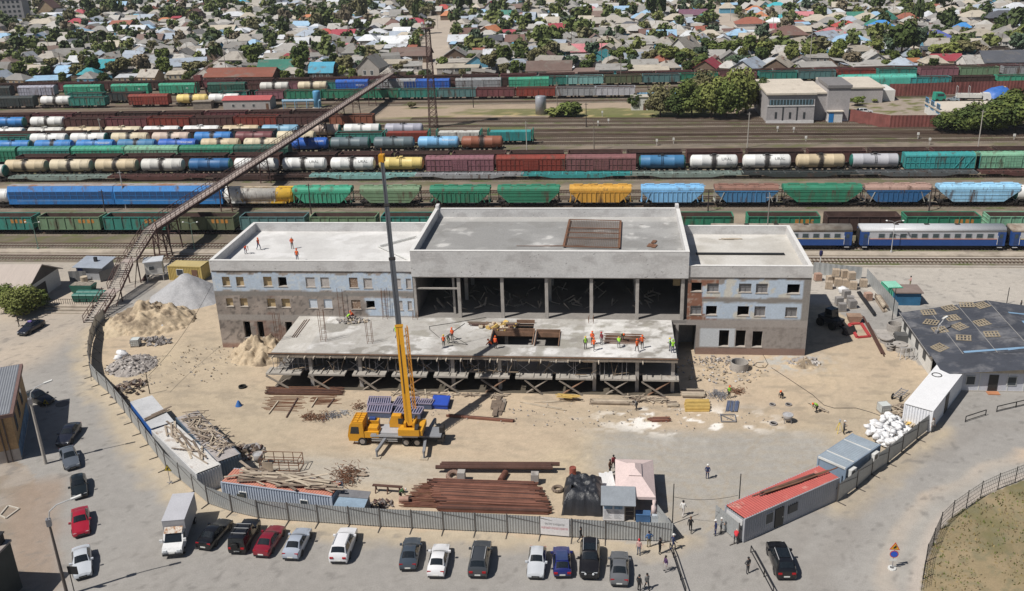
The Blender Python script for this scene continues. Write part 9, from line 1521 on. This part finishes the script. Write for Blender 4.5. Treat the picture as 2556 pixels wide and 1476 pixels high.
POSES={'stand':{},'walk':{'knL':(.1,-.2,.52),'anL':(.1,-.24,.1),'toL':(.11,-.42,.07),'knR':(-.1,.08,.5),'anR':(-.1,.32,.14),'toR':(-.1,.2,.04),'elL':(.24,.14,1.17),'wrL':(.24,.16,.93),'paL':(.24,.15,.86),'elR':(-.24,-.08,1.16),'wrR':(-.22,-.25,.98),'paR':(-.21,-.31,.95)},
         'hold':{'elL':(.26,.02,1.15),'wrL':(.12,-.26,1.12),'paL':(.06,-.31,1.14),'elR':(-.26,.02,1.15),'wrR':(-.12,-.26,1.1),'paR':(-.06,-.31,1.12)},'back':{'elL':(.27,.1,1.16),'wrL':(.12,.2,.96),'paL':(.05,.21,.94),'elR':(-.27,.1,1.16),'wrR':(-.12,.2,.98),'paR':(-.05,.22,.96)},
         'hips':{'elL':(.38,.06,1.2),'wrL':(.19,-.06,1.03),'paL':(.15,-.1,1.),'elR':(-.38,.06,1.2),'wrR':(-.19,-.06,1.03),'paR':(-.15,-.1,1.)},
         'bend':{'pel':(0,.12,.92),'spi':(0,0,1.06),'che':(0,-.18,1.14),'nec':(0,-.31,1.2),'hdb':(0,-.37,1.2),'hdm':(0,-.44,1.19),'hdt':(0,-.5,1.23),'shL':(.18,-.22,1.17),'elL':(.22,-.3,.9),'wrL':(.16,-.4,.67),'paL':(.14,-.43,.61),'shR':(-.18,-.22,1.17),'elR':(-.22,-.3,.9),'wrR':(-.16,-.42,.67),'paR':(-.14,-.45,.61),'hiL':(.1,.1,.87),'hiR':(-.1,.1,.87),'knL':(.12,-.06,.48),'knR':(-.12,-.02,.48),'anL':(.13,.06,.1),'anR':(-.13,.08,.1)},
         'crouch':{'pel':(0,.2,.36),'spi':(0,.12,.54),'che':(0,-.02,.72),'nec':(0,-.11,.85),'hdb':(0,-.16,.91),'hdm':(0,-.2,.97),'hdt':(0,-.22,1.05),'shL':(.18,-.05,.78),'elL':(.23,-.25,.58),'wrL':(.12,-.42,.42),'paL':(.09,-.47,.37),'shR':(-.18,-.05,.78),'elR':(-.23,-.25,.58),'wrR':(-.12,-.42,.42),'paR':(-.09,-.47,.37),'hiL':(.11,.17,.35),'hiR':(-.11,.17,.35),'knL':(.17,-.2,.48),'knR':(-.17,-.2,.48),'anL':(.14,.02,.1),'anR':(-.14,.02,.1),'toL':(.16,-.14,.045),'toR':(-.16,-.14,.045)}}
def body_mesh(pose):
    J={k:list(v)for k,v in BASE.items()}
    for k,v in POSES[pose].items():J[k][:3]=v
    names=list(J);me=bpy.data.meshes.new('skeleton');me.from_pydata([J[k][:3]for k in names],[(names.index(a),names.index(b))for a,b,_ in BONES],[]);o=bpy.data.objects.new('skeleton',me);COL.objects.link(o)
    o.modifiers.new('Skin','SKIN')
    for i,k in enumerate(names):r=J[k][3];sv=me.skin_vertices[0].data[i];sv.radius=(r*(1.25 if k in('che','spi','pel')else 1),r*(.82 if k in('che','spi','pel')else 1));sv.use_root=(k=='pel')
    sd=o.modifiers.new('Sub','SUBSURF');sd.levels=1;sd.render_levels=1;dg=bpy.context.evaluated_depsgraph_get();out=bpy.data.meshes.new_from_object(o.evaluated_get(dg));bpy.data.objects.remove(o);bpy.data.meshes.remove(me)
    m=MB();m.v=[tuple(v.co)for v in out.vertices];m.f=[tuple(p.vertices)for p in out.polygons];V=np.array(m.v);bpy.data.meshes.remove(out);reg=[];vest=[]
    segs=[(np.array(J[a][:3]),np.array(J[b][:3]),J[a][3],J[b][3],k,a,b)for a,b,k in BONES]
    for fi,f in enumerate(m.f):
        c=V[list(f)].mean(0);best=9;kk=1;nm=''
        for a,b,ra,rb_,k,na,nb in segs:
            l=b-a;t=min(1,max(0,(c-a)@l/(l@l+1e-9)));d=np.linalg.norm(c-a-l*t)-(ra+(rb_-ra)*t)*.9
            if d<best:best=d;kk=k;nm=na+nb
        reg.append(kk)
        if nm in('pelspi','spiche','chenec','cheshL','cheshR'):vest.append(f)
    m.m=reg;jp=lambda k:Vector(J[k][:3])
    for s,sg in(('L',1),('R',-1)):  # five separate fingers on each hand
        pa,wr=jp('pa'+s),jp('wr'+s);d=(pa-wr).normalized();sd_=d.cross(Vector((sg,0,.2))).normalized();side=d.cross(sd_).normalized();fw_=Vector((0,-1,0))
        for i,L in enumerate((.072,.08,.076,.06)):b=pa+d*.015+sd_*(-.027+i*.018);e=b+d*L*.55;g=e+(d*.75+side*.5).normalized()*L*.45;m.tube(b,e,.0095,.0085,5);m.tube(e,g,.0085,.0065,5)
        b=pa-d*.015-sd_*.03;e=b-sd_*.025+d*.03;m.tube(b,e,.011,.009,5);m.tube(e,e+d*.03,.009,.007,5)
    m.m+=[0]*(len(m.f)-len(m.m));h=jp('hdm');up=(jp('hdt')-jp('hdb')).normalized();fwd=Vector((0,-1,0));fwd=(fwd-up*fwd.dot(up)).normalized();sx=Vector((1,0,0));n0=len(m.f)
    m.tube(h+fwd*.085+up*.02,h+fwd*.115-up*.02,.011,.018,6)
    for s in(-1,1):m.bar(h+sx*s*.1-up*.03,h+sx*s*.105+up*.03,.02,.035)
    m.m+=[0]*(len(m.f)-len(m.m))
    for s in(-1,1):m.bar(h+fwd*.092+sx*(s*.035-.012)+up*.025,h+fwd*.092+sx*(s*.035+.012)+up*.025,.014,.012,4)
    m.bar(h+fwd*.088-sx*.022-up*.05,h+fwd*.088+sx*.022-up*.05,.01,.01,4)
    q=MB();mp={};vn_={}
    for f in vest:
        a,b,c=(Vector(V[f[i]])for i in(0,1,2));n=(b-a).cross(c-a).normalized()
        for k in f:vn_[k]=vn_.get(k,Vector())+n
    for f in vest:
        for k in f:
            if k not in mp:mp[k]=len(q.v);q.v.append(tuple(Vector(V[k])+vn_[k].normalized()*.022))
        q.f.append(tuple(mp[k]for k in f));q.m.append(0)
    return m,q,(jp('hdm'),up,fwd)
CCOL={'orange':(.75,.13,.03),'green':(.3,.6,.05),'red':(.5,.03,.04),'maroon':(.2,.03,.04),'navy':(.02,.03,.09),'black':(.015,.015,.018),'dark grey':(.06,.06,.065),'grey':(.17,.17,.17),'white':(.65,.64,.62),'blue':(.05,.12,.28),'jeans':(.06,.09,.16),'pink':(.5,.3,.28),'purple':(.07,.03,.1),'light':(.5,.47,.45),'khaki':(.2,.17,.1),'skin':(.42,.25,.17),'brown':(.14,.08,.05),'dark green':(.04,.09,.03),'yellow':(.7,.5,.05)}
def cloth(k):return M('cloth_'+k.replace(' ','_'),CCOL[k],rough=.8 if k!='skin' else.55,var=.12,sc=6)
BODY={};_h=MB();_h.lathe([(.125,0),(.128,.03),(.115,.08),(.075,.125),(0,.14)],16);_h.prism([(-.1,-.1),(-.08,-.17),(0,-.195),(.08,-.17),(.1,-.1)],.0,.012,'z');HELM=_h.mesh('helmet',cloth('white'),True);_h=MB();_h.lathe([(.085,-.07),(.106,0),(.108,.05),(.09,.1),(.05,.13),(0,.14)],14);HAIR=_h.mesh('hair',cloth('black'),True)
def setmat(o,i,m):o.material_slots[i].link='OBJECT';o.material_slots[i].material=m
def person(c,r_,x,y,z,pose,face,top,leg,vest,head,label,grp=None):
    if pose not in BODY:
        m,q,hd=body_mesh(pose);BODY[pose]=(m.mesh('body',[cloth('skin'),cloth('navy'),cloth('black'),cloth('black'),cloth('black')],True),q.mesh('vest',cloth('orange'),True),hd)
    me,ve,(h,up,fwd)=BODY[pose];p=T(c,r_,x,y,z);t=thing('person',label,'person',p,R(face),grp);s=rnd.uniform(.97,1.05);t.scale=(s,s,s);b=ob('body',me,t);setmat(b,1,cloth(top));setmat(b,2,cloth(leg))
    if vest:v=ob('vest',ve,t);setmat(v,0,cloth(vest))
    k=head.split();rot=Matrix((Vector((1,0,0)),-fwd,up)).transposed().to_4x4()
    a=ob('helmet' if k[-1]=='helmet' else 'hair',HELM if k[-1]=='helmet' else HAIR,t);a.matrix_local=Matrix.Translation(h+up*(.035 if k[-1]=='helmet' else.0)+fwd*(-.0 if k[-1]=='helmet' else-.018))@rot;setmat(a,0,cloth(k[0]))
    return t
RF,SLB,YD,PK='workers on the left roof','workers on the concrete slab','people in the yard','people by the gate'
for a in((0,380,2420,1000,11.92,'bend',60,'red','navy','orange','white helmet','roof worker nearest the left parapet, bending, white helmet',RF),(640,380,25,962,11.92,'walk',70,'navy','navy','orange','orange helmet','roof worker in orange vest beside a dark hatch',RF),(640,380,355,950,11.92,'hold',20,'red','black','orange','white helmet','roof worker with white helmet standing in the middle of the left roof',RF),(640,380,405,1072,11.92,'stand',180,'navy','navy','orange','orange helmet','roof worker close behind the front parapet',RF),
          (640,640,905,650,5.02,'bend',100,'navy','khaki','green','orange helmet','bricklayer in green vest bending over sacks on the slab',SLB),(640,640,945,605,5.02,'crouch',-60,'red','navy','orange','orange helmet','bricklayer in orange crouching behind the heap on the slab',SLB),(640,640,1378,800,5.02,'walk',150,'navy','navy','green','yellow helmet','worker in green vest just left of the crane boom',SLB),(640,640,1845,895,5.02,'stand',170,'navy','black','orange','yellow helmet','left of three workers handling the hose, orange vest, yellow helmet',SLB),(640,640,1892,852,5.02,'bend',60,'dark grey','dark green',None,'black hair','middle of three workers handling the hose, dark clothes',SLB),(640,640,1928,825,5.02,'hold',-20,'red','black','orange','orange helmet','right of three workers handling the hose',SLB),(640,640,2300,895,5.02,'crouch',-90,'orange','navy','orange','orange helmet','worker crouching at the left of the stair opening',SLB),(640,640,2352,910,5.02,'stand',160,'red','black','orange','orange helmet','worker standing at the front of the stair opening',SLB),
          (1280,640,715,912,5.02,'stand',20,'black','black','green','yellow helmet','worker in dark clothes and green vest at the left of the slab crew',SLB),(1280,640,782,868,5.02,'hold',-10,'red','dark grey','orange','orange helmet','back one of two orange workers beside the dark green vested one',SLB),(1280,640,797,927,5.02,'walk',160,'orange','grey','orange','orange helmet','front one of two orange workers beside the dark green vested one',SLB),(1280,640,872,868,5.02,'stand',-40,'maroon','grey',None,'red helmet','worker in maroon left of the flat rebar cage',SLB),(1280,640,1042,902,5.02,'bend',180,'navy','grey','green','yellow helmet','worker in green vest bending over the rebar cage',SLB),(1280,640,1078,835,5.02,'bend',20,'dark green','dark grey',None,'orange helmet','worker in dark green behind the rebar cage',SLB),(1280,640,1222,940,5.02,'walk',-150,'orange','black','orange','orange helmet','front left of the two workers right of the rebar cage',SLB),(1280,640,1272,905,5.02,'hips',10,'red','black','orange','orange helmet','back right of the two workers right of the rebar cage',SLB),(1280,640,1545,930,5.02,'hold',-90,'navy','navy','green','yellow helmet','back one of the two green vested workers at the slab corner',SLB),(1280,640,1572,952,5.02,'stand',180,'navy','navy','green','green helmet','front one of the two green vested workers at the slab corner',SLB),
          (1280,880,2125,452,0,'hold',15,'dark green','black','green','orange helmet','worker in green vest standing between two heaps of bars',YD),(1280,880,1215,565,0,'bend',-60,'grey','dark grey',None,'black hair','grey dressed worker bending over timbers below the frame',YD),(1280,880,955,1188,0,'stand',60,'brown','black',None,'black hair','left of the two dark people behind the tent',YD),(1280,880,990,1150,0,'walk',200,'maroon','black',None,'black hair','right of the two dark people behind the tent',YD),(1280,880,1912,1245,0,'back',170,'navy','navy',None,'white helmet','man in navy with white helmet alone on the grey ground',YD),(1920,880,122,452,0,'crouch',-50,'black','black',None,'orange helmet','worker in black crouching by the sandy mound at right',YD),(1920,880,465,595,0,'bend',-80,'dark green','black','green','orange helmet','worker in green vest bending over a pallet',YD),(1920,880,735,808,0,'hold',90,'dark grey','black',None,'white helmet','surveyor in dark clothes with white helmet at a yellow tripod',YD),(640,1156,1425,362,0,'bend',100,'dark green','black',None,'white helmet','worker in dark green bending bars behind the fence',YD),
          (1920,640,1392,303,0,'hold',-90,'pink','khaki',None,'black hair','man in pink carrying a load on the square at right'),(1920,640,2480,545,0,'walk',40,'dark grey','khaki',None,'black hair','man in dark clothes at the right edge of the square'),(0,640,190,690,0,'stand',-60,'black','black',None,'black hair','man in black standing by the dark sedan with the roof sign'),
          (1280,1156,668,785,0,'walk',70,'black','dark grey',None,'black hair','figure in black walking between fence and big black off-roader',PK),(1280,1156,1240,903,0,'stand',-30,'pink','jeans',None,'red hair','person with pink top and jeans right of the parked row',PK),(1280,1156,1338,828,0,'hips',200,'blue','khaki',None,'black hair','man in blue jacket close to the fence end',PK),(1280,1156,1445,893,0,'hold',60,'black','black',None,'black hair','man all in black at the top of the pipe barrier',PK),(1280,1156,1575,855,0,'walk',100,'navy','navy',None,'white helmet','man in navy with white helmet at the fence end post',PK),(1280,1156,1502,1068,0,'stand',-60,'purple','light',None,'black hair','person with purple top and pale trousers beside the pipe barrier',PK),(1280,1156,1242,1262,0,'stand',140,'black','black',None,'black hair','figure in black cut by the bottom edge',PK),(1280,1156,1318,1242,0,'walk',20,'grey','black',None,'black hair','man in grey shirt walking near the bottom edge',PK),(1280,1156,1672,522,0,'walk',150,'white','light',None,'black hair','man in white shirt walking into the gate',PK),(1280,1156,1745,683,0,'walk',170,'black','black',None,'brown hair','man in black walking through the gate',PK),(1280,1156,1992,712,0,'stand',-80,'navy','navy',None,'white helmet','tall man in navy with white helmet at the right gate leaf',PK),(1280,1156,2045,692,0,'hold',80,'grey','black',None,'white helmet','man in grey shirt with white helmet at the right gate leaf',PK),(1280,1156,2190,793,0,'bend',160,'red','dark grey',None,'white helmet','man in red jacket with white helmet at the red cabin corner',PK),(1280,1156,2308,1085,0,'hips',40,'dark grey','dark grey',None,'black hair','man in dark grey alone left of the lone crossover',PK),(1920,880,1610,790,0,'stand',30,'light','grey',None,'brown hair','pale dressed person at the end of the right fence',PK)):person(*a)
p=T(1920,880,688,790);t=thing('tripod','yellow surveying tripod beside the surveyor','tripod',p);m=MB()
for a in(0,2.1,4.2):m.bar((math.cos(a)*.5,math.sin(a)*.5,0),(0,0,1.35),.05)
m.build('legs',M('tripod_yellow',(.6,.45,.05)),t);m=MB();m.box(-.1,.1,-.1,.1,1.35,1.65);m.build('instrument',MGV,t);pile('pallet','broken pallet under the bending green vested worker','pallet',T(1920,880,410,530),T(1920,880,550,600),T(1920,880,430,500),.1,14,MW3[:2],(1.2,1.5),(.1,.15),.05,.2,71)
# ================================================================ air
m=MB();m.box(-1400,900,-60,1500,-1.2,58);hz=m.build('haze',[]);hm=bpy.data.materials.new('haze');hm.use_nodes=True;ht=hm.node_tree;ht.nodes.remove(ht.nodes['Principled BSDF']);pv=ht.nodes.new('ShaderNodeVolumePrincipled');pv.inputs['Color'].default_value=(.86,.92,1,1);pv.inputs['Density'].default_value=.00007;ht.links.new(pv.outputs[0],ht.nodes['Material Output'].inputs['Volume']);hz.data.materials.clear();hz.data.materials.append(hm);tag(hz,kind='stuff')
